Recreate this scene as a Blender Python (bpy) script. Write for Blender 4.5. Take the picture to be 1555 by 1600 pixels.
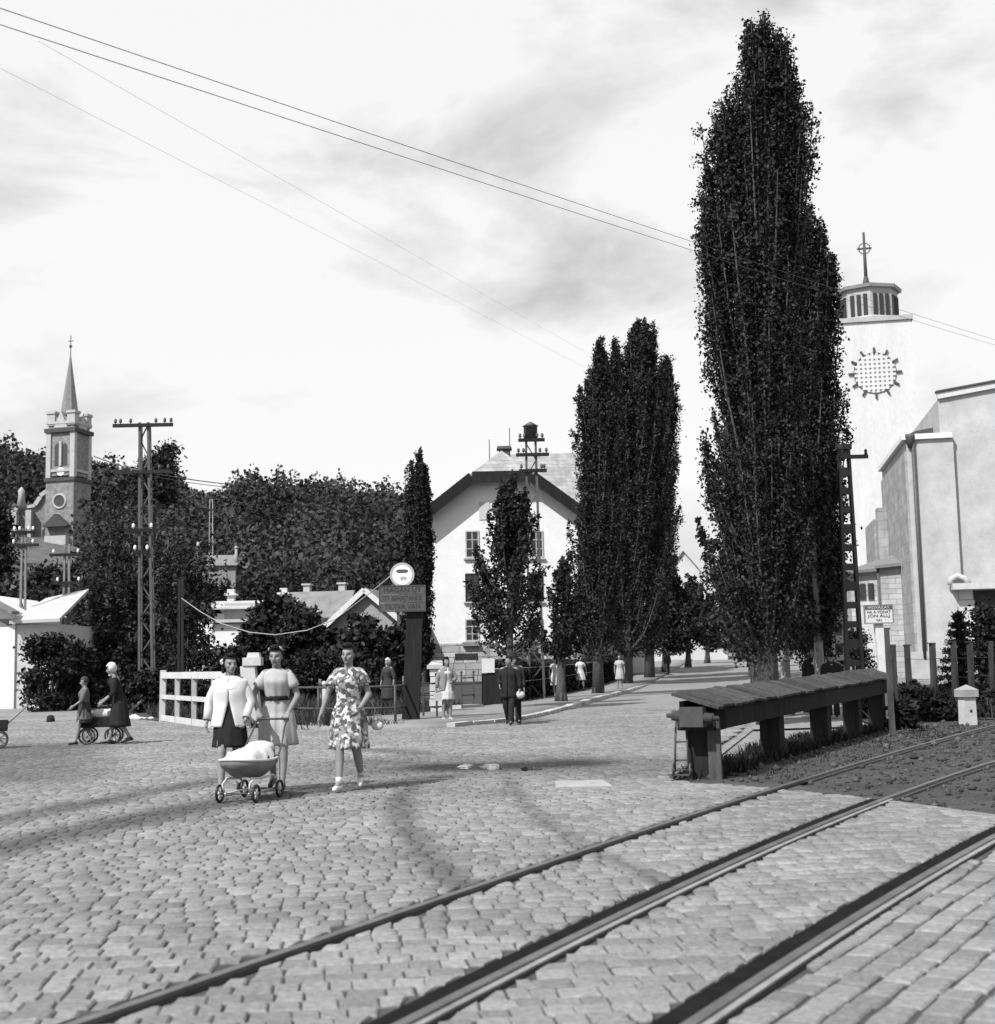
import bpy, bmesh, math, random
import numpy as np
from mathutils import Vector, Matrix, Euler, noise as mnoise

sc = bpy.context.scene
for _o in list(bpy.data.objects):
    bpy.data.objects.remove(_o)
COL = sc.collection
random.seed(7)
rng = np.random.default_rng(11)
R = math.radians

# ------------------------------------------------------------------ camera
FPX, EYE = 2080.0, 1.45                 # focal length in photo pixels, eye height
PITCH, ROLL = math.atan((1036 - 800) / FPX), R(-1.2)
cam_d = bpy.data.cameras.new('camera')
cam = bpy.data.objects.new('camera', cam_d)
COL.objects.link(cam)
sc.camera = cam
cam_d.sensor_fit = 'HORIZONTAL'
cam_d.sensor_width = 56.0
cam_d.lens = FPX / 1555 * 56
cam_d.clip_start, cam_d.clip_end = 0.1, 4000
CM = Matrix.Rotation(math.pi / 2 + PITCH, 4, 'X') @ Matrix.Rotation(ROLL, 4, 'Z')
CM.translation = (0, 0, EYE)
cam.matrix_world = CM
cam_d.dof.use_dof = True
cam_d.dof.focus_distance = 26
cam_d.dof.aperture_fstop = 4.5

# ------------------------------------------------------------------ sky, sun, exposure
SUN = Vector((-0.64, -0.77, 0)).normalized() * math.cos(R(47)) + Vector((0, 0, math.sin(R(47))))
world = bpy.data.worlds.new('World')
sc.world = world
world.use_nodes = True
wn, wl = world.node_tree.nodes, world.node_tree.links
wn.clear()
w_out = wn.new('ShaderNodeOutputWorld')
w_bg = wn.new('ShaderNodeBackground')
w_sky = wn.new('ShaderNodeTexSky')
w_sky.sky_type = 'NISHITA'
w_sky.sun_disc = False
w_sky.sun_elevation = R(47)
w_sky.sun_rotation = math.atan2(SUN.x, SUN.y)
w_sky.dust_density = 2.2
w_sky.air_density = 1.0
w_bw = wn.new('ShaderNodeRGBToBW')                 # black and white film
w_tc = wn.new('ShaderNodeTexCoord')
w_map = wn.new('ShaderNodeMapping')
w_map.inputs['Scale'].default_value = (2.2, 2.2, 5.2)
w_map.inputs['Rotation'].default_value = (0.0, 0.22, 0.6)
w_map.inputs['Location'].default_value = (1.35, 4.2, 0.3)
w_no = wn.new('ShaderNodeTexNoise')
w_no.inputs['Scale'].default_value = 1.5
w_no.inputs['Detail'].default_value = 9
w_no.inputs['Roughness'].default_value = 0.56
w_no.inputs['Distortion'].default_value = 0.35
w_cr = wn.new('ShaderNodeValToRGB')
w_cr.color_ramp.elements[0].position = 0.16
w_cr.color_ramp.elements[0].color = (0, 0, 0, 1)
w_cr.color_ramp.elements[1].position = 0.47
w_cr.color_ramp.elements[1].color = (1, 1, 1, 1)
w_mix = wn.new('ShaderNodeMix')
w_mix.data_type = 'FLOAT'
w_mul = wn.new('ShaderNodeMath')
w_mul.operation = 'MULTIPLY'
w_mul.inputs[1].default_value = 0.85
wl.new(w_tc.outputs['Generated'], w_map.inputs['Vector'])
wl.new(w_map.outputs[0], w_no.inputs['Vector'])
wl.new(w_no.outputs['Fac'], w_cr.inputs['Fac'])
wl.new(w_cr.outputs['Color'], w_mul.inputs[0])
wl.new(w_sky.outputs[0], w_bw.inputs[0])
wl.new(w_mul.outputs[0], w_mix.inputs['Factor'])
wl.new(w_bw.outputs[0], w_mix.inputs['A'])
w_mix.inputs['B'].default_value = 8.0              # sunlit thin cloud, in the sky's own units
wl.new(w_mix.outputs['Result'], w_bg.inputs['Color'])
w_bg.inputs['Strength'].default_value = 0.10
wl.new(w_bg.outputs[0], w_out.inputs['Surface'])

sun_d = bpy.data.lights.new('sun', 'SUN')
sun_d.energy = 5.0
sun_d.angle = R(0.55)
sun_d.color = (1, 1, 1)
sun = bpy.data.objects.new('sun', sun_d)
COL.objects.link(sun)
sun.rotation_euler = SUN.to_track_quat('Z', 'Y').to_euler()
sun.location = (-20, -20, 60)

sc.view_settings.view_transform = 'Standard'
sc.view_settings.look = 'None'
sc.view_settings.gamma = 1.0
sc.view_settings.exposure = 0.4
sc.view_settings.use_curve_mapping = False

# ------------------------------------------------------------------ pixel -> place
CR = CM.to_3x3()
def ray(px, py):
    return CR @ Vector(((px - 777.5) / FPX, -(py - 800) / FPX, -1))
def G(px, py, z=0.0):                   # where the ray meets the ground
    r = ray(px, py)
    return Vector((0, 0, EYE)) + r * ((z - EYE) / r.z)
def P(px, py, Y):                       # the point of the ray at distance Y (known from what it stands on)
    r = ray(px, py)
    return Vector((0, 0, EYE)) + r * (Y / r.y)
CRI = CR.inverted()
def proj(p):
    q = CRI @ (Vector(p) - Vector((0, 0, EYE)))
    return 777.5 + FPX * q.x / -q.z, 800 - FPX * q.y / -q.z
STREET = Vector((0.178, 1, 0)).normalized()
SROT = -math.atan2(0.178, 1)

# ------------------------------------------------------------------ materials
def nodes_of(name):
    m = bpy.data.materials.new(name)
    m.use_nodes = True
    nt = m.node_tree
    return m, nt, nt.nodes['Principled BSDF']
MATS = {}
def mat(name, v, rough=0.85, var=0.25, scale=3.0, bump=0.3, bscale=None, bdist=0.01, spec=0.3, metal=0.0, island=0.0,
        streak=None, fine=0.0):
    """grey procedural surface: two octaves of mottling, fine relief, optional per-piece variation"""
    if name in MATS:
        return MATS[name]
    m, nt, b = nodes_of(name)
    N, L = nt.nodes, nt.links
    tc = N.new('ShaderNodeTexCoord')
    src = tc.outputs['Object']
    if streak:
        mp = N.new('ShaderNodeMapping')
        mp.inputs['Scale'].default_value = streak
        L.new(src, mp.inputs['Vector'])
        src = mp.outputs[0]
    n1 = N.new('ShaderNodeTexNoise')
    n1.inputs['Scale'].default_value = scale
    n1.inputs['Detail'].default_value = 8
    n1.inputs['Roughness'].default_value = 0.65
    L.new(src, n1.inputs['Vector'])
    mr = N.new('ShaderNodeMapRange')
    mr.inputs['From Min'].default_value = 0.28
    mr.inputs['From Max'].default_value = 0.72
    mr.inputs['To Min'].default_value = v * (1 - var)
    mr.inputs['To Max'].default_value = v * (1 + var)
    L.new(n1.outputs['Fac'], mr.inputs['Value'])
    val = mr.outputs[0]
    if island:
        g = N.new('ShaderNodeNewGeometry')
        oi = N.new('ShaderNodeObjectInfo')
        ad = N.new('ShaderNodeMath'); ad.operation = 'ADD'
        L.new(g.outputs['Random Per Island'], ad.inputs[0]); L.new(oi.outputs['Random'], ad.inputs[1])
        fr = N.new('ShaderNodeMath'); fr.operation = 'FRACT'
        L.new(ad.outputs[0], fr.inputs[0])
        m2 = N.new('ShaderNodeMapRange')
        m2.inputs['To Min'].default_value = 1 - island
        m2.inputs['To Max'].default_value = 1 + island
        L.new(fr.outputs[0], m2.inputs['Value'])
        mu = N.new('ShaderNodeMath'); mu.operation = 'MULTIPLY'
        L.new(val, mu.inputs[0]); L.new(m2.outputs[0], mu.inputs[1])
        val = mu.outputs[0]
    if fine:
        nf = N.new('ShaderNodeTexNoise')
        nf.inputs['Scale'].default_value = scale * 14
        nf.inputs['Detail'].default_value = 4
        L.new(src, nf.inputs['Vector'])
        m3 = N.new('ShaderNodeMapRange')
        m3.inputs['From Min'].default_value = 0.3; m3.inputs['From Max'].default_value = 0.7
        m3.inputs['To Min'].default_value = 1 - fine; m3.inputs['To Max'].default_value = 1 + fine
        L.new(nf.outputs['Fac'], m3.inputs['Value'])
        mu = N.new('ShaderNodeMath'); mu.operation = 'MULTIPLY'
        L.new(val, mu.inputs[0]); L.new(m3.outputs[0], mu.inputs[1])
        val = mu.outputs[0]
    cc = N.new('ShaderNodeCombineColor')
    for k in range(3):
        L.new(val, cc.inputs[k])
    L.new(cc.outputs[0], b.inputs['Base Color'])
    b.inputs['Roughness'].default_value = rough
    b.inputs['Specular IOR Level'].default_value = spec
    b.inputs['Metallic'].default_value = metal
    if bump:
        n2 = N.new('ShaderNodeTexNoise')
        n2.inputs['Scale'].default_value = bscale or scale * 6
        n2.inputs['Detail'].default_value = 6
        L.new(src, n2.inputs['Vector'])
        bp = N.new('ShaderNodeBump')
        bp.inputs['Strength'].default_value = bump
        bp.inputs['Distance'].default_value = bdist
        L.new(n2.outputs['Fac'], bp.inputs['Height'])
        L.new(bp.outputs[0], b.inputs['Normal'])
    MATS[name] = m
    return m

def leaf_mat(name, v, var=0.5, rough=0.5, attr=None):
    if name in MATS:
        return MATS[name]
    m, nt, b = nodes_of(name)
    N, L = nt.nodes, nt.links
    g = N.new('ShaderNodeNewGeometry')
    mr = N.new('ShaderNodeMapRange')
    mr.inputs['To Min'].default_value = v * (1 - var)
    mr.inputs['To Max'].default_value = v * (1 + var)
    L.new(g.outputs['Random Per Island'], mr.inputs['Value'])
    cc = N.new('ShaderNodeCombineColor')
    val = mr.outputs[0]
    if attr:                                    # each crown has its own tone
        at = N.new('ShaderNodeAttribute'); at.attribute_name = attr
        mu = N.new('ShaderNodeMath'); mu.operation = 'MULTIPLY'
        L.new(val, mu.inputs[0]); L.new(at.outputs['Fac'], mu.inputs[1])
        val = mu.outputs[0]
    for k in range(3):
        L.new(val, cc.inputs[k])
    L.new(cc.outputs[0], b.inputs['Base Color'])
    b.inputs['Roughness'].default_value = rough
    b.inputs['Specular IOR Level'].default_value = 0.14
    MATS[name] = m
    return m

def masonry_mat(name, v, bw, bh, mortar=0.012, dark=0.6, var=0.25, bump=0.6):
    """far stonework: courses too small to pick apart"""
    if name in MATS:
        return MATS[name]
    m, nt, b = nodes_of(name)
    N, L = nt.nodes, nt.links
    tc = N.new('ShaderNodeTexCoord')
    # choose the horizontal axis by the face normal so that courses run round corners
    ge = N.new('ShaderNodeNewGeometry')
    sx = N.new('ShaderNodeSeparateXYZ'); L.new(tc.outputs['Object'], sx.inputs[0])
    ad = N.new('ShaderNodeMath'); ad.operation = 'ADD'
    L.new(sx.outputs[0], ad.inputs[0]); L.new(sx.outputs[1], ad.inputs[1])
    cb = N.new('ShaderNodeCombineXYZ')
    L.new(ad.outputs[0], cb.inputs[0]); L.new(sx.outputs[2], cb.inputs[1])
    nd = N.new('ShaderNodeTexNoise'); nd.inputs['Scale'].default_value = 0.8
    L.new(tc.outputs['Object'], nd.inputs['Vector'])
    mx = N.new('ShaderNodeMix'); mx.data_type = 'VECTOR'
    mx.inputs['Factor'].default_value = 0.04
    L.new(cb.outputs[0], mx.inputs['A']); L.new(nd.outputs['Color'], mx.inputs['B'])
    br = N.new('ShaderNodeTexBrick')
    br.inputs['Scale'].default_value = 1.0
    br.inputs['Brick Width'].default_value = bw
    br.inputs['Row Height'].default_value = bh
    br.inputs['Mortar Size'].default_value = mortar
    br.inputs['Mortar Smooth'].default_value = 0.4
    br.inputs['Bias'].default_value = 0.0
    a, c, d = v * (1 - var), v * (1 + var), v * dark
    br.inputs['Color1'].default_value = (a, a, a, 1)
    br.inputs['Color2'].default_value = (c, c, c, 1)
    br.inputs['Mortar'].default_value = (d, d, d, 1)
    L.new(mx.outputs['Result'], br.inputs['Vector'])
    n1 = N.new('ShaderNodeTexNoise'); n1.inputs['Scale'].default_value = 1.2; n1.inputs['Detail'].default_value = 8
    L.new(tc.outputs['Object'], n1.inputs['Vector'])
    mr = N.new('ShaderNodeMapRange')
    mr.inputs['From Min'].default_value = 0.3; mr.inputs['From Max'].default_value = 0.7
    mr.inputs['To Min'].default_value = 0.78; mr.inputs['To Max'].default_value = 1.2
    L.new(n1.outputs['Fac'], mr.inputs['Value'])
    mu = N.new('ShaderNodeVectorMath'); mu.operation = 'SCALE'
    L.new(br.outputs['Color'], mu.inputs[0]); L.new(mr.outputs[0], mu.inputs['Scale'])
    L.new(mu.outputs[0], b.inputs['Base Color'])
    bp = N.new('ShaderNodeBump'); bp.inputs['Strength'].default_value = bump; bp.inputs['Distance'].default_value = 0.03
    bp.invert = True
    L.new(br.outputs['Fac'], bp.inputs['Height']); L.new(bp.outputs[0], b.inputs['Normal'])
    b.inputs['Roughness'].default_value = 0.9
    b.inputs['Specular IOR Level'].default_value = 0.2
    MATS[name] = m
    return m

PLASTER = mat('plaster_white', 0.60, 0.92, 0.09, 0.6, 0.25, 9, 0.01, fine=0.05)
PLASTER2 = mat('plaster_pale', 0.42, 0.92, 0.12, 0.35, 0.25, 6, 0.02, fine=0.06)
TOWERMAT = mat('plaster_tower', 0.47, 0.92, 0.10, 0.35, 0.3, 4, 0.02, fine=0.06, streak=(1, 1, 0.35))
STONE_L = mat('stone_light', 0.32, 0.9, 0.2, 2.0, 0.5, 12, 0.01, island=0.22)
STONE_W = mat('stone_pale', 0.42, 0.9, 0.15, 2.0, 0.4, 10, 0.01, island=0.1)
CONC = mat('concrete', 0.34, 0.9, 0.15, 3.0, 0.3, 30, 0.004)
CONC_W = mat('concrete_white', 0.40, 0.9, 0.15, 4.0, 0.3, 30, 0.004)
WOOD_D = mat('wood_tarred', 0.02, 0.8, 0.4, 2.0, 0.5, 9, 0.006, streak=(6, 6, 0.6), island=0.25, spec=0.08)
WOOD_G = mat('wood_weathered', 0.05, 0.85, 0.55, 2.5, 0.5, 9, 0.006, spec=0.1, streak=(5, 5, 0.8), island=0.28, fine=0.15)
WOOD_M = mat('wood_grey', 0.16, 0.85, 0.3, 2.5, 0.4, 9, 0.005, streak=(5, 5, 0.8), island=0.2)
PAINT_W = mat('paint_white', 0.48, 0.7, 0.14, 5.0, 0.2, 20, 0.003, island=0.06)
IRON = mat('iron_dark', 0.04, 0.6, 0.4, 6.0, 0.2, 40, 0.002, spec=0.4)
IRON_M = mat('iron_grey', 0.06, 0.6, 0.3, 6.0, 0.2, 40, 0.002, spec=0.4)
STEEL = mat('rail_steel', 0.10, 0.5, 0.4, 3.0, 0.1, 40, 0.001, spec=0.5, metal=0.3)
STEEL_G = mat('guard_rail_rusty', 0.2, 0.75, 0.3, 3.0, 0.3, 40, 0.002, spec=0.3)
GROOVE = mat('flangeway_dirt_shade', 0.011, 0.97, 0.4, 6.0, 0.4, 30, 0.004, spec=0.03)  # dirt in shallow strips, near black to paint in the groove's shade
GLASS = mat('window_glass', 0.02, 0.12, 0.2, 3.0, 0.0, spec=0.5)
ROOF_L = mat('roof_pale', 0.36, 0.85, 0.1, 1.0, 0.3, 8, 0.02)
ROOF_D = mat('roof_dark', 0.06, 0.85, 0.3, 1.0, 0.3, 8, 0.02)
ROOF_M = mat('roof_mid', 0.16, 0.85, 0.25, 1.2, 0.4, 8, 0.02)
BARK = mat('bark', 0.065, 0.95, 0.4, 5.0, 0.8, 18, 0.02, streak=(3, 3, 0.5))
BARK_L = mat('bark_pale', 0.2, 0.95, 0.4, 5.0, 0.8, 18, 0.02, streak=(3, 3, 0.5))
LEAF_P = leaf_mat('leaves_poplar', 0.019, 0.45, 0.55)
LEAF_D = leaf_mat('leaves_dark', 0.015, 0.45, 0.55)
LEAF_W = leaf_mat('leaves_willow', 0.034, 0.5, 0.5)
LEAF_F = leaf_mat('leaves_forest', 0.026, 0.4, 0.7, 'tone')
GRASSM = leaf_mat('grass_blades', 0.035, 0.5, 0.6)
PORC = mat('porcelain', 0.75, 0.25, 0.05, 3, 0)

# ------------------------------------------------------------------ mesh helpers
def link_mesh(name, me, m=None, parent=None, loc=None):
    o = bpy.data.objects.new(name, me)
    COL.objects.link(o)
    if m and not me.materials:
        me.materials.append(m)
    if parent:
        o.parent = parent
    if loc is not None:
        o.location = loc
    return o

class MB:
    """collects shapes, then links them as one mesh object"""
    def __init__(s):
        s.v, s.f, s.sm = [], [], []
    def add(s, vs, fs, smooth=False):
        n = len(s.v)
        s.v += [tuple(x) for x in vs]
        s.f += [tuple(i + n for i in f) for f in fs]
        s.sm += [smooth] * len(fs)
        return s
    def box(s, c, d, rot=None, taper=1.0):
        x, y, z = d[0] / 2, d[1] / 2, d[2] / 2
        vs = [Vector((sx * x * (taper if sz > 0 else 1), sy * y * (taper if sz > 0 else 1), sz * z))
              for sz in (-1, 1) for sx, sy in ((-1, -1), (1, -1), (1, 1), (-1, 1))]
        if rot is not None:
            rm = rot.to_matrix() if isinstance(rot, Euler) else rot
            vs = [rm @ v for v in vs]
        c = Vector(c)
        return s.add([v + c for v in vs], [(3, 2, 1, 0), (4, 5, 6, 7), (0, 1, 5, 4), (1, 2, 6, 5), (2, 3, 7, 6), (3, 0, 4, 7)])
    def bar(s, p, q, w, h, up=Vector((0, 0, 1)), w2=None, h2=None):
        """rectangular bar from p to q, h along 'up'"""
        p, q = Vector(p), Vector(q)
        t = (q - p).normalized()
        side = t.cross(up)
        if side.length < 1e-4:
            side = t.cross(Vector((0, 1, 0)))
        side.normalize()
        u = side.cross(t)
        w2, h2 = w2 or w, h2 or h
        vs = []
        for c, ww, hh in ((p, w, h), (q, w2, h2)):
            vs += [c + side * (a * ww / 2) + u * (b * hh / 2) for a, b in ((-1, -1), (1, -1), (1, 1), (-1, 1))]
        return s.add(vs, [(3, 2, 1, 0), (4, 5, 6, 7), (0, 1, 5, 4), (1, 2, 6, 5), (2, 3, 7, 6), (3, 0, 4, 7)])
    def tube(s, pts, r, n=8, cap=True, smooth=True):
        pts = [Vector(p) for p in pts]
        rs = r if isinstance(r, (list, tuple)) else [r] * len(pts)
        vs, prev = [], None
        for i, p in enumerate(pts):
            t = (pts[min(i + 1, len(pts) - 1)] - pts[max(i - 1, 0)]).normalized()
            a = prev if prev is not None else (Vector((1, 0, 0)) if abs(t.x) < 0.8 else Vector((0, 1, 0)))
            a = (a - t * a.dot(t)).normalized()
            prev = a
            b = t.cross(a)
            rr = rs[i]
            for k in range(n):
                an = 2 * math.pi * k / n
                if isinstance(rr, tuple):
                    vs.append(p + a * (math.cos(an) * rr[0]) + b * (math.sin(an) * rr[1]))
                else:
                    vs.append(p + (a * math.cos(an) + b * math.sin(an)) * rr)
        fs = []
        for i in range(len(pts) - 1):
            for k in range(n):
                k2 = (k + 1) % n
                fs.append((i * n + k, i * n + k2, (i + 1) * n + k2, (i + 1) * n + k))
        if cap:
            fs.append(tuple(range(n - 1, -1, -1)))
            m = (len(pts) - 1) * n
            fs.append(tuple(m + k for k in range(n)))
        return s.add(vs, fs, smooth)
    def lathe(s, prof, n=16, c=(0, 0, 0), smooth=True, sx=1.0, sy=1.0):
        vs, fs = [], []
        for r, z in prof:
            for k in range(n):
                an = 2 * math.pi * k / n
                vs.append((c[0] + r * sx * math.cos(an), c[1] + r * sy * math.sin(an), c[2] + z))
        for i in range(len(prof) - 1):
            for k in range(n):
                k2 = (k + 1) % n
                fs.append((i * n + k, i * n + k2, (i + 1) * n + k2, (i + 1) * n + k))
        fs.append(tuple(range(n - 1, -1, -1)))
        fs.append(tuple((len(prof) - 1) * n + k for k in range(n)))
        return s.add(vs, fs, smooth)
    def ball(s, c, r, n=10, sc_=(1, 1, 1)):
        m = n // 2 + 1
        prof = [(max(1e-4, r * math.sin(math.pi * i / m)), -r * math.cos(math.pi * i / m)) for i in range(m + 1)]
        vs, fs = [], []
        for rr, z in prof:
            for k in range(n):
                an = 2 * math.pi * k / n
                vs.append((c[0] + rr * math.cos(an) * sc_[0], c[1] + rr * math.sin(an) * sc_[1], c[2] + z * sc_[2]))
        for i in range(m):
            for k in range(n):
                k2 = (k + 1) % n
                fs.append((i * n + k, i * n + k2, (i + 1) * n + k2, (i + 1) * n + k))
        return s.add(vs, fs, True)
    def prism(s, poly, a, b):
        """poly: list of 3D points; extruded by the vector a->b"""
        off = Vector(b) - Vector(a)
        n = len(poly)
        vs = [Vector(p) for p in poly] + [Vector(p) + off for p in poly]
        fs = [tuple(range(n - 1, -1, -1)), tuple(range(n, 2 * n))]
        fs += [(i, (i + 1) % n, n + (i + 1) % n, n + i) for i in range(n)]
        return s.add(vs, fs)
    def torus(s, c, R_, r, axis='X', n=20, m=6):
        vs, fs = [], []
        for i in range(n):
            a = 2 * math.pi * i / n
            for j in range(m):
                b = 2 * math.pi * j / m
                u, w, t = (R_ + r * math.cos(b)) * math.cos(a), (R_ + r * math.cos(b)) * math.sin(a), r * math.sin(b)
                p = {'X': (t, u, w), 'Y': (u, t, w), 'Z': (u, w, t)}[axis]
                vs.append((c[0] + p[0], c[1] + p[1], c[2] + p[2]))
        for i in range(n):
            for j in range(m):
                fs.append((i * m + j, ((i + 1) % n) * m + j, ((i + 1) % n) * m + (j + 1) % m, i * m + (j + 1) % m))
        return s.add(vs, fs, True)
    def build(s, name, m, parent=None, fix=True):
        me = bpy.data.meshes.new(name)
        me.from_pydata(s.v, [], s.f)
        if any(s.sm):
            me.polygons.foreach_set('use_smooth', s.sm)
        if fix:
            bm = bmesh.new(); bm.from_mesh(me)
            bmesh.ops.recalc_face_normals(bm, faces=bm.faces)
            bm.to_mesh(me); bm.free()
        me.update()
        return link_mesh(name, me, m, parent)

def np_mesh(name, verts, faces, m, parent=None, smooth=False, mats=None):
    """fast mesh from arrays; faces (n,4)"""
    me = bpy.data.meshes.new(name)
    nv, nf, k = len(verts), len(faces), faces.shape[1]
    me.vertices.add(nv)
    me.vertices.foreach_set('co', verts.astype(np.float32).ravel())
    me.loops.add(nf * k)
    me.loops.foreach_set('vertex_index', faces.astype(np.int32).ravel())
    me.polygons.add(nf)
    me.polygons.foreach_set('loop_start', np.arange(nf, dtype=np.int32) * k)
    if smooth:
        me.polygons.foreach_set('use_smooth', np.ones(nf, dtype=bool))
    me.update(calc_edges=True)
    return link_mesh(name, me, m, parent)

def tag(o, label=None, cat=None, group=None, kind=None):
    if label: o['label'] = label
    if cat: o['category'] = cat
    if group: o['group'] = group
    if kind: o['kind'] = kind
    return o
def thing(name, label, cat, loc=(0, 0, 0), rotz=0.0, group=None):
    o = bpy.data.objects.new(name, None)
    o.empty_display_size = 0.3
    COL.objects.link(o)
    o.location = loc
    o.rotation_euler = (0, 0, rotz)
    return tag(o, label, cat, group)
def copy_tree(o, parent=None):
    c = o.copy()
    COL.objects.link(c)
    c.parent = parent
    for ch in list(o.children):
        copy_tree(ch, c)
    return c
def struct(o):
    o['kind'] = 'structure'
    return o
def eval_mesh(o):
    dg = bpy.context.evaluated_depsgraph_get()
    return bpy.data.meshes.new_from_object(o.evaluated_get(dg))
def lettering(text, size, parent, loc, rot, m, width=None, name='lettering', depth=0.006):
    cu = bpy.data.curves.new(name, 'FONT')
    cu.body = text
    cu.size = size
    cu.align_x, cu.align_y = 'CENTER', 'CENTER'
    cu.extrude = depth
    cu.resolution_u = 2
    t = bpy.data.objects.new(name, cu)
    COL.objects.link(t)
    bpy.context.view_layer.update()
    me = eval_mesh(t)
    bpy.data.objects.remove(t)
    me.materials.clear()
    if width and me.vertices:
        xs = [v.co.x for v in me.vertices]
        k = width / (max(xs) - min(xs))
        for v in me.vertices:
            v.co.x *= k
    o = link_mesh(name, me, m, parent)
    o.location = loc
    o.rotation_euler = rot
    return o

def sheet(name, pts, z, m, parent=None):
    me = bpy.data.meshes.new(name)
    me.from_pydata([(p[0], p[1], z + (gz(p[0], p[1]) if name != 'puddle' else 0)) for p in pts], [], [tuple(range(len(pts)))])
    bm = bmesh.new(); bm.from_mesh(me)
    bmesh.ops.recalc_face_normals(bm, faces=bm.faces)
    for f in bm.faces:
        if f.normal.z < 0: f.normal_flip()
    bmesh.ops.triangulate(bm, faces=bm.faces)
    bm.to_mesh(me); bm.free()
    return link_mesh(name, me, m, parent)

# ================================================================== GROUND
def inside(poly, x, y):
    """vectorised point in polygon"""
    x, y = np.asarray(x), np.asarray(y)
    r = np.zeros(x.shape, bool)
    n = len(poly)
    for i in range(n):
        x1, y1 = poly[i][0], poly[i][1]
        x2, y2 = poly[(i + 1) % n][0], poly[(i + 1) % n][1]
        if y1 == y2:
            continue
        c = ((y1 > y) != (y2 > y)) & (x < (x2 - x1) * (y - y1) / (y2 - y1) + x1)
        r ^= c
    return r
def dist_poly(pts, x, y):
    """distance of points to a polyline"""
    d = np.full(np.shape(x), 1e9)
    for a, b in zip(pts[:-1], pts[1:]):
        ax, ay, bx, by = a[0], a[1], b[0], b[1]
        l2 = (bx - ax) ** 2 + (by - ay) ** 2 + 1e-9
        t = np.clip(((x - ax) * (bx - ax) + (y - ay) * (by - ay)) / l2, 0, 1)
        d = np.minimum(d, np.hypot(x - ax - t * (bx - ax), y - ay - t * (by - ay)))
    return d

DIRT = mat('packed_dirt', 0.18, 0.95, 0.25, 0.35, 0.6, 12, 0.02, fine=0.25)
ROADF = mat('far_paving', 0.18, 0.92, 0.2, 0.5, 0.7, 5.0, 0.03, streak=(1, 2.2, 1), fine=0.22)
SANDJ = mat('joint_sand', 0.045, 0.97, 0.4, 5.0, 0.5, 60, 0.006)
CINDER = mat('cinder', 0.04, 0.97, 0.45, 1.6, 0.8, 45, 0.015, fine=0.3)
TURF = mat('turf', 0.035, 0.97, 0.4, 0.6, 0.6, 20, 0.03, fine=0.25)
FOOTP = mat('pavement_dirt', 0.185, 0.95, 0.2, 0.6, 0.5, 18, 0.012, fine=0.14)

# one sheet to the horizon: flat here, the street climbs a little far away
def gz(x, y):
    return 0.0 if y < 62 else 0.016 * (min(y, 230) - 62) * (1 - math.exp(-(y - 62) / 25.0))
def gz_np(y):
    yy = np.maximum(np.minimum(y, 230) - 62, 0)
    return 0.016 * yy * (1 - np.exp(-np.maximum(y - 62, 0) / 25.0))
ys = np.array([-60, -5, 5, 20, 40, 55, 62, 66, 70, 75, 80, 88, 96, 105, 115, 130, 150, 175, 200, 230, 400, 800, 1600, 3000], float)
xs = np.array([-3000, -1000, -300, -100, -40, -15, 0, 15, 40, 100, 300, 1000, 3000], float)
vv = np.array([(x, y, float(gz_np(np.array(y))) - 0.07) for y in ys for x in xs])
nx = len(xs)
ff = np.array([(j * nx + i, j * nx + i + 1, (j + 1) * nx + i + 1, (j + 1) * nx + i) for j in range(len(ys) - 1) for i in range(nx - 1)])
struct(np_mesh('ground', vv, ff, DIRT))

def ribbon(name, left, right, m, dz, n=40):
    """sheet between two polylines given as (x,y) lists, following the ground"""
    def res(p):
        p = np.array(p, float)
        d = np.r_[0, np.cumsum(np.hypot(*np.diff(p, axis=0).T))]
        t = np.linspace(0, d[-1], n)
        return np.c_[np.interp(t, d, p[:, 0]), np.interp(t, d, p[:, 1])]
    a, b = res(left), res(right)
    v = np.r_[np.c_[a, gz_np(a[:, 1]) + dz], np.c_[b, gz_np(b[:, 1]) + dz]]
    f = [(i, n + i, n + i + 1, i + 1) for i in range(n - 1)]
    if dz > 0:                                  # raised: sides down to the ground
        k = len(v)
        v = np.r_[v, v - np.array([0, 0, dz + 0.09])]
        f += [(i, i + 1, k + i + 1, k + i) for i in range(n - 1)] + [(n + i, k + n + i, k + n + i + 1, n + i + 1) for i in range(n - 1)] + [(0, k, k + n, n)]
    return np_mesh(name, v, np.array(f), m)

KERB = [(-2.6, 29.6), (-1.2, 31.2), (0.09, 33.3), (0.77, 35.3), (1.61, 39.4), (3.3, 49.5), (5.34, 60.0), (8.6, 78), (12.2, 98), (18.4, 133), (36, 230)]
BACK = [(-6.5, 34.5), (-3.5, 37.5), (-1.9, 40.0), (-0.9, 43.5), (0.3, 47.5), (1.3, 52), (2.4, 57.5), (5.7, 75.5), (9.3, 95.5), (15.5, 130), (33, 228)]
RKERB = [(5.2, 28.0), (7.2, 40), (9.2, 52), (10.9, 62), (13.6, 77), (17.0, 96), (23.3, 131), (41, 230)]
road = sheet('road', [(-60, 3), (-46, 30), (-14, 42), (-9.2, 37.6), (-2.9, 29.9)] + KERB[1:7] + RKERB[3::-1] + [(2.2, 16.4), (9.5, 6), (20, 4), (30, 3)], -0.045, ROADF)
struct(ribbon('street', KERB[6:], RKERB[3:], ROADF, -0.045, 60))
struct(road)
pave = ribbon('pavement', KERB, BACK, FOOTP, 0.055, 70)
struct(pave)
RP = [(x + 2.2, y + 0.3) for x, y in RKERB]
struct(ribbon('pavement', RKERB, RP, FOOTP, -0.03, 50))

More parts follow.
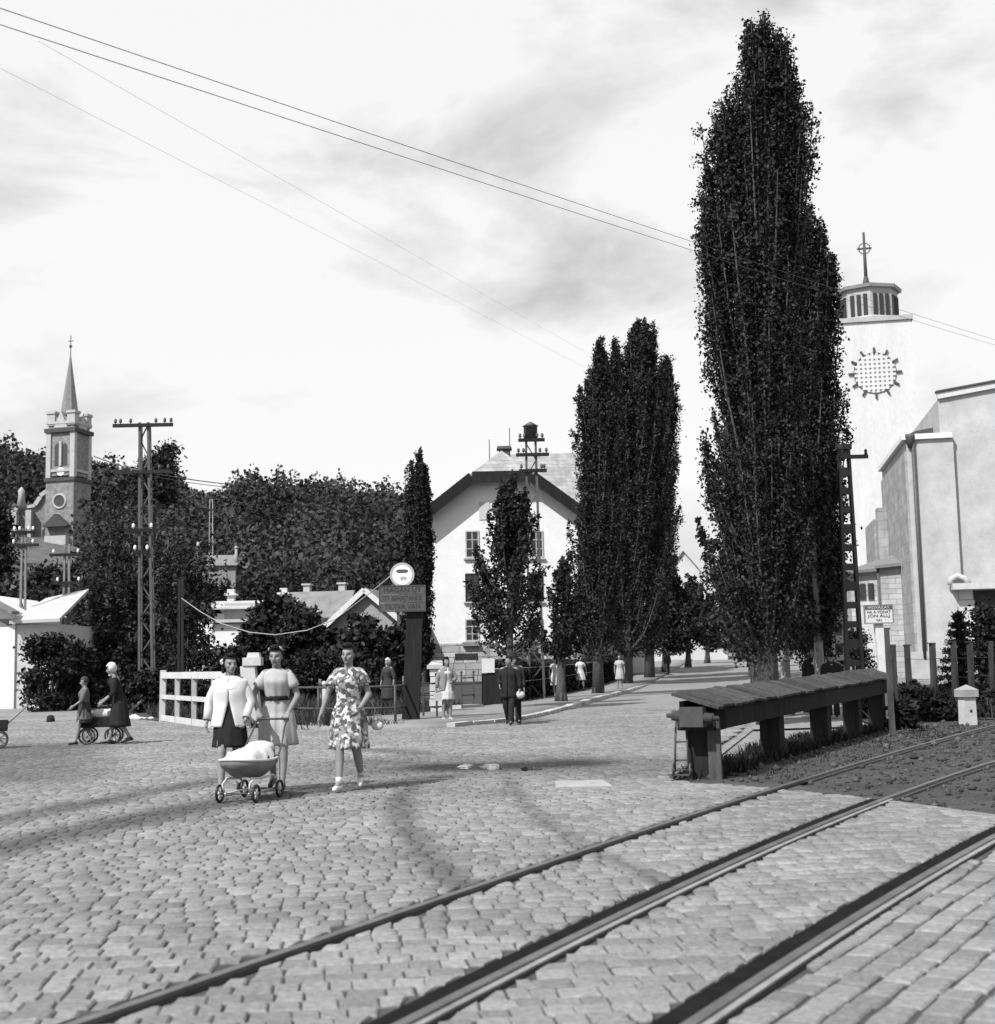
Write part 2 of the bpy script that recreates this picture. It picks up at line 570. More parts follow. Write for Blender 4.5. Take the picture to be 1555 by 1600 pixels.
CIND = [(2.0, 16.45), (3.38, 15.78), (3.82, 13.65), (4.39, 12.14), (6.0, 9.0), (9.0, 6.0), (40, 6.0), (40, 29.5), (10.5, 30.0), (7.6, 28.6), (5.2, 24.4), (2.3, 17.6)]
struct(sheet('cinder_bed', CIND, -0.035, CINDER))
# turf: the bank behind the railing on the left, the plot behind the right-hand fence
struct(sheet('turf_bank', [(-90, 150), (-41, 100), (-22, 66), (-13.5, 47), (-9.6, 38.5), (-6.3, 33.4), (-4.4, 31.6), (-2.9, 31.0), (-2.2, 32.2), (-6.4, 35.2), (-3.2, 39), (-1.9, 42), (-1.2, 45), (-0.5, 50), (1.5, 58), (4.5, 75), (8, 95), (-10, 125)], -0.03, TURF))
struct(sheet('turf_plot', [(7.9, 28.9), (10.6, 30.1), (40, 29.6), (60, 60), (22, 66), (15.5, 60), (11.5, 46), (9.0, 35)], -0.02, TURF))
# pale trodden path crossing the bank and the yard behind the right-hand fence
struct(sheet('footpath', [(-24, 64.0), (-7, 52.2), (-3.2, 51.6), (-2.5, 53.6), (-7, 54.6), (-22, 68)], -0.022, FOOTP))
struct(sheet('footpath', [(10.6, 34.5), (16.5, 36.5), (22, 42), (22, 46.5), (15, 42), (10.9, 38.5)], -0.008, FOOTP))

# ---------------- rails
def fit(pts):
    p = np.array(pts)
    c = np.polyfit(p[:, 1], p[:, 0], 2)
    return lambda y: np.polyval(c, y)
rail_f = [fit([(-1.79, 5.72), (-1.15, 7.24), (0.33, 9.84), (1.82, 12.35), (3.38, 15.78), (6.1, 20.95), (9.76, 26.68)]),
          fit([(-0.45, 5.61), (0.79, 8.03), (2.46, 11.32), (3.82, 13.65), (6.59, 18.11)]),
          fit([(0.71, 5.52), (1.71, 7.19), (3.92, 10.88), (5.6, 13.4)])]
def rail_pts(k, y0, y1, n=60):
    y = np.linspace(y0, y1, n)
    return np.c_[rail_f[k](y), y]
def sweep(mb, pts, a, b, z0, z1):
    """bar of rectangular section between the offsets a..b to the right of a line"""
    d = np.gradient(pts, axis=0)
    d /= np.linalg.norm(d, axis=1)[:, None]
    nrm = np.c_[d[:, 1], -d[:, 0]]
    n = len(pts)
    A, B = pts + nrm * a, pts + nrm * b
    vs = []
    for i in range(n):
        vs += [(A[i, 0], A[i, 1], z0), (B[i, 0], B[i, 1], z0), (B[i, 0], B[i, 1], z1), (A[i, 0], A[i, 1], z1)]
    fs = [(0, 1, 2, 3), (4 * n - 1, 4 * n - 2, 4 * n - 3, 4 * n - 4)]
    for i in range(n - 1):
        for k in range(4):
            k2 = (k + 1) % 4
            fs.append((4 * i + k, 4 * (i + 1) + k, 4 * (i + 1) + k2, 4 * i + k2))
    mb.add(vs, fs)
RL = ['thin steel rail passing closest to the timber barrier', 'middle steel rail with a flangeway strip coloured dark for depth in the paving',
      'steel rail beside the straight rows of setts']
YX = [15.9, 13.75, 11.6]                        # where each rail leaves the paving for the cinders
for k in range(3):
    t = thing('rail', RL[k], 'rail', (0, 0, 0), group='rails of the level crossing')
    far = [36, 30, 24][k]
    pts = rail_pts(k, 3.0, far, 90)
    m = MB(); sweep(m, pts, -0.012, 0.045, -0.05, 0.016)
    m.build('rail_head', STEEL, t)
    pp = rail_pts(k, 3.0, YX[k], 60)
    if k:
        m = MB(); sweep(m, pp, -0.155, -0.012, -0.06, -0.0065); m.build('flangeway', GROOVE, t)
        m = MB(); sweep(m, pp, 0.047, 0.085, -0.05, 0.004); m.build('guard_rail', STEEL_G, t)
        m = MB(); sweep(m, pp, 0.087, 0.118, -0.06, -0.0065); m.build('outer_groove', GROOVE, t)
    else:
        m = MB(); sweep(m, pp, -0.075, -0.012, -0.06, -0.0065); m.build('flangeway', GROOVE, t)
        m = MB(); sweep(m, pp, 0.047, 0.10, -0.06, -0.0065); m.build('outer_groove', GROOVE, t)
    pq = rail_pts(k, YX[k] + 0.05, far, 60)
    m = MB(); sweep(m, pq, -0.05, -0.014, -0.05, -0.005); sweep(m, pq, 0.047, 0.09, -0.05, -0.012)
    m.build('rail_web', IRON, t)
# pale edging where the paving ends
edge = MB()
edge.bar((3.86, 13.52, -0.022), (4.46, 12.0, -0.022), 0.09, 0.05).bar((4.47, 11.97, -0.022), (6.05, 8.9, -0.022), 0.09, 0.05)
tag(edge.build('edging_kerb', mat('edging_stone', 0.17, 0.9, 0.3, 4, 0.4, 30, 0.004)), 'pale edging where the sett paving ends at the cinders', 'kerb')

# ---------------- setts
DARK_MARKS = []                                     # (polyline, half width, strength): wheel tracks, damp dirt and other dark patches
def dark_mark_px(pts, w, s):
    DARK_MARKS.append(([tuple(G(*p))[:2] for p in pts], w, s))
dark_mark_px([(-40, 1335), (120, 1300), (300, 1263), (470, 1238), (600, 1226), (690, 1214)], 0.45, 0.62)
dark_mark_px([(-40, 1290), (100, 1263), (220, 1240), (345, 1218)], 0.32, 0.55)
dark_mark_px([(690, 1214), (645, 1224), (624, 1250), (633, 1290), (672, 1345), (722, 1388)], 0.15, 0.5)
dark_mark_px([(795, 1212), (806, 1240), (838, 1270), (890, 1308), (960, 1345), (1060, 1385)], 0.11, 0.45)
dark_mark_px([(560, 1190), (640, 1194), (720, 1197)], 0.6, 0.5)
dark_mark_px([(700, 1199), (800, 1197), (880, 1193)], 1.0, 0.88)
dark_mark_px([(640, 1200), (780, 1197), (900, 1195)], 2.2, 0.38)
dark_mark_px([(880, 1193), (960, 1203), (1050, 1204)], 0.35, 0.4)
dark_mark_px([(590, 1172), (660, 1178)], 0.35, 0.42)
dark_mark_px([(20, 1215), (55, 1165)], 1.3, 0.45)  # darker patch of setts towards the left edge
dark_mark_px([(728, 1129), (790, 1127)], 1.2, 0.6)  # darker patch of setts near the start of the kerb
dark_mark_px([(1405, 1470), (1480, 1505), (1540, 1530)], 0.09, 0.25)
def dark_mark(x, y):
    s = np.zeros(np.shape(x))
    for pts, w, k in DARK_MARKS:
        d = dist_poly(pts, x, y) / w
        s = np.maximum(s, k * np.clip(1.35 - d, 0, 1) ** 0.8)
    return s

def sett_mat():
    m, nt, b = nodes_of('setts')
    N, L = nt.nodes, nt.links
    tc = N.new('ShaderNodeTexCoord'); ge = N.new('ShaderNodeNewGeometry'); oi = N.new('ShaderNodeObjectInfo')
    n1 = N.new('ShaderNodeTexNoise'); n1.inputs['Scale'].default_value = 0.55; n1.inputs['Detail'].default_value = 5
    L.new(ge.outputs['Position'], n1.inputs['Vector'])
    n2 = N.new('ShaderNodeTexNoise'); n2.inputs['Scale'].default_value = 26; n2.inputs['Detail'].default_value = 6
    n2.inputs['Roughness'].default_value = 0.7
    L.new(ge.outputs['Position'], n2.inputs['Vector'])
    a = N.new('ShaderNodeMath'); a.operation = 'ADD'
    L.new(ge.outputs['Random Per Island'], a.inputs[0]); L.new(oi.outputs['Random'], a.inputs[1])
    fr = N.new('ShaderNodeMath'); fr.operation = 'FRACT'; L.new(a.outputs[0], fr.inputs[0])
    def rng_(sock, lo, hi, f0=0.0, f1=1.0):
        r = N.new('ShaderNodeMapRange')
        r.inputs['From Min'].default_value = f0; r.inputs['From Max'].default_value = f1
        r.inputs['To Min'].default_value = lo; r.inputs['To Max'].default_value = hi
        L.new(sock, r.inputs['Value']); return r.outputs[0]
    def mul(p, q):
        x = N.new('ShaderNodeMath'); x.operation = 'MULTIPLY'; L.new(p, x.inputs[0]); L.new(q, x.inputs[1]); return x.outputs[0]
    v = mul(rng_(fr.outputs[0], 0.13, 0.205), rng_(n1.outputs['Fac'], 0.82, 1.18, 0.3, 0.7))
    v = mul(v, rng_(n2.outputs['Fac'], 0.62, 1.36, 0.3, 0.7))
    at = N.new('ShaderNodeAttribute'); at.attribute_name = 'dark_mark'
    v = mul(v, rng_(at.outputs['Fac'], 1.0, 0.0))
    cc = N.new('ShaderNodeCombineColor')
    for k in range(3): L.new(v, cc.inputs[k])
    L.new(cc.outputs[0], b.inputs['Base Color'])
    b.inputs['Roughness'].default_value = 0.8
    b.inputs['Specular IOR Level'].default_value = 0.28
    bp = N.new('ShaderNodeBump'); bp.inputs['Strength'].default_value = 0.55; bp.inputs['Distance'].default_value = 0.006
    L.new(n2.outputs['Fac'], bp.inputs['Height']); L.new(bp.outputs[0], b.inputs['Normal'])
    return m
SETT = sett_mat()
cells = []                                      # cx, cy, angle, length, width
def course_field(ang, pitch, length, umin, umax, vmin, vmax, keep):
    c, s = math.cos(ang), math.sin(ang)
    v = vmin
    while v < vmax:
        w = pitch * random.uniform(0.88, 1.13)
        u = umin + random.random() * length
        row = []
        while u < umax:
            l = length * random.uniform(0.7, 1.3)
            row.append((u + l / 2, v + w / 2, l, w)); u += l
        r = np.array(row)
        wob = 0.03 * np.sin(r[:, 0] * 0.9 + v * 1.7) + 0.02 * np.sin(r[:, 0] * 2.3 + v)
        X = r[:, 0] * c - (r[:, 1] + wob) * s
        Y = r[:, 0] * s + (r[:, 1] + wob) * c
        k = keep(X, Y)
        for i in np.nonzero(k)[0]:
            cells.append((X[i], Y[i], ang, r[i, 2], r[i, 3]))
        v += w
def right_of(k, x, y, off):
    d = 1 / math.hypot(1, 0.58)
    return (x - rail_f[k](y)) * d - off
inview = lambda x, y: (np.abs(x) < 0.46 * y + 1.6) & (y > 3.6)
def keep_left(x, y):
    ok = inview(x, y) & (y < 41) & ~inside(CIND, x, y) & (right_of(2, x, y, -0.12) < 0)
    for k, (lo, hi) in enumerate(((-0.055, 0.075), (-0.12, 0.09), (-0.12, 0.09))):
        q = right_of(k, x, y, 0.0)
        ok &= ~((q > lo) & (q < hi))
    lim = np.array([(-60, 30), (-22, 41), (-11.5, 41), (-9.2, 37.6), (-6.3, 33.1), (-4.4, 31.3), (-2.6, 29.6)] + KERB[1:6] + [(8, 52), (6.2, 34), (5.0, 28), (2.2, 17.4), (2.0, 16.4), (12, 3), (-60, 3)])
    return ok & inside(lim, x, y)
def keep_right(x, y):
    return inview(x, y) & (right_of(2, x, y, 0.10) > 0) & ~inside(CIND, x, y)
course_field(R(6), 0.165, 0.15, -26, 26, 3, 44, keep_left)
RANG = math.atan2(1, 0.60)
course_field(RANG, 0.165, 0.23, -6, 16, -14, 3, keep_right)
cells = np.array(cells)
cells[cells[:, 2] == RANG, 4] -= 0.010             # wider joints between the straight rows
cells[cells[:, 2] == RANG, 3] -= 0.004

def sett_arrays(c):
    """verts (n,12,3), faces (9 quads) for an array of cells"""
    n = len(c)
    hl, hw = c[:, 3] / 2 - 0.0048, c[:, 4] / 2 - 0.0048
    base = np.array([(-1, -1), (1, -1), (1, 1), (-1, 1)], float)
    V = np.zeros((n, 12, 3))
    jit = rng.normal(0, 0.0048, (n, 4, 2))
    hgt = rng.normal(0.0, 0.0022, n)
    tilt = rng.normal(0, 0.011, (n, 2))
    for ring, (ins, z) in enumerate(((0.0, -0.06), (0.0, -0.007), (0.011, 0.002))):
        u = base[None, :, 0] * (hl[:, None] - ins) + jit[:, :, 0]
        w = base[None, :, 1] * (hw[:, None] - ins) + jit[:, :, 1]
        zz = z + hgt[:, None] + (0 if ring == 0 else u * tilt[:, :1] + w * tilt[:, 1:])
        V[:, ring * 4:ring * 4 + 4, 0] = u
        V[:, ring * 4:ring * 4 + 4, 1] = w
        V[:, ring * 4:ring * 4 + 4, 2] = zz
    return V
SF = np.array([(0, 1, 5, 4), (1, 2, 6, 5), (2, 3, 7, 6), (3, 0, 4, 7), (4, 5, 9, 8), (5, 6, 10, 9), (6, 7, 11, 10), (7, 4, 8, 11), (8, 9, 10, 11)])
# the 300 that show largest
def shown(c):
    q = np.array([proj((x, y, 0)) for x, y in c[:, :2]])
    vis = (q[:, 0] > -5) & (q[:, 0] < 1560) & (q[:, 1] < 1603)
    return np.where(vis, c[:, 3] * c[:, 4] / c[:, 1] ** 3, 0)
order = np.argsort(-shown(cells))
near, rest = cells[order[:300]], cells[order[300:]]
bed = sheet('sett_bedding', [(-40, 3.2), (-40, 34), (-22, 41), (-11.5, 41), (-9.2, 37.6), (-6.3, 33.1), (-4.4, 31.3), (-2.6, 29.6), (0.05, 33.0), (0.7, 35.0), (6.3, 35), (5.0, 28), (2.25, 17.4), (2.0, 16.35), (3.38, 15.68), (3.8, 13.6), (4.35, 12.05), (5.95, 8.9), (9.0, 5.9), (9, 3.2)], -0.0405, SANDJ, road)
bed.location.z = 0.028
V = sett_arrays(rest)
ca, sa = np.cos(rest[:, 2])[:, None], np.sin(rest[:, 2])[:, None]
W = np.empty_like(V)
W[..., 0] = rest[:, :1] + V[..., 0] * ca - V[..., 1] * sa
W[..., 1] = rest[:, 1:2] + V[..., 0] * sa + V[..., 1] * ca
W[..., 2] = V[..., 2]
LIMS = ((-0.077, 0.103), (-0.158, 0.121), (-0.158, 0.121))
def cut_at_rails(W, cx, cy):
    """setts beside a rail are cut to its line"""
    d = 1 / math.hypot(1, 0.58)
    for k, (lo, hi) in enumerate(LIMS):
        qc = right_of(k, cx, cy, 0.0)[:, None]
        q = right_of(k, W[..., 0], W[..., 1], 0.0)
        W[..., 0] += np.where((qc < 0) & (qc > -0.6), np.minimum(lo - q, 0) / d, 0)
        W[..., 0] += np.where((qc > 0) & (qc < 0.6), np.maximum(hi - q, 0) / d, 0)
    return W
W = cut_at_rails(W, rest[:, 0], rest[:, 1])
n = len(rest)
FA = (SF[None] + (np.arange(n) * 12)[:, None, None])
keepf = np.ones((n, 9), bool); keepf[rest[:, 1] > 14, :4] = False      # far setts sit in the sand: no buried sides
so = np_mesh('sett_field', W.reshape(-1, 3), FA[keepf], SETT, road)
tag(so, kind='stuff')
sv = dark_mark(W[..., 0].ravel(), W[..., 1].ravel())
at_ = so.data.attributes.new('dark_mark', 'FLOAT', 'POINT')
at_.data.foreach_set('value', sv.astype(np.float32))
variants = []
proto = np.array([(0, 0, 0, 1.0, 1.0)] * 14); proto[:, 3] = 0.20; proto[:, 4] = 0.145
PV = sett_arrays(proto)
for i in range(14):
    me = bpy.data.meshes.new('sett')
    me.from_pydata([tuple(v) for v in PV[i]], [], [tuple(f) for f in SF])
    me.materials.append(SETT)
    variants.append(me)
for c in near:
    cc_ = c[None]
    if any(abs(right_of(k, c[0], c[1], 0.0)) < 0.30 for k in range(3)):
        v = sett_arrays(cc_)
        w = v.copy()
        w[..., 0] = c[0] + v[..., 0] * math.cos(c[2]) - v[..., 1] * math.sin(c[2])
        w[..., 1] = c[1] + v[..., 0] * math.sin(c[2]) + v[..., 1] * math.cos(c[2])
        w = cut_at_rails(w, cc_[:, 0], cc_[:, 1])[0]
        me = bpy.data.meshes.new('sett')
        me.from_pydata([(p[0] - c[0], p[1] - c[1], p[2]) for p in w], [], [tuple(f) for f in SF])
        me.materials.append(SETT)
        o = link_mesh('sett', me, None, road)
        o.location = (c[0], c[1], 0)
        continue
    o = bpy.data.objects.new('sett', random.choice(variants))
    COL.objects.link(o)
    o.parent = road
    o.location = (c[0], c[1], 0)
    o.rotation_euler = (0, 0, c[2] + random.choice((0, math.pi)))
    o.scale = (c[3] / 0.20, c[4] / 0.145, 1)

# puddle and pale slab
def wet_mat():
    m, nt, b = nodes_of('puddle_water')
    b.inputs['Base Color'].default_value = (0.012, 0.012, 0.012, 1)
    b.inputs['Roughness'].default_value = 0.04
    b.inputs['IOR'].default_value = 1.33
    return m
WET = wet_mat()
def blob(px0, px1, py0, py1, seed, n=40):
    r_ = random.Random(seed)
    pts = []
    ph = [r_.uniform(0, 6.28) for _ in range(4)]
    for i in range(n):
        a = 2 * math.pi * i / n
        k = 1 + 0.16 * math.sin(2 * a + ph[0]) + 0.13 * math.sin(3 * a + ph[1]) + 0.09 * math.sin(7 * a + ph[2])
        x = (px0 + px1) / 2 + math.cos(a) * k * (px1 - px0) / 2
        y = (py0 + py1) / 2 + math.sin(a) * k * (py1 - py0) / 2
        pts.append(tuple(G(x, y))[:2])
    return pts
for i, bb in enumerate(((714, 740, 1195, 1202), (748, 786, 1195, 1203), (815, 845, 1198, 1205))):
    struct(sheet('puddle', blob(*bb, 5 + i), 0.006, WET))
slab = MB()
a, b, c, d = G(868, 1231), G(868, 1221), G(942, 1219), G(958, 1229)
slab.prism([(p.x, p.y, -0.02) for p in (a, b, c, d)], (0, 0, -0.02), (0, 0, 0.0062))
tag(slab.build('manhole_slab', mat('slab_concrete', 0.27, 0.9, 0.15, 3, 0.3, 30, 0.004)), 'pale flat slab set in the road beside the puddle', 'slab')

# kerb stones along the left pavement
kp = np.array(KERB[1:9], float)
kd = np.r_[0, np.cumsum(np.hypot(*np.diff(kp, axis=0).T))]
kerb = thing('kerb', 'worn stone kerb along the tree-lined pavement', 'kerb', (kp[0, 0], kp[0, 1], 0))
t_ = 0.0
i = 0
KM = [STONE_L, STONE_W]
while t_ < kd[-1] - 1.2:
    l = random.uniform(0.8, 1.15)
    q = [Vector((np.interp(s, kd, kp[:, 0]), np.interp(s, kd, kp[:, 1]), 0)) for s in (t_ + 0.02, t_ + l - 0.02)]
    org = Vector((kp[0, 0], kp[0, 1], 0))
    mm = MB(); mm.bar(q[0] - org + Vector((0, 0, 0.015 + random.uniform(-.012, .012))), q[1] - org + Vector((0, 0, 0.015 + random.uniform(-.012, .012))), 0.24, 0.15)
    mm.build('kerb_stone', KM[1 if (t_ < 16 and random.random() < .55) else 0], kerb)
    t_ += l
    i += 1
# loose cinders and ballast on the bed: uncountable
def ballast():
    n = 5500
    x = rng.uniform(2.2, 11.5, n * 4); y = rng.uniform(7.5, 30, n * 4)
    ok = inside(CIND, x, y)
    for k in range(3):
        ok &= ~((right_of(k, x, y, 0.0) > -0.06) & (right_of(k, x, y, 0.0) < 0.1))
    x, y = x[ok][:n], y[ok][:n]
    n = len(x)
    s = rng.gamma(2.0, 0.0085, n) + 0.006
    base = np.array([(1, 0, 0), (0, 1, 0), (-1, 0, 0), (0, -1, 0), (0, 0, 0.8), (0, 0, -0.8)], float)
    rot = rng.uniform(0, 6.283, n)
    V = base[None] * s[:, None, None] * rng.uniform(0.6, 1.3, (n, 6, 1))
    c, d = np.cos(rot)[:, None], np.sin(rot)[:, None]
    W = np.stack([V[..., 0] * c - V[..., 1] * d + x[:, None], V[..., 0] * d + V[..., 1] * c + y[:, None], V[..., 2] - 0.033 + s[:, None] * 0.3], -1)
    f = np.array([(0, 1, 4), (1, 2, 4), (2, 3, 4), (3, 0, 4), (1, 0, 5), (2, 1, 5), (3, 2, 5), (0, 3, 5)])
    o = np_mesh('ballast', W.reshape(-1, 3), (f[None] + (np.arange(n) * 6)[:, None, None]).reshape(-1, 3), mat('ballast_stone', 0.05, 0.95, 0.3, 4, 0.3, 30, island=0.6))
    tag(o, 'loose cinders and small stones between the rails', 'gravel', kind='stuff')
ballast()
# ================================================================== HILL AND FOREST
RIDGE_PX = [(-900, 640), (-300, 672), (0, 700), (60, 712), (130, 724), (210, 742), (290, 752), (350, 760), (430, 757), (520, 762), (600, 770), (640, 784), (720, 830), (820, 890), (920, 950), (1010, 1000), (1100, 1030)]
RY = 450.0
TREE_H = 10.0
_rx, _rz = [], []
for px, py in RIDGE_PX:
    p = P(px, py, RY)
    _rx.append(p.x / RY); _rz.append(max(0.0, p.z - TREE_H * 0.8))
def hill_z(x, y):
    x, y = np.asarray(x, float), np.asarray(y, float)
    top = np.interp(x / np.maximum(y, 1), _rx, _rz)
    t = np.clip((y - 125) / (RY - 125), 0, 1)
    up = top * (0.82 * t + 0.18 * t * t * (3 - 2 * t))
    dn = np.clip(1 - (y - RY) / 420.0, 0, 1)
    dn = dn * dn * (3 - 2 * dn)
    h = np.where(y <= RY, up, top * dn)
    return h + 0.8 * np.sin(x * 0.045) * t + 0.7 * np.sin(y * 0.06 + x * 0.02) * t - 0.3
hx, hy = np.linspace(-420, 110, 90), np.linspace(110, 860, 80)
XX, YY = np.meshgrid(hx, hy)
ZZ = hill_z(XX, YY)
nn = len(hx)
hv = np.c_[XX.ravel(), YY.ravel(), ZZ.ravel()]
hf = np.array([(j * nn + i, j * nn + i + 1, (j + 1) * nn + i + 1, (j + 1) * nn + i) for j in range(len(hy) - 1) for i in range(nn - 1)])
struct(np_mesh('hill', hv, hf, mat('hill_meadow', 0.085, 0.95, 0.3, 0.03, 0.3, 0.4, 0.3, fine=0.2), smooth=True))
def base_z(x, y):
    return max(gz(x, y), float(hill_z(x, y))) if y > 110 else gz(x, y)

def leaf_quads(cent, size, flat=0.0, aspect=0.62):
    """one rhombic quad per centre, randomly turned"""
    n = len(cent)
    a = rng.normal(size=(n, 3)); a /= np.linalg.norm(a, axis=1)[:, None]
    b = rng.normal(size=(n, 3))
    b -= a * (a * b).sum(1)[:, None]; b /= np.linalg.norm(b, axis=1)[:, None]
    s = (size * rng.uniform(0.6, 1.35, n))[:, None]
    a = a * s * 0.5; b = b * s * 0.5 * aspect
    V = np.stack([cent - a, cent + b, cent + a, cent - b], 1).reshape(-1, 3)
    Fq = np.arange(4 * n).reshape(n, 4)
    return V, Fq

# far-off wood: thousands of crowns that read as one mass
def forest():
    pts = []
    gx = np.arange(-330, 95, 6.6); gy = np.arange(138, 520, 7.2)
    X, Y = np.meshgrid(gx, gy)
    X = (X + rng.uniform(-3, 3, X.shape)).ravel(); Y = (Y + rng.uniform(-3.2, 3.2, Y.shape)).ravel()
    Z = hill_z(X, Y)
    cs, tn = [], []
    meadow = [(288, 806), (362, 800), (366, 720), (284, 720)]
    for x, y, z in zip(X, Y, Z):
        if z < 2.0 and y < 190: continue
        if abs(x) > 0.44 * y + 20: continue
        h = TREE_H * random.choice((0.55, 0.8, 0.9, 1.0, 1.1, 1.35)) * random.uniform(0.9, 1.1)
        tone = random.uniform(0.45, 1.75)
        px, py = proj((x, y, z + h))
        bx, by = proj((x, y, z))
        if y < 275 and 2 < px < 146 and py < 880: continue      # the church's terrace stays open
        if y < 268 and -95.5 < x < -76 and 242 < y: continue
        if inside(meadow, np.array(px), np.array(0.5 * (py + by))): h *= 0.55; tone = 2.4      # a paler thicket in the saddle
        if y < 206 and 285 < px < 385 and py < 905: continue      # round the villa on the slope
        r = min(h, 10) * random.uniform(0.34, 0.46)
        n = int(185 * (200.0 / y) ** 1.2) + 24
        d = rng.normal(size=(n, 3)); d /= np.linalg.norm(d, axis=1)[:, None]
        d *= rng.uniform(0.55, 1.0, (n, 1)) * (1 + 0.25 * np.sin(d[:, :1] * 5 + x))
        cs.append(np.c_[x + d[:, 0] * r, y + d[:, 1] * r, z + h * 0.62 + d[:, 2] * h * 0.40]); tn.append(np.full(n * 4, tone))
    c = np.concatenate(cs)
    V, Fq = leaf_quads(c, 0.42 + 0.0019 * c[:, 1], aspect=0.8)
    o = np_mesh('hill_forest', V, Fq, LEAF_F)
    o.data.attributes.new('tone', 'FLOAT', 'POINT').data.foreach_set('value', np.concatenate(tn).astype(np.float32))
    tag(o, 'dense dark wood covering the hillside behind the houses', 'forest', kind='stuff')
forest()

# ================================================================== BUILDINGS
def window(par, c, w, h, nrm='-Y', bars=(1, 2), frame=None, sill=True, depth=0.14):
    """frame, recessed pane and glazing bars; c = centre on the wall plane, wall faces -Y (or -X)"""
    fr = MB()
    t = 0.09
    def bx(mb, u, z, du, dz, off, th):
        if nrm == '-Y': mb.box((c[0] + u, c[1] + off, c[2] + z), (du, th, dz))
        else: mb.box((c[0] + off, c[1] + u, c[2] + z), (th, du, dz))
    for s in (-1, 1):
        bx(fr, s * (w / 2 - t / 2), 0, t, h, -0.02, 0.09)
        bx(fr, 0, s * (h / 2 - t / 2), w - 2 * t - 0.002, t, -0.02, 0.09)
    for i in range(bars[0]):
        bx(fr, -w / 2 + w * (i + 1) / (bars[0] + 1), 0, 0.06, h - 2 * t - 0.004, -0.015, 0.05)
    for i in range(bars[1]):
        bx(fr, 0, -h / 2 + h * (i + 1) / (bars[1] + 1), w - 2 * t - 0.004, 0.05, -0.013, 0.04)
    f = fr.build('window', frame or PAINT_W, par)
    g = MB(); bx(g, 0, 0, w - 0.06, h - 0.06, 0.0, 0.02); g.build('pane', GLASS, f)
    if sill:
        s_ = MB(); bx(s_, 0, -h / 2 - 0.06, w + 0.24, 0.10, -0.06, 0.24); s_.build('sill', STONE_L, f)
    return f

def gable_house(name, label, loc, rotz, w, l, eave, ridge, wallm, roofm, over=0.35, barge=None, chim=(), wins=(), cat='house'):
    """ridge along local y, gable end towards local -y"""
    t = thing(name, label, cat, loc, rotz)
    m = MB()
    m.prism([(-w / 2, 0, -1.0), (w / 2, 0, -1.0), (w / 2, 0, eave), (0, 0, ridge), (-w / 2, 0, eave)], (0, 0, 0), (0, l, 0))
    m.build('wall', wallm, t)
    sl = (ridge - eave) / (w / 2)
    r = MB()
    for s in (-1, 1):
        x0, x1 = 0.0, s * (w / 2 + over)
        z0, z1 = ridge + 0.03, ridge + 0.03 - sl * (w / 2 + over)
        r.prism([(x0, -over, z0), (x1, -over, z1), (x1, -over, z1 + 0.16), (x0, -over, z0 + 0.16)], (0, 0, 0), (0, l + 2 * over, 0))
    ro = r.build('roof', roofm, t)
    if barge:
        for s in (-1, 1):
            b = MB()
            b.bar((0, -over - 0.035, ridge + 0.08), (s * (w / 2 + over), -over - 0.035, ridge + 0.08 - sl * (w / 2 + over)), 0.06, 0.32)
            b.build('bargeboard', barge, t)
    for cx, cy, ch in chim:
        c = MB(); zz = ridge - sl * abs(cx)
        c.box((cx, cy, zz + ch / 2 - 0.3), (0.55, 0.55, ch + 0.6)); c.box((cx, cy, zz + ch + 0.05), (0.8, 0.8, 0.14))
        c.build('chimney', STONE_L, ro)
    for wx, wz, ww, wh in wins:
        window(t, (wx, -0.01, wz), ww, wh)
    return t

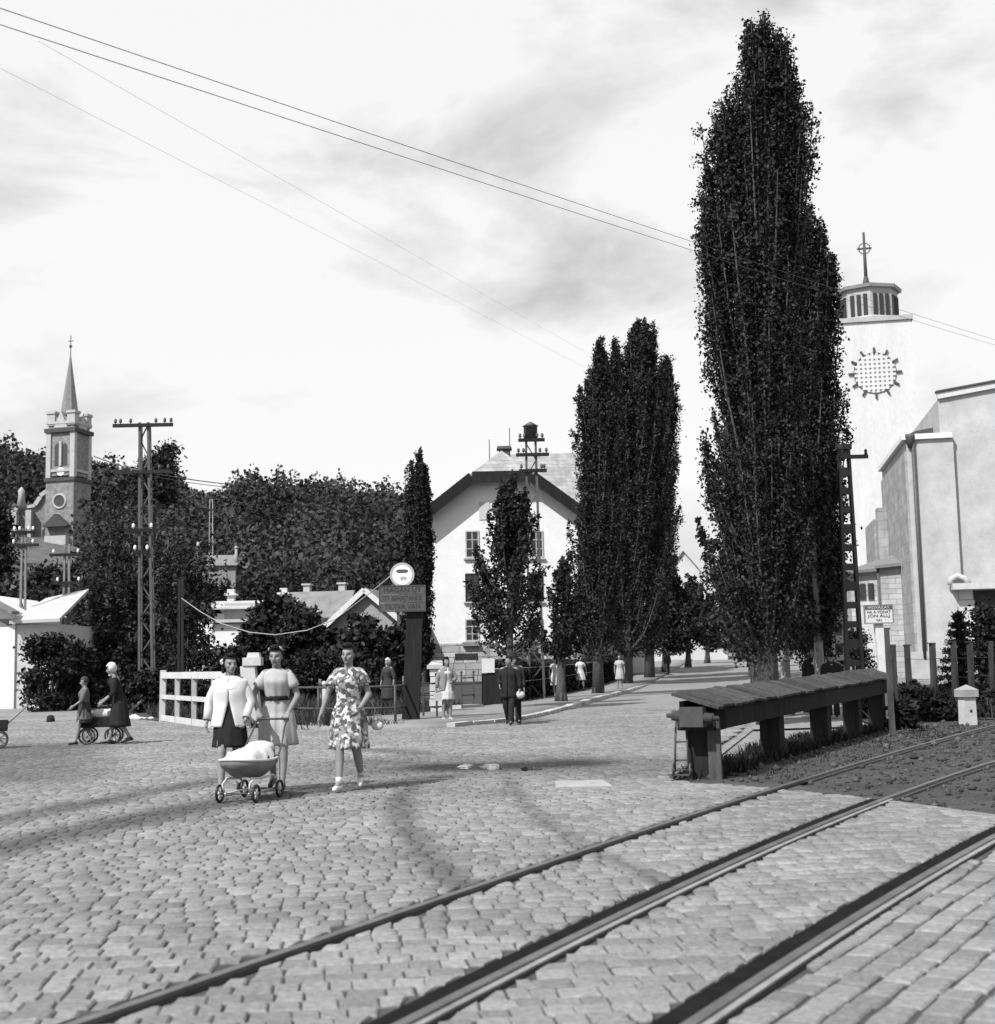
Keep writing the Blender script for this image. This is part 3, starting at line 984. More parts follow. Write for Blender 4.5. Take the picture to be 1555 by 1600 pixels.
# ---------------- white three-storey house with a half-hipped gable
def white_house():
    Y0 = 88.0
    a = P(671, 900, Y0); b = P(905, 900, Y0)
    gx0, gx1 = a.x, b.x
    W = gx1 - gx0
    base = gz(0, Y0)
    org = Vector(((gx0 + gx1) / 2, Y0, base))
    t = thing('white_house', 'tall white house with half-hipped gable and stone plinth behind the poplars', 'house', org)
    z = lambda py: P(790, py, Y0).z - base
    zp, ze, zt = z(1004), z(801), z(748)
    half = W / 2
    htop = 0.20 * W
    wall = MB()
    prof = [(-half, 0, zp), (half, 0, zp), (half, 0, ze), (htop, 0, zt), (-htop * 1.05, 0, zt), (-half, 0, ze)]
    L_ = 11.0
    wall.prism(prof, (0, 0, 0), (0, L_, 0))
    wall.build('wall', PLASTER, t)
    pl = MB(); pl.box((0, L_ / 2, zp / 2 - 0.5), (W - 0.1, L_ - 0.1, zp + 0.99)); pl.build('plinth_core', mat('plinth_mortar', 0.3, 0.95, 0.2, 3, 0.3, 20), t)
    # plinth stones, laid in courses with thin recessed joints
    zc = 0.0
    k = 0
    hs = [0.42, 0.36, 0.45, 0.38, 0.34, 0.42, 0.36, 0.4]
    while zc < zp - 0.1:
        h = min(hs[k % 8], zp - zc)
        x = -half - 0.04
        while x < half - 0.02:
            l = min(random.uniform(0.5, 1.25), half + 0.04 - x)
            if half + 0.04 - x - l < 0.3: l = half + 0.04 - x
            s = MB(); pr = random.uniform(0.0, 0.035)
            s.box((x + l / 2, 0.03 - pr, zc + h / 2), (l - 0.035, 0.20, h - 0.03))
            s.build('stone', STONE_L, t)
            x += l
        zc += h; k += 1
    # half-hipped roof of the gable wing: verge boards, soffit and slopes
    sl = (zt - ze) / (half - htop)
    ridge = z(712)
    ov, fo = 0.55, 0.9
    hr = ridge + 0.35
    roof = MB()
    th = 0.22
    back = L_ + 6
    for s in (-1, 1):
        e = (s * (half + ov), ze - sl * ov)
        kx = s * htop
        # lower slope and upper slope in one plane pair
        zz = lambda x: zt + 0.12 + (abs(htop) - abs(x)) * sl
        p = [(e[0], -fo, zz(e[0])), (kx, -fo, zz(kx)), (kx, -fo, zz(kx) + th), (e[0], -fo, zz(e[0]) + th)]
        roof.prism(p, (0, 0, 0), (0, back, 0))
        apex_y = 1.4
        roof.add([(kx, -fo, zz(kx) + th), (kx, back - fo, zz(kx) + th), (0, back - fo, hr + th), (0, apex_y, hr + th)], [(0, 1, 2, 3)])
    roof.add([(-htop, -fo, zt + 0.12 + th), (htop, -fo, zt + 0.12 + th), (0, 1.4, hr + th)], [(0, 1, 2)])
    # the flat hip front carries a closed underside
    roof.box((0, 1.0, zt + 0.12 + th / 2), (2 * htop - 0.01, 2 * (1.0 + fo) - 0.02, th - 0.01))
    slate = masonry_mat('roof_slates', 0.26, 0.42, 0.3, 0.02, 0.7, 0.12, 0.4)
    ro = roof.build('roof', slate, t)
    fas = MB()
    for s in (-1, 1):
        fas.bar((s * htop, -fo - 0.03, zt + 0.03), (s * (half + ov), -fo - 0.03, zt + 0.03 - sl * (half + ov - htop)), 0.05, 0.72)
    fas.bar((-htop, -fo - 0.032, zt + 0.05), (htop, -fo - 0.032, zt + 0.05), 0.05, 0.70)
    fas.build('fascia', WOOD_D, t)
    ch = MB(); ch.box((0.2, 2.9, hr + 0.1), (0.75, 0.75, 0.9)); ch.box((0.2, 2.9, hr + 0.62), (1.05, 1.05, 0.2), taper=0.9)
    ch.build('chimney', ROOF_D, ro)
    for px_, zz_ in ((765, 686), (797, 668)):
        q = P(px_, 712, Y0 + 3)
        mm = MB(); mm.tube([(q.x - org.x, 3.2, hr - 1.2), (q.x - org.x, 3.2, P(px_, zz_, Y0 + 3).z - base)], 0.035, 5)
        mm.build('lightning_rod', IRON, ro)
    # main body behind, its roof slope facing the street
    mb = MB(); mx0, mx1 = 0.4, half + 5.6
    mb.box(((mx0 + mx1) / 2, L_ + 4.9, (ze - 1) / 2), (mx1 - mx0, 9.7, ze + 1.0)); mb.build('rear_wing', PLASTER, t)
    r2 = MB()
    zr = P(850, 709, Y0 + L_ + 4.9).z - base
    r2.prism([(mx0, L_ - 0.6, ze - 0.45), (mx0, L_ + 4.9, zr), (mx0, L_ + 10.4, ze - 0.45), (mx0, L_ + 10.4, ze - 0.65), (mx0, L_ - 0.6, ze - 0.65)], (0, 0, 0), (mx1 - mx0 + 0.5, 0, 0))
    r2.build('rear_roof', slate, t)
    # windows: three rows, two columns each, dark open casements above
    cols = [z_ for z_ in (738, 838)]
    for px_ in cols:
        for y0, y1, op in ((829, 872, True), (896, 940, False), (967, 1002, True)):
            c = P(px_, (y0 + y1) / 2, Y0)
            hh = (y1 - y0) / FPX * Y0
            window(t, (c.x - org.x, -0.012, c.z - base), 0.92, hh, bars=(1, 2), frame=CONC if op else WOOD_D)
    c = P(757, 798, Y0); n = MB(); n.box((c.x - org.x, -0.02, c.z - base), (0.7, 0.06, 1.2)); n.build('niche_panel', PLASTER2, t)
    c = P(768, 985, Y0); n = MB(); n.box((c.x - org.x - 0.05, -0.05, c.z - base), (0.1, 0.1, 2.4)); n.build('downpipe', IRON, t)
    for px_ in (738, 720, 838):
        c = P(px_, 1026, Y0); n = MB(); n.box((c.x - org.x, -0.09, c.z - base), (0.75, 0.06, 0.42)); n.build('cellar_window', GLASS, t)
    # flower box and entrance canopy
    c = P(736, 1005, Y0); n = MB(); n.box((c.x - org.x, -0.24, c.z - base - 0.06), (1.1, 0.28, 0.26)); n.build('flower_box', WOOD_M, t)
white_house()

# ---------------- low houses beyond the bank
def low(px, py, Y): return P(px, py, Y)
def place(px, Y): p = P(px, 1000, Y); return (p.x, Y, gz(p.x, Y))
gable_house('low_house', 'small white gabled outbuilding next to the willow', place(297, 96), 0, 1.9, 5, 4.2, 5.6, PLASTER, ROOF_L)
def flat_house():
    Y = 92.0
    a, b = P(318, 960, Y), P(450, 960, Y)
    b0 = gz(0, Y)
    t = thing('low_house', 'long low house with pale shallow roof and grey wall panel', 'house', ((a.x + b.x) / 2, Y, b0), 0)
    w = b.x - a.x
    z = lambda py: P(380, py, Y).z - b0
    m = MB(); m.box((0, 4, z(958) / 2 - 0.5), (w, 8, z(958) + 1)); m.build('wall', PLASTER, t)
    m = MB(); m.box((-0.4, -0.03, z(955)), (2.1, 0.06, 1.15)); m.build('wall_panel', CONC, t)
    m = MB()
    m.prism([(-w / 2 - 0.4, -0.7, z(952)), (w / 2 + 0.6, -0.7, z(952)), (w / 2 + 0.3, 3, z(938)), (-w / 2 + 0.2, 3, z(938))], (0, 0, 0), (0, 0, 0.12))
    m.prism([(-w / 2 - 0.4, 8.6, z(952)), (w / 2 + 0.6, 8.6, z(952)), (w / 2 + 0.3, 3, z(938)), (-w / 2 + 0.2, 3, z(938))], (0, 0, 0), (0, 0, 0.12))
    r = m.build('roof', ROOF_L, t)
    for px in (357, 440):
        q = P(px, 935, Y + 2)
        m = MB(); m.box((q.x - (a.x + b.x) / 2, 3, z(930)), (0.5, 0.5, 1.2)); m.box((q.x - (a.x + b.x) / 2, 3, z(925)), (0.85, 0.85, 0.14)); m.build('chimney', STONE_W, r)
    q = P(368, 985, Y - 4); m = MB(); m.box((q.x - (a.x + b.x) / 2, -3.2, z(1010) / 2 + 0.2), (2.6, 3.6, z(977) + 1)); m.build('porch', PLASTER, t)
    m = MB(); m.box((q.x - (a.x + b.x) / 2 + 0.5, -3.2, z(974)), (4.2, 4.4, 0.2)); m.build('porch_roof', ROOF_L, t)
    for px in (400, 425):
        q = P(px, 968, Y); window(t, (q.x - (a.x + b.x) / 2, -0.01, z(966)), 0.7, 0.55, sill=False)
flat_house()
gable_house('low_house', 'low cottage with pale roof and stubby chimney beside the garden trees', place(492, 97), R(90), 6, 5.0, 3.6, 4.9, PLASTER2, ROOF_L, chim=((0.4, 2.2, 0.7),), wins=())
q = P(573, 925, 84.0); b0 = gz(0, 84)
gable_house('brick_cottage', 'gabled grey cottage with pale bargeboards behind the round road sign', (q.x, 84, b0), R(-12), 5.0, 8.0, P(573, 977, 84).z - b0, P(573, 924, 84).z - b0, mat('cottage_wall', 0.24, 0.9, 0.2, 2, 0.4, 14), ROOF_M, over=0.5, barge=PAINT_W, chim=((1.3, 5.0, 0.9), (-0.6, 6.5, 0.9)), wins=((1.1, 2.3, 0.7, 0.8),))
q = P(548, 925, 112.0); b0 = gz(0, 112)
gable_house('low_house', 'small far cottage with two pale chimneys behind the gabled cottage', (q.x, 112, b0), R(80), 5, 5, 4.9, P(548, 926, 112).z - b0, PLASTER2, ROOF_M, chim=((0.3, 0.8, 1.0), (0.3, 3.9, 1.0)))
# white house at the left edge
q = P(20, 1000, 58.0)
def left_house():
    Y = 58.0
    z = lambda py: P(30, py, Y).z
    c = P(-30, 960, Y)
    t = thing('whitewashed_house', 'whitewashed house with pale lean-to roof at the bend of the lane', 'house', (c.x, Y, 0))
    X = lambda px: P(px, 960, Y).x - c.x
    m = MB(); m.prism([(X(-90), 0, -0.5), (X(24), 0, -0.5), (X(24), 0, z(956)), (X(-30), 0, z(926)), (X(-90), 0, z(956))], (0, 0, 0), (0, 7, 0)); m.build('wall', PLASTER, t)
    m = MB(); m.box(((X(24) + X(88)) / 2, 3.0, z(976) / 2 - 0.5), (X(88) - X(24), 5.8, 1.0 + z(976))); m.build('side_wing', PLASTER2, t)
    m = MB(); m.prism([(X(20), -0.4, z(975)), (X(98), -0.4, z(973)), (X(92), 4.2, z(918)), (X(20), 4.2, z(932))], (0, 0, 0), (0, 0, 0.14)); m.build('wing_roof', ROOF_L, t)
    m = MB()
    for s, e in ((-30, 29), (-30, -95)):
        m.bar((X(s), -0.35, z(925)), (X(e), -0.35, z(958)), 0.9, 0.14)
    m.build('verge', ROOF_M, t)
    n = MB(); n.box((X(2), -0.02, z(972)), (0.9, 0.05, 0.28)); n.build('vent_slot', ROOF_M, t)
left_house()
# villa roof with finials half hidden on the slope
q = P(340, 872, 205.0)
vz = base_z(q.x, 205)
t = thing('hill_villa', 'villa with dark roof and two finials half hidden on the wooded slope', 'house', (q.x, 205, vz))
z = lambda py: P(340, py, 205).z - vz
X = lambda px: P(px, 872, 205).x - q.x
m = MB(); m.box((0, 3, z(880) / 2 - 1), (X(366) - X(310), 6, z(880) + 2)); m.build('wall', mat('villa_wall', 0.2, 0.9, 0.3, 1, 0.3, 8), t)
m = MB()
m.prism([(X(300), -0.6, z(884)), (X(372), -0.6, z(884)), (X(364), 3, z(866)), (X(310), 3, z(866))], (0, 0, 0), (0, 0.2, 0.12))
m.prism([(X(300), -0.7, z(884)), (X(324), -0.7, z(884)), (X(308), -0.7, z(853))], (0, 0, 0), (0, 3.4, 0))
ro = m.build('roof', ROOF_M, t)
for px, py in ((308, 842), (368, 856)):
    m = MB(); m.tube([(X(px), 0.6, z(885)), (X(px), 0.6, z(py))], [0.4, 0.16], 6); m.ball((X(px), 0.6, z(py)), 0.3, 8); m.build('finial', STONE_L, ro)
for px in (322, 348):
    window(t, (X(px), -0.01, z(888)), 0.9, 0.8, sill=False)

# ---------------- church with the needle spire on the hillside
def hill_church():
    Y = 260.0
    c = P(107, 760, Y)
    gz0 = base_z(c.x, Y)
    t = thing('hill_church', 'stone church with needle spire and clock among trees on the hillside', 'church', (c.x, Y, gz0))
    z = lambda py: P(107, py, Y).z - gz0
    u = lambda px: (px - 107) / FPX * Y
    ST = masonry_mat('church_stone', 0.2, 0.9, 0.45, 0.03, 0.75, 0.15)
    TR = mat('church_trim', 0.34, 0.9, 0.15, 1.0, 0.2, 6)
    DK = mat('church_dark', 0.05, 0.8, 0.2, 2, 0)
    hw = u(131) + 0.05
    tr = R(-14)
    tw = MB(); tw.box((0, 0, z(750) / 2 - 2), (2 * hw, 2 * hw, z(750) + 4)); tw.build('tower_base', ST, t).rotation_euler = (0, 0, tr)
    t2 = MB(); t2.box((0, 0, (z(746) + z(655)) / 2), (2 * hw * 0.92, 2 * hw * 0.92, z(655) - z(746))); b2 = t2.build('belfry', ST, t); b2.rotation_euler = (0, 0, tr)
    for py, k, hh in ((752, 1.1, 0.75), (738, 1.0, 0.5), (676, 1.12, 0.8), (664, 1.04, 0.5)):
        m = MB(); m.box((0, 0, z(py)), (2 * hw * k, 2 * hw * k, hh)); m.build('cornice', DK if py in (752, 676) else TR, t).rotation_euler = (0, 0, tr)
    # corner turrets, gablets and spire
    for sx in (-1, 1):
        for sy in (-1, 1):
            m = MB(); m.box((sx * hw * 0.72, sy * hw * 0.72, z(657)), (1.7, 1.7, z(646) - z(668))); m.box((sx * hw * 0.72, sy * hw * 0.72, z(648)), (2.1, 2.1, 0.5))
            m.build('corner_turret', TR, t).rotation_euler = (0, 0, tr)
            m = MB(); m.box((sx * hw * 0.86, sy * hw * 0.86, (z(750) + z(676)) / 2), (1.0, 1.0, z(676) - z(750) - 0.3)); m.build('pilaster', TR, t).rotation_euler = (0, 0, tr)
    for k in range(4):
        m = MB(); m.prism([(-1.5, -hw * 1.02, z(672)), (1.5, -hw * 1.02, z(672)), (0, -hw * 1.02, z(646))], (0, 0, 0), (0, 1.2, 0)); m.build('gablet', TR, t).rotation_euler = (0, 0, tr + k * math.pi / 2)
    m = MB(); m.lathe([(u(121.5), z(650)), (0.12, z(556)), (0.1, z(540))], 8, smooth=False)
    sp = m.build('spire', mat('spire_slate', 0.16, 0.7, 0.2, 1.5, 0.3, 6), t); sp.rotation_euler = (0, 0, tr)
    m = MB(); m.tube([(0, 0, z(545)), (0, 0, z(524))], 0.1, 6); m.bar((-0.6, 0, z(533)), (0.6, 0, z(533)), 0.12, 0.14); m.ball((0, 0, z(541)), 0.32, 8); m.build('cross', IRON_M, sp)
    # belfry openings, clock, rose
    for k in (0, 3):
        e = Matrix.Rotation(tr + k * math.pi / 2, 4, 'Z')
        for sx in (-0.85, 0.85):
            m = MB()
            arch = [(sx - 0.55, z(731)), (sx + 0.55, z(731)), (sx + 0.55, z(702))] + [(sx + 0.55 * math.cos(a), z(702) + 0.75 * math.sin(a)) for a in (0.6, 1.2, 1.57, 1.95, 2.55)] + [(sx - 0.55, z(702))]
            m.prism([(x, -hw * 0.935, zz) for x, zz in arch], (0, 0, 0), (0, 0.3, 0)); m.build('louvred_opening', DK, t).matrix_local = e
        m = MB(); m.bar((0, -hw * 0.95, z(731)), (0, -hw * 0.95, z(693)), 0.5, 0.5); m.build('mullion', TR, t).matrix_local = e
        m = MB()
        m.torus((0, -hw * 0.93, z(739)), 0.01, 0.01, 'Y', 6, 3)
        n_ = 20; m.prism([(0.85 * math.cos(6.283 * i / n_), -hw * 0.945, z(739.5) + 0.85 * math.sin(6.283 * i / n_)) for i in range(n_)], (0, 0, 0), (0, 0.3, 0)); m.build('clock_face', PORC, t).matrix_local = e
        m = MB(); m.torus((0, -hw * 1.0, z(786)), 1.35, 0.25, 'Y', 20, 6); m.build('rose_window_ring', TR, t).matrix_local = e
        m = MB(); m.prism([(1.2 * math.cos(6.283 * i / n_), -hw * 1.01, z(786) + 1.2 * math.sin(6.283 * i / n_)) for i in range(n_)], (0, 0, 0), (0, 0.2, 0)); m.build('rose_window', DK, t).matrix_local = e
    m = MB(); m.prism([(-2.6, -hw - 1.6, z(826)), (2.6, -hw - 1.6, z(826)), (2.6, -hw - 1.6, z(824)), (0, -hw - 1.6, z(806)), (-2.6, -hw - 1.6, z(824))], (0, 0, 0), (0, 2.2, 0)); m.build('porch_gable', DK, t).rotation_euler = (0, 0, tr)
    m = MB(); m.box((0, -hw - 0.4, z(840) / 2 - 2), (4.6, 2.0, z(822) + 4 - (z(822) - z(840)))); m.build('porch', TR, t).rotation_euler = (0, 0, tr)
    # nave and its stepped gable on the left
    e = Matrix.Rotation(R(-14), 4, 'Z')
    nx0, nx1 = u(14), u(86)
    m = MB()
    m.prism([(nx0, 2.2, -4), (nx1 + 1, 2.2, -4), (nx1 + 1, 2.2, z(752)), (u(60), 2.2, z(772)), (u(52), 2.2, z(784)), (nx0, 2.2, z(792))], (0, 0, 0), (0, 16, 0)); m.build('nave', ST, t)
    m = MB(); m.bar((nx1 + 0.5, 2.0, z(749)), (u(58), 2.0, z(772)), 0.9, 0.8); m.bar((u(58), 2.0, z(774)), (u(50), 2.0, z(786)), 0.9, 0.8); m.bar((u(50), 2.0, z(787)), (u(18), 2.0, z(792)), 0.9, 0.6); m.build('gable_coping', TR, t)
    for px, w in ((20, 9), (43, 9)):
        m = MB(); m.box((u(px), 1.2, z(800) / 2 - 2), (u(107 + w) , 1.6, z(790) + 4)); m.build('buttress', TR, t)
    for px in (29,):
        m = MB(); m.lathe([(0.9, z(790)), (0.6, z(770)), (0.7, z(764)), (0.1, z(758))], 8, (u(px), 1.4, 0)); m.build('pinnacle', TR, t)
    for px, y0, y1 in ((69, 818, 852), (69, 782, 798)):
        m = MB(); w = 1.0 if y0 > 800 else 0.5
        arch = [(u(px) - w, z(y1)), (u(px) + w, z(y1)), (u(px) + w, z(y0 + 8)), (u(px), z(y0)), (u(px) - w, z(y0 + 8))]
        m.prism([(x, 2.1, zz) for x, zz in arch], (0, 0, 0), (0, 0.3, 0)); m.build('nave_window', DK if y0 > 800 else TR, t)
    m = MB(); m.prism([(nx0 - 0.4, 10, z(792)), (nx1 + 1.4, 10, z(752)), (nx1 + 1.4, 19, z(752)), (nx0 - 0.4, 19, z(792))], (0, 0, 0), (0, 0, 0.3)); m.build('roof', ROOF_M, t)
hill_church()

# ---------------- modern church on the right: tower, nave, porch
def modern_tower():
    Y = 141.0
    c = P(1363, 500, Y)
    g0 = gz(c.x, Y)
    t = thing('church_tower', 'tall white square bell tower with round grille window and tall cross', 'tower', (c.x, Y, g0), SROT)
    z = lambda py: P(1363, py, Y).z - g0
    hw = 59.0 / FPX * Y
    m = MB(); m.box((0, hw, z(503) / 2 - 0.5), (2 * hw * 1.03, 2 * hw * 1.03, z(503) + 1), taper=0.975); m.build('shaft', TOWERMAT, t)
    m = MB(); m.box((0, hw, z(499)), (2 * hw + 0.5, 2 * hw + 0.5, 0.5)); m.build('cornice', mat('tower_trim', 0.3, 0.9, 0.15, 1, 0.2, 8), t)
    LM = mat('lantern_wall', 0.32, 0.9, 0.12, 1, 0.2, 8)
    rr = 48.5 / FPX * Y
    lan = MB(); lan.lathe([(rr * 1.0, z(496)), (rr * 1.0, z(444))], 8, (0, hw, 0), smooth=False)
    lo = lan.build('lantern', LM, t)
    me = lo.data
    ring = MB(); ring.lathe([(rr * 1.12, z(497)), (rr * 1.12, z(492)), (rr * 1.03, z(489))], 8, (0, hw, 0), smooth=False); ring.build('lantern_base', LM, t)
    rf = MB(); rf.lathe([(rr * 1.13, z(445)), (rr * 1.15, z(440)), (rr * 0.4, z(434)), (0.3, z(431))], 8, (0, hw, 0), smooth=False)
    ro = rf.build('lantern_roof', mat('copper_roof', 0.2, 0.6, 0.2, 1, 0.2, 8), t)
    for k in range(8):
        a = k * math.pi / 4 + math.pi / 8
        ap = rr * math.cos(math.pi / 8)
        for j in (-1, 0, 1):
            m = MB(); m.box((j * 0.72, -ap - 0.01, (z(488) + z(455)) / 2), (0.42, 0.3, z(455) - z(488)))
            o = m.build('sound_opening', mat('opening_dark', 0.03, 0.9, 0.1, 3, 0), lo)
            o.matrix_local = Matrix.Translation((0, hw, 0)) @ Matrix.Rotation(a, 4, 'Z')
    for ob in (lo, ring, ro): pass
    cr = MB(); cr.tube([(0, hw, z(436)), (0, hw, z(345))], [0.22, 0.13], 8); cr.tube([(0, hw, z(434)), (0, hw, z(416))], [0.5, 0.22], 8)
    cr.bar((-11.5 / FPX * Y, hw, z(371)), (11.5 / FPX * Y, hw, z(371)), 0.16, 0.2); cr.torus((0, hw, z(371)), 0.62, 0.06, 'Y', 24, 6)
    cr.build('cross', IRON, t)
    # round window: white lattice before a dark disc painted as the opening's shade, rays round it
    wz, wr = z(583), 32.0 / FPX * Y
    fr = -hw * 0.03 + 0.28
    m = MB(); n_ = 48
    m.prism([(wr * math.cos(6.283 * i / n_), -0.02, wz + wr * math.sin(6.283 * i / n_)) for i in range(n_)], (0, 0, 0), (0, 0.25, 0)); rw = m.build('round_window', mat('opening_dark', 0.03), t)
    N_ = 9
    step = 2 * wr / N_
    for i in range(N_ + 1):
        x = -wr + i * step
        hl = math.sqrt(max(0.02, wr * wr - x * x)) + 0.02
        if hl < 0.4: continue
        m = MB(); m.bar((x, -0.10, wz - hl), (x, -0.10, wz + hl), 0.27, 0.16, up=Vector((0, 1, 0))); m.build('lattice_bar', TOWERMAT, rw)
        m = MB(); m.bar((-hl, -0.101, wz + x), (hl, -0.101, wz + x), 0.165, 0.27); m.build('lattice_bar', TOWERMAT, rw)
    for i in range(12):
        a = i * math.pi / 6
        p, q = wr + 0.02, wr + 0.62
        m = MB(); m.bar((p * math.cos(a), -0.12, wz + p * math.sin(a)), (q * math.cos(a), -0.12, wz + q * math.sin(a)), 0.2, 0.26, up=Vector((0, 1, 0))); m.build('ray', IRON, t)
    m = MB(); m.torus((0, -0.08, wz), wr + 0.03, 0.06, 'Y', 48, 6); m.build('window_rim', IRON_M, rw)
modern_tower()

def modern_nave():
    Y = 75.0
    a = P(1425, 850, Y)
    g0 = 0.35
    t = thing('modern_church', 'large pale church nave with flat parapets, downpipe and scrolled portal', 'church', (a.x, Y, g0), SROT)
    z = lambda py, px=1440: P(px, py, Y).z - g0
    u = lambda px: (P(px, 850, Y).x - a.x) / math.cos(SROT)
    NM = mat('nave_plaster', 0.36, 0.92, 0.22, 0.6, 0.3, 5, 0.02, fine=0.06)
    SM = masonry_mat('nave_side_stone', 0.28, 1.1, 0.55, 0.02, 0.8, 0.1)
    # lower bay with the downpipe
    m = MB(); m.box(((u(1462) + 1.2) / 2, 6.5, z(686) / 2 - 0.5), (u(1462) + 1.2, 13, z(686) + 1)); m.build('side_bay', NM, t)
    m = MB(); m.box(((u(1462) + 1.1) / 2 - 0.1, 6.5, z(683)), (u(1462) + 1.4, 13.4, 0.3)); m.build('bay_cornice', PLASTER, t)
    m = MB(); m.prism([(-0.2, -0.1, z(682)), (u(1466), -0.1, z(682)), (u(1466), -0.1, z(670)), (u(1440), -0.1, z(674))], (0, 0, 0), (0, 13.2, 0)); m.build('bay_roof', ROOF_D, t)
    # receding stepped side buttresses towards the tower
    m = MB(); m.box((-0.06, 6.5, z(705) / 2 - 0.5), (0.12, 12.8, z(705) + 1)); m.build('side_facing', SM, t)
    for k in range(3):
        m = MB(); top = z(760) * (1 - 0.16 * k)
        m.box((-0.35, 11.2 + 1.5 * k, top / 2 - 0.5), (0.7 + 0.2 * k, 1.2, top + 1)); m.build('stepped_buttress', SM, t)
    m = MB(); m.box((-0.1, 13.0 + 3.1, z(705) * 0.40), (1.2, 6, z(705) * 0.8)); m.build('rear_bay', SM, t)
    # tall main block, parapet climbing to the right
    x0, x1 = u(1457) + 0.75, u(1457) + 18
    m = MB()
    m.prism([(x0, 0.35, -0.5), (x1, 0.35, -0.5), (x1, 0.35, z(604, 1555) + 0.3), (x0 + 7, 0.35, z(604, 1555) + 0.35), (x0, 0.35, z(624))], (0, 0, 0), (0, 24, 0)); m.build('main_block', NM, t)
    m = MB()
    m.bar((x0 - 0.05, 0.3, z(620)), (x0 + 7, 0.3, z(600, 1555) + 0.35), 0.3, 0.34); m.bar((x0 + 7, 0.3, z(600, 1555) + 0.35), (x1, 0.3, z(600, 1555) + 0.35), 0.3, 0.34); m.build('parapet', TOWERMAT, t)
    m = MB(); m.bar((x0 - 0.12, 0.3, z(613.5)), (x0 + 7, 0.3, z(594, 1555) + 0.35), 0.5, 0.10); m.bar((x0 + 7, 0.3, z(594, 1555) + 0.35), (x1, 0.3, z(594, 1555) + 0.35), 0.5, 0.10); m.build('parapet_flashing', ROOF_D, t)
    # downpipe
    m = MB(); m.tube([(0.35, -0.12, z(688)), (0.35, -0.12, z(1030))], 0.11, 8); m.lathe([(0.13, z(700)), (0.3, z(684)), (0.3, z(679))], 8, (0.2, -0.12, 0)); m.build('downpipe', IRON_M, t)
    m = MB(); m.box((6, -0.05, z(1018) / 2 - 0.4), (13, 0.24, z(1018) + 0.8)); m.build('plinth', STONE_L, t)
    # portal with scrolled lintel
    px0, px1 = u(1478), u(1478) + 7.4
    wm = mat('doorway_dark', 0.03, 0.8, 0.3, 3, 0.2, 20)
    m = MB(); m.box(((u(1508) + px1 - 1.1) / 2, 0.26, z(1030) / 2 + z(925) / 2), (px1 - 1.1 - u(1508), 0.5, z(925) - z(1030))); po = m.build('portal', wm, t)
    m = MB(); m.box(((px0 + px1) / 2, -0.35, z(919)), (px1 - px0, 1.0, 0.34)); m.build('lintel', CONC_W, po)
    for s in (px0 + 0.45, px1 - 0.45):
        m = MB(); m.tube([(s - 0.5, -0.3, z(916)), (s - 0.45, -0.3, z(907)), (s - 0.1, -0.3, z(902)), (s + 0.3, -0.3, z(906)), (s + 0.5, -0.3, z(916))], 0.16, 8); m.build('scroll', CONC_W, po)
        for k in range(5):
            m = MB(); zz = z(931 + 17 * k); m.box((s + 0.35 * (1 if s < 10 else -1), 0.16, zz), (0.75 + 0.12 * (k % 2), 0.5, 0.58)); m.build('column_drum', STONE_W, po)
    for k in range(4):
        m = MB(); m.box((px0 + 2.9, -0.4 - 0.42 * k, 0.62 - 0.2 * k), (6.0, 0.5, 0.24)); m.build('step', STONE_W, t)
    # dark tall window at the frame's edge
    m = MB(); m.box((u(1556) + 0.6, 0.30, z(800)), (0.9, 0.3, 3.2)); m.build('tall_window', GLASS, t)
modern_nave()

def annex():
    Y = 80.0
    a = P(1378, 940, Y)
    g0 = 0.4
    t = thing('church_annex', 'low stone church annex with hipped roof and narrow windows below the tower', 'building', (a.x, Y, g0), SROT)
    z = lambda py: P(1378, py, Y).z - g0
    u = lambda px: (P(px, 940, Y).x - a.x) / math.cos(SROT)
    AM = masonry_mat('annex_stone', 0.36, 0.85, 0.3, 0.018, 0.62, 0.14)
    w = u(1418)
    m = MB(); m.box((w / 2, 4, z(884) / 2 - 0.5), (w, 8, z(884) + 1)); m.build('wall', AM, t)
    l = u(1336)
    m = MB(); m.box((l / 2 - 0.01, 4.6, z(889) / 2 - 0.5), (-l, 6.4, z(889) + 1)); m.build('side_wing', AM, t)
    m = MB()
    e0, e1 = -0.35, w + 0.1
    m.add([(l - 0.4, 1.0, z(889)), (0, 1.0, z(886)), (e0, -0.4, z(884)), (e1, -0.4, z(880)), (e1, 4, z(857)), (l + 1.6, 4.4, z(872)), (l - 0.4, 8.2, z(889)), (e1, 8.4, z(882))],
          [(0, 1, 4, 5), (1, 2, 4), (2, 3, 4), (0, 5, 6), (5, 4, 7, 6)])
    m.add([(l - 0.4, 1.0, z(889) - 0.18), (0, 1.0, z(886) - 0.18), (e0, -0.4, z(884) - 0.18), (e1, -0.4, z(880) - 0.18), (l - 0.4, 1.0, z(889)), (0, 1.0, z(886)), (e0, -0.4, z(884)), (e1, -0.4, z(880))], [(0, 1, 5, 4), (1, 2, 6, 5), (2, 3, 7, 6)])
    m.build('roof', ROOF_M, t)
    for px in (1345, 1354, 1366):
        m = MB(); m.box((u(px), 1.37, z(922)), (0.30 if px < 1360 else 0.34, 0.12, 1.0)); m.build('narrow_window', GLASS, t)
    m = MB(); m.tube([(-0.15, -0.1, z(886)), (-0.1, -0.12, 0)], 0.07, 6); m.build('downpipe', IRON_M, t)
    m = MB(); m.box((u(1360), 0.6, z(945) / 2 - 0.1), (u(1378) - u(1346), 1.4, z(945))); m.build('retaining_wall', STONE_W, t)
annex()
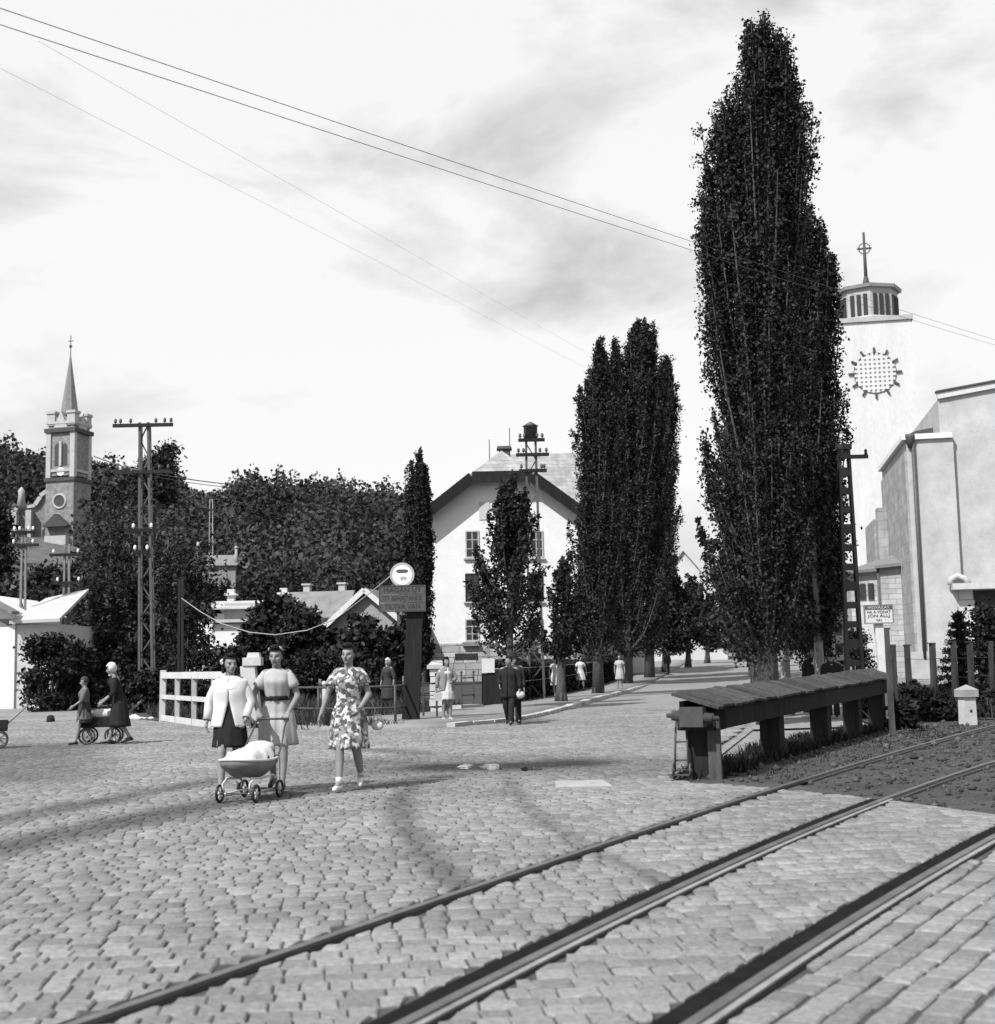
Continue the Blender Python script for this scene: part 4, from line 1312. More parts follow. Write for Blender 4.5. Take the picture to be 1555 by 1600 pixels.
# house in the side street, seen between the two poplar groups
q = P(1098, 930, 150.0); b0 = gz(q.x, 150)
gable_house('street_house', 'far street house with pale roof and tall thin chimneys between the poplars', (q.x - 2.0, 150, b0), SROT, 9.0, 16, 6.6, 12.2, PLASTER2, ROOF_L, chim=((2.6, 2.0, 2.6), (3.2, 6.0, 2.4), (3.5, 9.5, 2.4)), wins=((-2, 4, 1.0, 1.5), (2, 4, 1.0, 1.5)))
# ================================================================== TREES
def limb_pts(p0, p1, bow, n=5):
    p0, p1 = np.array(p0, float), np.array(p1, float)
    t = np.linspace(0, 1, n)[:, None]
    h = p0 + (p1 - p0) * t
    h[:, :2] = p0[:2] + (p1[:2] - p0[:2]) * (t ** bow)          # swings out early, then rises
    return h
def poplar(label, base, H, prof, cb=1.6, limbs=110, leaves=430, leaf=0.11, trunk_r=0.2, lean=(0, 0), tips=(), group='poplars lining the street', spread=0.17, name='poplar_tree', bare=0, lm=None, seed=1, trunk_m=None):
    """upright poplar: prof = [(height share, left reach, right reach)] in metres, tips = extra leaders (dx, dy, top z)"""
    r_ = random.Random(seed)
    t = thing(name, label, 'tree', base, 0, group)
    pr = np.array(prof, float)
    def reach(z, phi):
        s = z / H
        l, r = np.interp(s, pr[:, 0], pr[:, 1]), np.interp(s, pr[:, 0], pr[:, 2])
        c = math.cos(phi)
        side = r if c > 0 else l
        return side * abs(c) + 0.5 * (l + r) * (1 - abs(c))
    tr = MB()
    zt = np.linspace(0, 1, 9)
    tr.tube([(lean[0] * s ** 1.5, lean[1] * s, s * H * 0.9) for s in zt], [max(0.015, trunk_r * (1.25 if i == 0 else 1) * (1 - s) ** 0.8 + 0.012) for i, s in enumerate(zt)], 9)
    for k in range(5):                                          # root flare
        a = k * 1.256 + r_.random()
        tr.tube([(math.cos(a) * trunk_r * 1.25, math.sin(a) * trunk_r * 1.25, -0.08), (math.cos(a) * trunk_r * 0.8, math.sin(a) * trunk_r * 0.8, 0.28), (0, 0, 0.7)], [0.06, trunk_r * 0.45, trunk_r * 0.4], 6)
    tr.build('trunk', trunk_m or BARK, t)
    cs, br = [], MB()
    targets = []
    for i in range(limbs):
        zt_ = H * (cb / H + (1 - cb / H) * (0.08 + 0.92 * r_.random() ** 0.85))
        phi = r_.uniform(0, 2 * math.pi)
        rad = reach(zt_, phi) * math.sqrt(r_.uniform(0.12, 1.0))
        L = r_.uniform(0.16, 0.30) * H
        targets.append((rad * math.cos(phi), rad * math.sin(phi), zt_, L))
    for dx, dy, z in tips:
        for _ in range(5):
            targets.append((dx + r_.gauss(0, 0.10), dy + r_.gauss(0, 0.12), z - abs(r_.gauss(0, 0.5)), r_.uniform(0.22, 0.34) * H))
        targets.append((dx, dy, z, 0.3 * H))
    for x, y, z, L in targets:
        s0 = max(z - L, cb * 0.8)
        k0 = s0 / H
        p0 = (lean[0] * k0 ** 1.5 + 0.25 * x * min(1, k0 * 2), lean[1] * k0 + 0.25 * y * min(1, k0 * 2), s0)
        pts = limb_pts(p0, (x + lean[0] * (z / H) ** 1.5, y, z), 0.55, 6)
        br.tube([tuple(p) for p in pts], [0.045 * (1 - q * 0.85) * trunk_r / 0.2 for q in np.linspace(0, 1, 6)], 4, cap=False)
        n = int(leaves * r_.uniform(0.75, 1.2))
        u = rng.beta(1.6, 1.15, n)
        idx = np.clip(u * 5, 0, 4.999)
        i0 = idx.astype(int)
        c = pts[i0] + (pts[i0 + 1] - pts[i0]) * (idx - i0)[:, None]
        w = spread * H / 16 * (1.35 - 0.95 * u)
        # leaves sit in small tufts along the twigs
        tuft = rng.normal(0, 1, (n, 3)) * (w * np.array([[1, 1, 1.3]]).T).T
        q = np.floor(u * 26).astype(int)
        shift = rng.normal(0, 1, (27, 3))
        c = c + tuft * 0.75 + shift[q] * (w * 0.9)[:, None]
        cs.append(c)
    c = np.concatenate(cs)
    c = c[c[:, 2] > cb * 0.7]
    V, Fq = leaf_quads(c, leaf, aspect=0.75)
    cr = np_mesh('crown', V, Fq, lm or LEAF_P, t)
    br.build('branches', BARK_L if bare else BARK, t, fix=False)
    return t

def sub(px, py): return G(px, py)
def m_at(px, Y): return px / FPX * Y
# tall poplar by the barrier
b = G(1203, 1130)
d = b.y
X = lambda dpx: dpx / FPX * d
H1 = P(1195, 24, d).z
poplar('towering poplar with a twin top standing behind the timber barrier', b, H1,
       [(0.08, X(50), X(70)), (0.14, X(80), X(85)), (0.26, X(116), X(80)), (0.42, X(118), X(72)), (0.52, X(112), X(70)), (0.62, X(100), X(66)), (0.72, X(110), X(62)), (0.82, X(104), X(66)), (0.88, X(70), X(66)), (0.94, X(40), X(52)), (1.0, X(26), X(24))],
       cb=1.9, limbs=190, leaves=600, leaf=0.080, trunk_r=0.21, lean=(P(1197, 24, d).x - b.x, 0), tips=((X(-62), 0.2, H1 * 0.895), (X(-30), -0.3, H1 * 0.985), (X(0), 0, H1), (X(22), 0.2, H1 * 0.975), (X(52), 0.1, H1 * 0.9), (X(-48), 0.2, H1 * 0.87), (X(-85), 0.0, H1 * 0.85), (X(-98), 0.1, H1 * 0.80), (X(-74), -0.2, H1 * 0.875), (X(-100), -0.1, H1 * 0.74), (X(58), -0.1, H1 * 0.86), (X(-14), 0.1, H1 * 0.99), (X(36), 0.1, H1 * 0.945)), seed=3)
b2 = Vector((8.35, 36.0, 0)); d = b2.y
H2 = P(1262, 322, d).z
x0 = (P(1262, 322, d).x - b2.x)
poplar('shorter poplar just beyond the towering one, next to the church tower', b2, H2,
       [(0.1, X(60), X(45)), (0.2, X(85), X(56)), (0.45, X(95), X(62)), (0.65, X(80), X(68)), (0.8, X(70), X(60)), (0.92, X(40), X(42)), (1.0, X(10), X(12))],
       cb=1.8, limbs=150, leaves=500, leaf=0.088, trunk_r=0.2, lean=(x0, 0), tips=((X(0), 0, H2), (X(24), 0.1, H2 * 0.975), (X(40), 0.2, H2 * 0.90)), seed=5)
b3 = Vector((8.6, 44.0, 0)); d = 44.0
poplar('poplar behind the pair beside the lattice pole', b3, 12.5,
       [(0.1, 1.0, 1.0), (0.3, 2.3, 1.5), (0.6, 2.2, 1.3), (0.85, 1.4, 0.9), (1.0, 0.3, 0.3)], cb=1.6, limbs=80, leaves=330, leaf=0.13, trunk_r=0.17, seed=8)
for k, (x, y, h) in enumerate(((6.65, 33.2, 7.5), (7.3, 34.4, 8.5), (7.75, 32.6, 6.5))):
    poplar(['young poplar stem standing against the towering poplar', 'slim poplar stem between the two tall street poplars', 'thin poplar stem near the seated people'][k], (x, y, 0), h,
           [(0.2, 0.3, 0.3), (0.5, 0.7, 0.7), (0.85, 0.5, 0.5), (1, 0.1, 0.1)], cb=2.3, limbs=22, leaves=260, leaf=0.12, trunk_r=0.13, seed=20 + k, trunk_m=BARK_L)

# row on the left pavement
def left_poplar(px, py, top, l, r, cb_py, label, limbs, leaves, tips=(), seed=1, leaf=0.12, lean_px=0, tr=0.2, dmax=None, lm=None, spread=0.17):
    b = G(px, py)
    if dmax: b = Vector((b.x / b.y * dmax, dmax, gz(0, dmax)))
    d = b.y
    H = P(top[0], top[1], d).z - b.z
    k = d / FPX
    lean = (P(top[0], top[1], d).x - b.x) if lean_px == 0 else lean_px * k
    prof = [(0.10, l * 0.7 * k, r * 0.7 * k), (0.20, l * 0.98 * k, r * 0.98 * k), (0.45, l * k, r * k), (0.65, l * 0.9 * k, r * 0.9 * k), (0.85, l * 0.6 * k, r * 0.6 * k), (1.0, l * 0.1 * k, r * 0.1 * k)]
    return poplar(label, b, H, prof, cb=P(px, cb_py, d).z - b.z, limbs=limbs, leaves=leaves, leaf=leaf, trunk_r=tr, lean=(lean, 0),
                  tips=[(dx * k, 0, P(top[0], py_, d).z - b.z) for dx, py_ in tips], seed=seed, lm=lm, spread=spread)
left_poplar(797, 1108, (797, 742), 66, 68, 1002, 'small loose poplar in front of the white house gable', 62, 250, tips=((-8, 745), (22, 765)), seed=31, leaf=0.11, tr=0.15, spread=0.30)
left_poplar(877, 1098, (880, 872), 36, 36, 1010, 'lowest pavement poplar beside the small loose one', 40, 240, seed=32, leaf=0.115, tr=0.17, spread=0.30)
left_poplar(935, 1085, (938, 527), 50, 52, 1008, 'slender poplar leading the dense clump on the pavement', 105, 470, tips=((0, 525), (26, 530), (10, 560), (-22, 590)), seed=33, leaf=0.115, tr=0.22)
left_poplar(980, 1072, (1003, 497), 92, 78, 1008, 'broad tallest poplar of the dense clump on the pavement', 210, 460, tips=((-8, 500), (8, 497), (20, 505), (-40, 530), (-62, 545)), seed=34, leaf=0.145, tr=0.28)
left_poplar(1015, 1066, (1045, 555), 66, 46, 1010, 'rear poplar of the dense clump with a single pointed top', 115, 430, tips=((-3, 555), (5, 575)), seed=35, leaf=0.15, tr=0.3)
for k, (px, py, dd, top, w) in enumerate(((1040, 1058, 100, 860, 44), (1076, 1050, 116, 900, 40), (1106, 1044, 132, 925, 34), (1134, 1038, 150, 945, 30), (1160, 1034, 172, 960, 26))):
    left_poplar(px, py, (px + 4, top), w, w, 1012, ['pavement tree following the dense poplar clump', 'second pavement tree past the poplar clump', 'third pavement tree past the poplar clump', 'fourth pavement tree past the poplar clump', 'last pavement tree where the street climbs away'][k], 36, 190, seed=40 + k, leaf=0.30, tr=0.25, dmax=dd, spread=0.4)
# right-hand row receding
for k, (y, h) in enumerate(((58, 9.0), (72, 9.5), (90, 10.0), (112, 10.0), (138, 10.0))):
    x = np.interp(y, [p[1] for p in RKERB], [p[0] for p in RKERB]) + 0.9
    poplar(['right-hand street tree nearest past the tall poplars', 'right-hand street tree opposite the hedge', 'right-hand street tree opposite the rear poplar clump', 'right-hand street tree by the far street house', 'right-hand street tree at the end of the row'][k], (x, y, gz(x, y)), h, [(0.15, 1, 1), (0.4, 2.0, 2.0), (0.8, 1.5, 1.5), (1, 0.3, 0.3)], cb=1.9, limbs=44, leaves=180, leaf=0.25, trunk_r=0.18, seed=60 + k, spread=0.4)
# dark poplar beside the white house
left_poplar(655, 1075, (655, 700), 30, 27, 1040, 'narrow dark poplar standing against the white house wall', 95, 330, tips=((0, 700), (-14, 718), (12, 725)), seed=51, leaf=0.16, tr=0.22, dmax=80)

# ---------------- broad trees and shrubs
def broad(name, label, base, H, rx, rz0, n_cl, leaves, leaf, lm, droop=0.0, trunk_r=0.22, group=None, seed=1, cat='tree', ry=None, ball=0.17):
    """crown of separate leaf clumps on limbs; droop > 0 hangs the clumps as willow strands"""
    r_ = random.Random(seed)
    t = thing(name, label, cat, base, 0, group)
    ry = ry or rx
    cz, rz = (rz0 + H) / 2, (H - rz0) / 2
    tr, br, cs = MB(), MB(), []
    if cat == 'tree':
        tr.tube([(0, 0, -0.1), (0.03, 0.02, cz * 0.5), (-0.05, 0, cz), (0, 0, H * 0.85)], [trunk_r * 1.3, trunk_r, trunk_r * 0.6, 0.03], 8)
        tr.build('trunk', BARK, t)
    for i in range(n_cl):
        v = Vector((r_.gauss(0, 1), r_.gauss(0, 1), r_.gauss(0, 1))).normalized() * r_.uniform(0.45, 0.95)
        if v.z < -0.55: v.z *= 0.6
        p = Vector((v.x * rx, v.y * ry, cz + v.z * rz))
        if cat != 'tree':
            zz = H * r_.uniform(0.02, 0.95); ww = math.sqrt(max(.05, 1 - (zz / H) ** 2.2)) * r_.uniform(.35, .95); an = r_.uniform(0, 6.283)
            p = Vector((math.cos(an) * ww * rx, math.sin(an) * ww * ry, zz))
        s0 = Vector((0, 0, max(0.1, min(p.z - 0.3, cz - rz * 0.3 + 0.3 * v.z * rz))))
        if cat != 'tree': s0 = Vector((p.x * 0.4, p.y * 0.4, 0))
        mid = (s0 + p) / 2 + Vector((0, 0, 0.12 * rz))
        br.tube([s0, mid, p], [0.05 * trunk_r / 0.2, 0.03, 0.012], 4, cap=False)
        n = int(leaves * r_.uniform(0.7, 1.3))
        w = ball * (rx + rz)
        if droop:
            ns = 14
            c0 = np.array(p) + rng.normal(0, w * 0.7, (ns, 3))
            k = rng.integers(0, ns, n)
            dz = rng.uniform(0, 1, n) * droop * rng.uniform(0.5, 1.2, ns)[k]
            c = c0[k] + rng.normal(0, 0.07, (n, 3)); c[:, 2] -= dz
        else:
            c = np.array(p) + rng.normal(0, 1, (n, 3)) * np.array([w, w, w * 0.75]) * 0.62
        c[:, 2] = np.maximum(c[:, 2], 0.03)
        cs.append(c)
    V, Fq = leaf_quads(np.concatenate(cs), leaf, aspect=0.6 if not droop else 0.35)
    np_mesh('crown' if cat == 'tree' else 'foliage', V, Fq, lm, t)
    br.build('branches', BARK, t, fix=False)
    return t
def bp(px, Y): p = P(px, 1000, Y); return (p.x, Y, base_z(p.x, Y) - 0.05)
def hz_(px, py, Y): return P(px, py, Y).z - base_z(P(px, py, Y).x, Y)
def w_(n, Y): return n / FPX * Y
broad('willow_tree', 'big weeping willow below the hillside church', bp(198, 66), hz_(198, 772, 66), w_(66, 66), 1.4, 56, 480, 0.27, LEAF_W, droop=2.6, trunk_r=0.3, seed=71)
broad('willow_tree', 'drooping tree behind the telegraph pole', bp(262, 74), hz_(262, 800, 74), w_(50, 74), 1.2, 36, 400, 0.27, LEAF_D, droop=2.2, trunk_r=0.25, seed=72)
broad('broadleaf_tree', 'lone spreading tree on the skyline behind the telegraph pole', bp(246, 150), hz_(246, 690, 150), w_(36, 150), hz_(246, 800, 150), 34, 300, 0.42, LEAF_D, trunk_r=0.3, seed=73, ball=0.15)
for k, (px, top, Y, rx, lab) in enumerate(((60, 900, 88, 60, 'dark tree between the whitewashed house and the willow'), (-14, 770, 175, 18, 'tall dark tree at the foot of the hillside church'), (135, 838, 120, 48, 'bushy tree hiding the porch of the hillside church'), (430, 925, 74, 34, 'round garden tree before the pale cottage roof'), (395, 968, 66, 22, 'small garden tree near the white porch'), (475, 955, 70, 30, 'low garden tree before the gabled cottage'), (560, 968, 62, 46, 'spreading dark tree behind the floral dress woman'), (622, 975, 66, 30, 'garden tree behind the road sign post'), (330, 905, 130, 40, 'leafy tree below the villa on the slope'), (450, 885, 135, 60, 'wide tree on the slope above the low houses'), (560, 880, 140, 50, 'wide tree on the slope above the gabled cottage'), (70, 868, 150, 30, 'bushy tree below the nave of the hillside church'))):
    broad('broadleaf_tree', lab, bp(px, Y), hz_(px, top, Y), w_(rx, Y), 0.7, 30, 210, 0.23 + 0.0018 * Y, LEAF_D, seed=80 + k, group='garden trees below the hill', trunk_r=0.16)
SH = [(290, 940, 56, 55, 'big dark evergreen bush beside the white gate'), (110, 985, 70, 44, 'dark bush at the foot of the willow'), (170, 990, 64, 46, 'broad bush between the willow and the lane'),
      (215, 1000, 57, 40, 'rough bush behind the woman with the white headscarf'), (50, 1010, 78, 46, 'bush in front of the whitewashed house'), (360, 1010, 52, 34, 'bush behind the woman in the white jacket'),
      (420, 1020, 55, 40, 'low shrub behind the white gate post'), (500, 1022, 58, 50, 'shrub row beyond the pipe railing'), (585, 1030, 55, 36, 'small shrub behind the pipe railing near the sign'),
      (75, 985, 53, 36, 'dark bush hiding the foot of the whitewashed wing'), (118, 1000, 55, 30, 'dark bush left of the kerchiefed woman'),
      (130, 1035, 60, 40, 'weedy shrub at the edge of the lane'), (235, 1050, 48, 34, 'weedy shrub beside the rubble heap'), (300, 1062, 46, 34, 'weedy shrub behind the white gate')]
for k, (px, top, Y, rx, lab) in enumerate(SH):
    broad('shrub', lab, bp(px, Y), max(0.8, hz_(px, top, Y)), w_(rx, Y), 0.05, 30, 210, 0.18, LEAF_D, seed=110 + k, cat='shrub', group='shrubs along the bank', ball=0.15)
SR = [(1420, 1065, 30, 34, 'dark weeds inside the right-hand fence'), (1462, 1085, 30, 28, 'low weeds beside the right-hand fence posts'), (1405, 1090, 27, 22, 'weeds at the foot of the tall fence post'),
      (1545, 935, 36, 18, 'ivy-dark bush at the church portal'), (1548, 1080, 31, 24, 'low bush beyond the white bollard'), (1345, 1060, 32, 22, 'dark bush behind the end of the timber barrier'), (1330, 985, 52, 34, 'leafy bush before the church annex'), (1290, 1010, 60, 40, 'hedge-like bush behind the seated people')]
for k, (px, top, Y, rx, lab) in enumerate(SR):
    broad('shrub', lab, bp(px, Y), max(0.5, hz_(px, top, Y)), w_(rx, Y), 0.03, 26, 210, 0.125, LEAF_D, seed=140 + k, cat='shrub', group='shrubs by the church fence', ball=0.15)
# little spruce before the portal
def spruce():
    Y = 44.0
    b = bp(1500, Y)
    t = thing('spruce_tree', 'small dark spruce in front of the church portal', 'tree', b)
    H = hz_(1500, 945, Y)
    m = MB(); m.tube([(0, 0, -0.1), (0, 0, H)], [0.09, 0.01], 6); m.build('trunk', BARK, t)
    cs = []
    for k in range(9):
        z = 0.6 + (H - 0.7) * k / 9
        r = (1 - k / 9.5) * 0.95
        for j in range(9):
            a = j * 0.698 + k * 0.4
            n = 120
            u = rng.random(n)
            c = np.c_[np.cos(a) * u * r, np.sin(a) * u * r, z - 0.28 * u * r * 1.2 + 0.12 * u * u]
            cs.append(c + rng.normal(0, 0.055, (n, 3)))
    V, Fq = leaf_quads(np.concatenate(cs), 0.12, aspect=0.4)
    np_mesh('crown', V, Fq, LEAF_D, t)
spruce()

# hedge behind the left pavement
def hedge():
    seg = BACK[4:9]
    p = np.array(seg, float)
    dd = np.r_[0, np.cumsum(np.hypot(*np.diff(p, axis=0).T))]
    o = thing('hedge', 'long clipped dark hedge behind the pavement poplars', 'hedge', (p[0, 0], p[0, 1], 0))
    n = 26000
    s = rng.random(n) * dd[-1]
    x, y = np.interp(s, dd, p[:, 0]) - 0.55, np.interp(s, dd, p[:, 1])
    h = 1.35 + 0.08 * np.sin(s * 1.3)
    face = rng.random(n)
    off = np.where(face < 0.6, rng.normal(0.30, 0.05, n), rng.uniform(-0.35, 0.35, n))
    zz = np.where(face < 0.6, rng.uniform(0.02, 1, n) * h, h + rng.normal(0, 0.05, n))
    c = np.c_[x + off - p[0, 0], y - 0.18 * off - p[0, 1], zz + gz_np(y)]
    V, Fq = leaf_quads(c, 0.16, aspect=0.7)
    np_mesh('foliage', V, Fq, LEAF_D, o)
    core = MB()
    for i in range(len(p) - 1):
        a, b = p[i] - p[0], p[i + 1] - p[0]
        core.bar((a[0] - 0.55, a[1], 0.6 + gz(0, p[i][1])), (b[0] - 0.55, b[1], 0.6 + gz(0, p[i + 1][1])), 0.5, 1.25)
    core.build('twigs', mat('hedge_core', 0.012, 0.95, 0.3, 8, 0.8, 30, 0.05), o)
hedge()

# grass and weeds: uncountable
def blades(name, label, spots, n, h, lm=GRASSM):
    """tufts of three-sided blades spread inside polygons"""
    cs = []
    for poly in spots:
        a = np.array(poly)
        k = 0
        while k < n:
            x = rng.uniform(a[:, 0].min(), a[:, 0].max(), n); y = rng.uniform(a[:, 1].min(), a[:, 1].max(), n)
            ok = inside(poly, x, y)
            cs.append(np.c_[x[ok], y[ok]]); k += ok.sum()
            if ok.sum() == 0: break
    c = np.concatenate(cs)
    m = len(c)
    ang = rng.uniform(0, 6.283, m); hh = h * rng.uniform(0.4, 1.3, m)
    clump = 0.6 + 0.8 * np.clip(np.sin(c[:, 0] * 1.9) * np.sin(c[:, 1] * 1.3) + 0.4, 0, 1)
    hh *= clump
    w = 0.012 + 0.02 * h
    dx, dy = np.cos(ang) * w, np.sin(ang) * w
    lx, ly = rng.normal(0, 0.35, m) * hh, rng.normal(0, 0.35, m) * hh
    z0 = gz_np(c[:, 1]) - 0.05
    V = np.stack([np.c_[c[:, 0] - dx, c[:, 1] - dy, z0], np.c_[c[:, 0] + dx, c[:, 1] + dy, z0],
                  np.c_[c[:, 0] + lx + dx * .3, c[:, 1] + ly + dy * .3, z0 + hh], np.c_[c[:, 0] + lx - dx * .3, c[:, 1] + ly - dy * .3, z0 + hh]], 1).reshape(-1, 3)
    o = np_mesh(name, V, np.arange(4 * m).reshape(m, 4), lm)
    tag(o, label, 'grass', kind='stuff')
blades('bank_grass', 'rough grass on the bank behind the railing', [[(-10.5, 41), (-6.3, 33.6), (-4.4, 31.9), (-2.9, 31.3), (-2.3, 32.4), (-6.2, 35.6), (-3.2, 39), (-1.9, 42), (-1.3, 46), (-7, 51.5), (-16, 58)]], 16000, 0.32)
blades('barrier_weeds', 'weeds growing along the foot of the timber barrier', [[(2.2, 16.9), (2.7, 16.7), (5.3, 22.2), (7.6, 26.8), (7.2, 27.6), (4.8, 23.2)]], 7000, 0.13, LEAF_D)
blades('cinder_weeds', 'sparse weeds on the cinders beside the rails', [[(3.5, 16.3), (9.5, 27), (8, 28.4), (3.0, 17.6)]], 900, 0.06, LEAF_D)
blades('plot_grass', 'rough grass inside the church fence', [[(8.0, 29.1), (10.7, 30.3), (22, 30), (24, 50), (14, 52), (9.6, 36)]], 14000, 0.3)
# ================================================================== STREET FURNITURE
def catenary(a, b, sag, n=24):
    a, b = Vector(a), Vector(b)
    return [a.lerp(b, i / n) - Vector((0, 0, 4 * sag * (i / n) * (1 - i / n))) for i in range(n + 1)]
def wire(label, a, b, sag, r=0.008, m=None, group='overhead wires', pts=None):
    w = MB(); w.tube(pts or catenary(a, b, sag, 40), r, 5)
    return tag(w.build('overhead_wire', m or IRON), label, 'wire', group)
pa, pb = P(-190, -52, 9.5), P(1720, 580, 52)
wire('upper wire of the tight pair slanting across the sky', pa, pb, 0.12, 0.0042)
wire('lower wire of the tight pair slanting across the sky', pa - Vector((0, 0, .14)), pb - Vector((0, 0, .17)), 0.12, 0.0042)
WF = mat('wire_pale', 0.45, 0.5, 0.1, 3, 0)
wire('faint upper thin wire running down to the poplar clump', P(60, 64, 16), P(985, 590, 72), 0.0, 0.0028, WF)
wire('faint lower thin wire running down to the poplar clump', P(-20, 96, 16), P(965, 600, 72), 0.0, 0.0028, WF)

# ---------------- timber barrier by the crossing
A0, A1 = Vector((2.42, 16.72, 0)), Vector((7.85, 27.75, 0))
bd = (A1 - A0).normalized()
bn = Vector((bd.y, -bd.x, 0))                    # towards the rails
bt = thing('timber_barrier', 'long heavy timber barrier with plank lid on thick posts beside the rails', 'barrier', A0, 0)
LB = (A1 - A0).length
zf = lambda s: 0.86 + 0.13 * s / LB
def bpt(s, off, z): return bd * s + bn * off + Vector((0, 0, z))
for k, s in enumerate((0.28, 3.55, 6.7, 9.3, 11.7)):
    m = MB(); w = 0.30 if k else 0.34
    m.bar(bpt(s, 0.0, -0.1), bpt(s, 0.0, zf(s) - 0.06), w, w, up=bd, w2=w * 0.96, h2=w * 0.96)
    m.build('post', WOOD_D, bt)
    m = MB(); m.bar(bpt(s - 0.02, -0.02, zf(s) - 0.30), bpt(s - 0.02, -0.02, zf(s) - 0.05), w + 0.16, w + 0.10, up=bd); m.build('post_head', WOOD_D, bt)
for off in (0.20, -0.20):
    s = 0.02
    while s < LB - 0.1:
        e = min(s + 3.05, LB)
        m = MB(); m.bar(bpt(s + 0.005, off, zf(s) - 0.16 + (0.09 if off < 0 else 0)), bpt(e - 0.005, off, zf(e) - 0.16 + (0.09 if off < 0 else 0)), 0.06, 0.27); m.build('side_beam', WOOD_D, bt)
        s = e
# lid planks, laid across and sloping towards the rails
s = -0.12
while s < LB + 0.1:
    w = random.uniform(0.24, 0.36)
    j = random.uniform(-0.012, 0.012)
    p, q = bpt(s + w / 2, 0.30 + random.uniform(-.015, .02), zf(s) + 0.0 + j), bpt(s + w / 2, -0.28, zf(s) + 0.17 + j)
    m = MB(); m.bar(p, q, w - 0.012, 0.035, up=Vector((0, 0, 1)) + bd * random.uniform(-.02, .02)); m.build('plank', WOOD_G, bt)
    s += w
m = MB()
m.tube([bpt(-0.16, 0.26, 0.72), bpt(-0.16, -0.26, 0.76)], 0.065, 12); m.tube([bpt(-0.16, 0.33, 0.72), bpt(-0.16, -0.33, 0.76)], 0.03, 8)
m.bar(bpt(-0.15, 0, 0.62), bpt(-0.15, 0, 0.86), 0.3, 0.16, up=bd); m.build('end_roller', IRON, bt)
m = MB(); m.bar(bpt(0.1, 0.19, -0.05), bpt(0.06, 0.19, 0.72), 0.16, 0.05); m.build('end_brace', WOOD_G, bt)
# iron trolley frame leaning on the end of the barrier
tp = G(1066, 1214)
tt = thing('hand_truck', 'upright iron hand truck with two small wheels leaning on the barrier end', 'hand truck', (tp.x, tp.y, 0), R(-12))
zt_ = P(1064, 1116, tp.y).z
for sx in (-1, 1):
    m = MB(); m.tube([(sx * 0.085, 0, 0.06), (sx * 0.075, 0.05, zt_ * 0.5), (sx * 0.055, 0.12, zt_)], 0.013, 6); m.build('upright', IRON, tt)
    m = MB(); m.torus((sx * 0.105, -0.01, 0.085), 0.072, 0.014, 'X', 18, 6); wh = m.build('wheel', IRON_M, tt)
    m = MB(); m.tube([(sx * 0.09, -0.01, 0.085), (sx * 0.12, -0.01, 0.085)], 0.022, 8); m.bar((sx * 0.105, -0.08, 0.085), (sx * 0.105, 0.06, 0.085), 0.01, 0.012); m.bar((sx * 0.105, -0.01, 0.015), (sx * 0.105, -0.01, 0.155), 0.01, 0.012); m.build('hub', STONE_W, wh)
m = MB(); m.tube([(-0.12, -0.01, 0.085), (0.12, -0.01, 0.085)], 0.012, 6); m.build('axle', IRON, tt)
for z in (0.2, 0.55 * zt_, 0.97 * zt_):
    m = MB(); m.bar((-0.08, 0.02 + 0.11 * z / zt_, z), (0.08, 0.02 + 0.11 * z / zt_, z), 0.014, 0.02); m.build('crossbar', IRON, tt)
m = MB(); m.box((0, -0.07, 0.03), (0.2, 0.12, 0.012)); m.build('toe_plate', IRON, tt)
# cut stump
p = G(1218, 1180)
m = MB(); m.lathe([(0.135, -0.06), (0.125, 0.10), (0.118, 0.235), (0.10, 0.25)], 14); o = m.build('tree_stump', WOOD_D); o.location = (p.x, p.y, 0)
tag(o, 'short round timber stump under the barrier', 'stump')

# ---------------- right: concrete ladder pole, notice board, fence, bollard
def ladder_pole(label, px_t, py_t, Y, w0, w1, arms, m_=CONC, open_n=9, z0=0.0, group='electricity poles'):
    top = P(px_t, py_t, Y)
    t = thing('ladder_pole', label, 'pole', (top.x, Y, gz(top.x, Y)), 0, group)
    H = top.z - gz(top.x, Y)
    for s in (-1, 1):
        m = MB(); m.bar((s * w0 / 2, 0, -0.2), (s * w1 / 2, 0, H), w0 * 0.22, 0.2, up=Vector((0, 1, 0)), w2=w1 * 0.26); m.build('leg', m_, t)
    for i in range(open_n + 1):
        z = 0.25 + (H - 0.4) * i / open_n
        w = w0 + (w1 - w0) * z / H
        m = MB(); m.box((0, 0.0, z), (w * 0.98, 0.17, 0.17 if i % 3 else 0.24)); m.build('rung', m_, t)
    for z_px, l, r in arms:
        z = P(px_t, z_px, Y).z - t.location.z
        m = MB(); m.bar((l / FPX * Y, -0.12, z), (r / FPX * Y, -0.12, z), 0.09, 0.1); a = m.build('crossarm', IRON, t)
        for x in ((l + 3) / FPX * Y, (r - 3) / FPX * Y):
            m = MB(); m.lathe([(0.02, 0.04), (0.05, 0.07), (0.03, 0.12), (0.05, 0.15), (0.02, 0.2)], 8, (x, -0.12, z)); m.build('insulator', IRON_M, a)
    m = MB(); m.box((0, 0, H + 0.02), (w1 * 1.5, 0.3, 0.14)); m.build('cap', m_, t)
    return t
ladder_pole('concrete ladder-type pole with rectangular openings beside the church tower', 1318, 700, 35, 0.42, 0.25, ((715, -8, 36),), mat('pole_concrete', 0.07, 0.9, 0.25, 3, 0.3, 20), 13)
ladder_pole('second concrete ladder-type pole half hidden by the right-hand poplars', 1303, 850, 42, 0.40, 0.30, ((852, -10, 14), (868, -8, 14)), mat('pole_concrete', 0.07), 8)

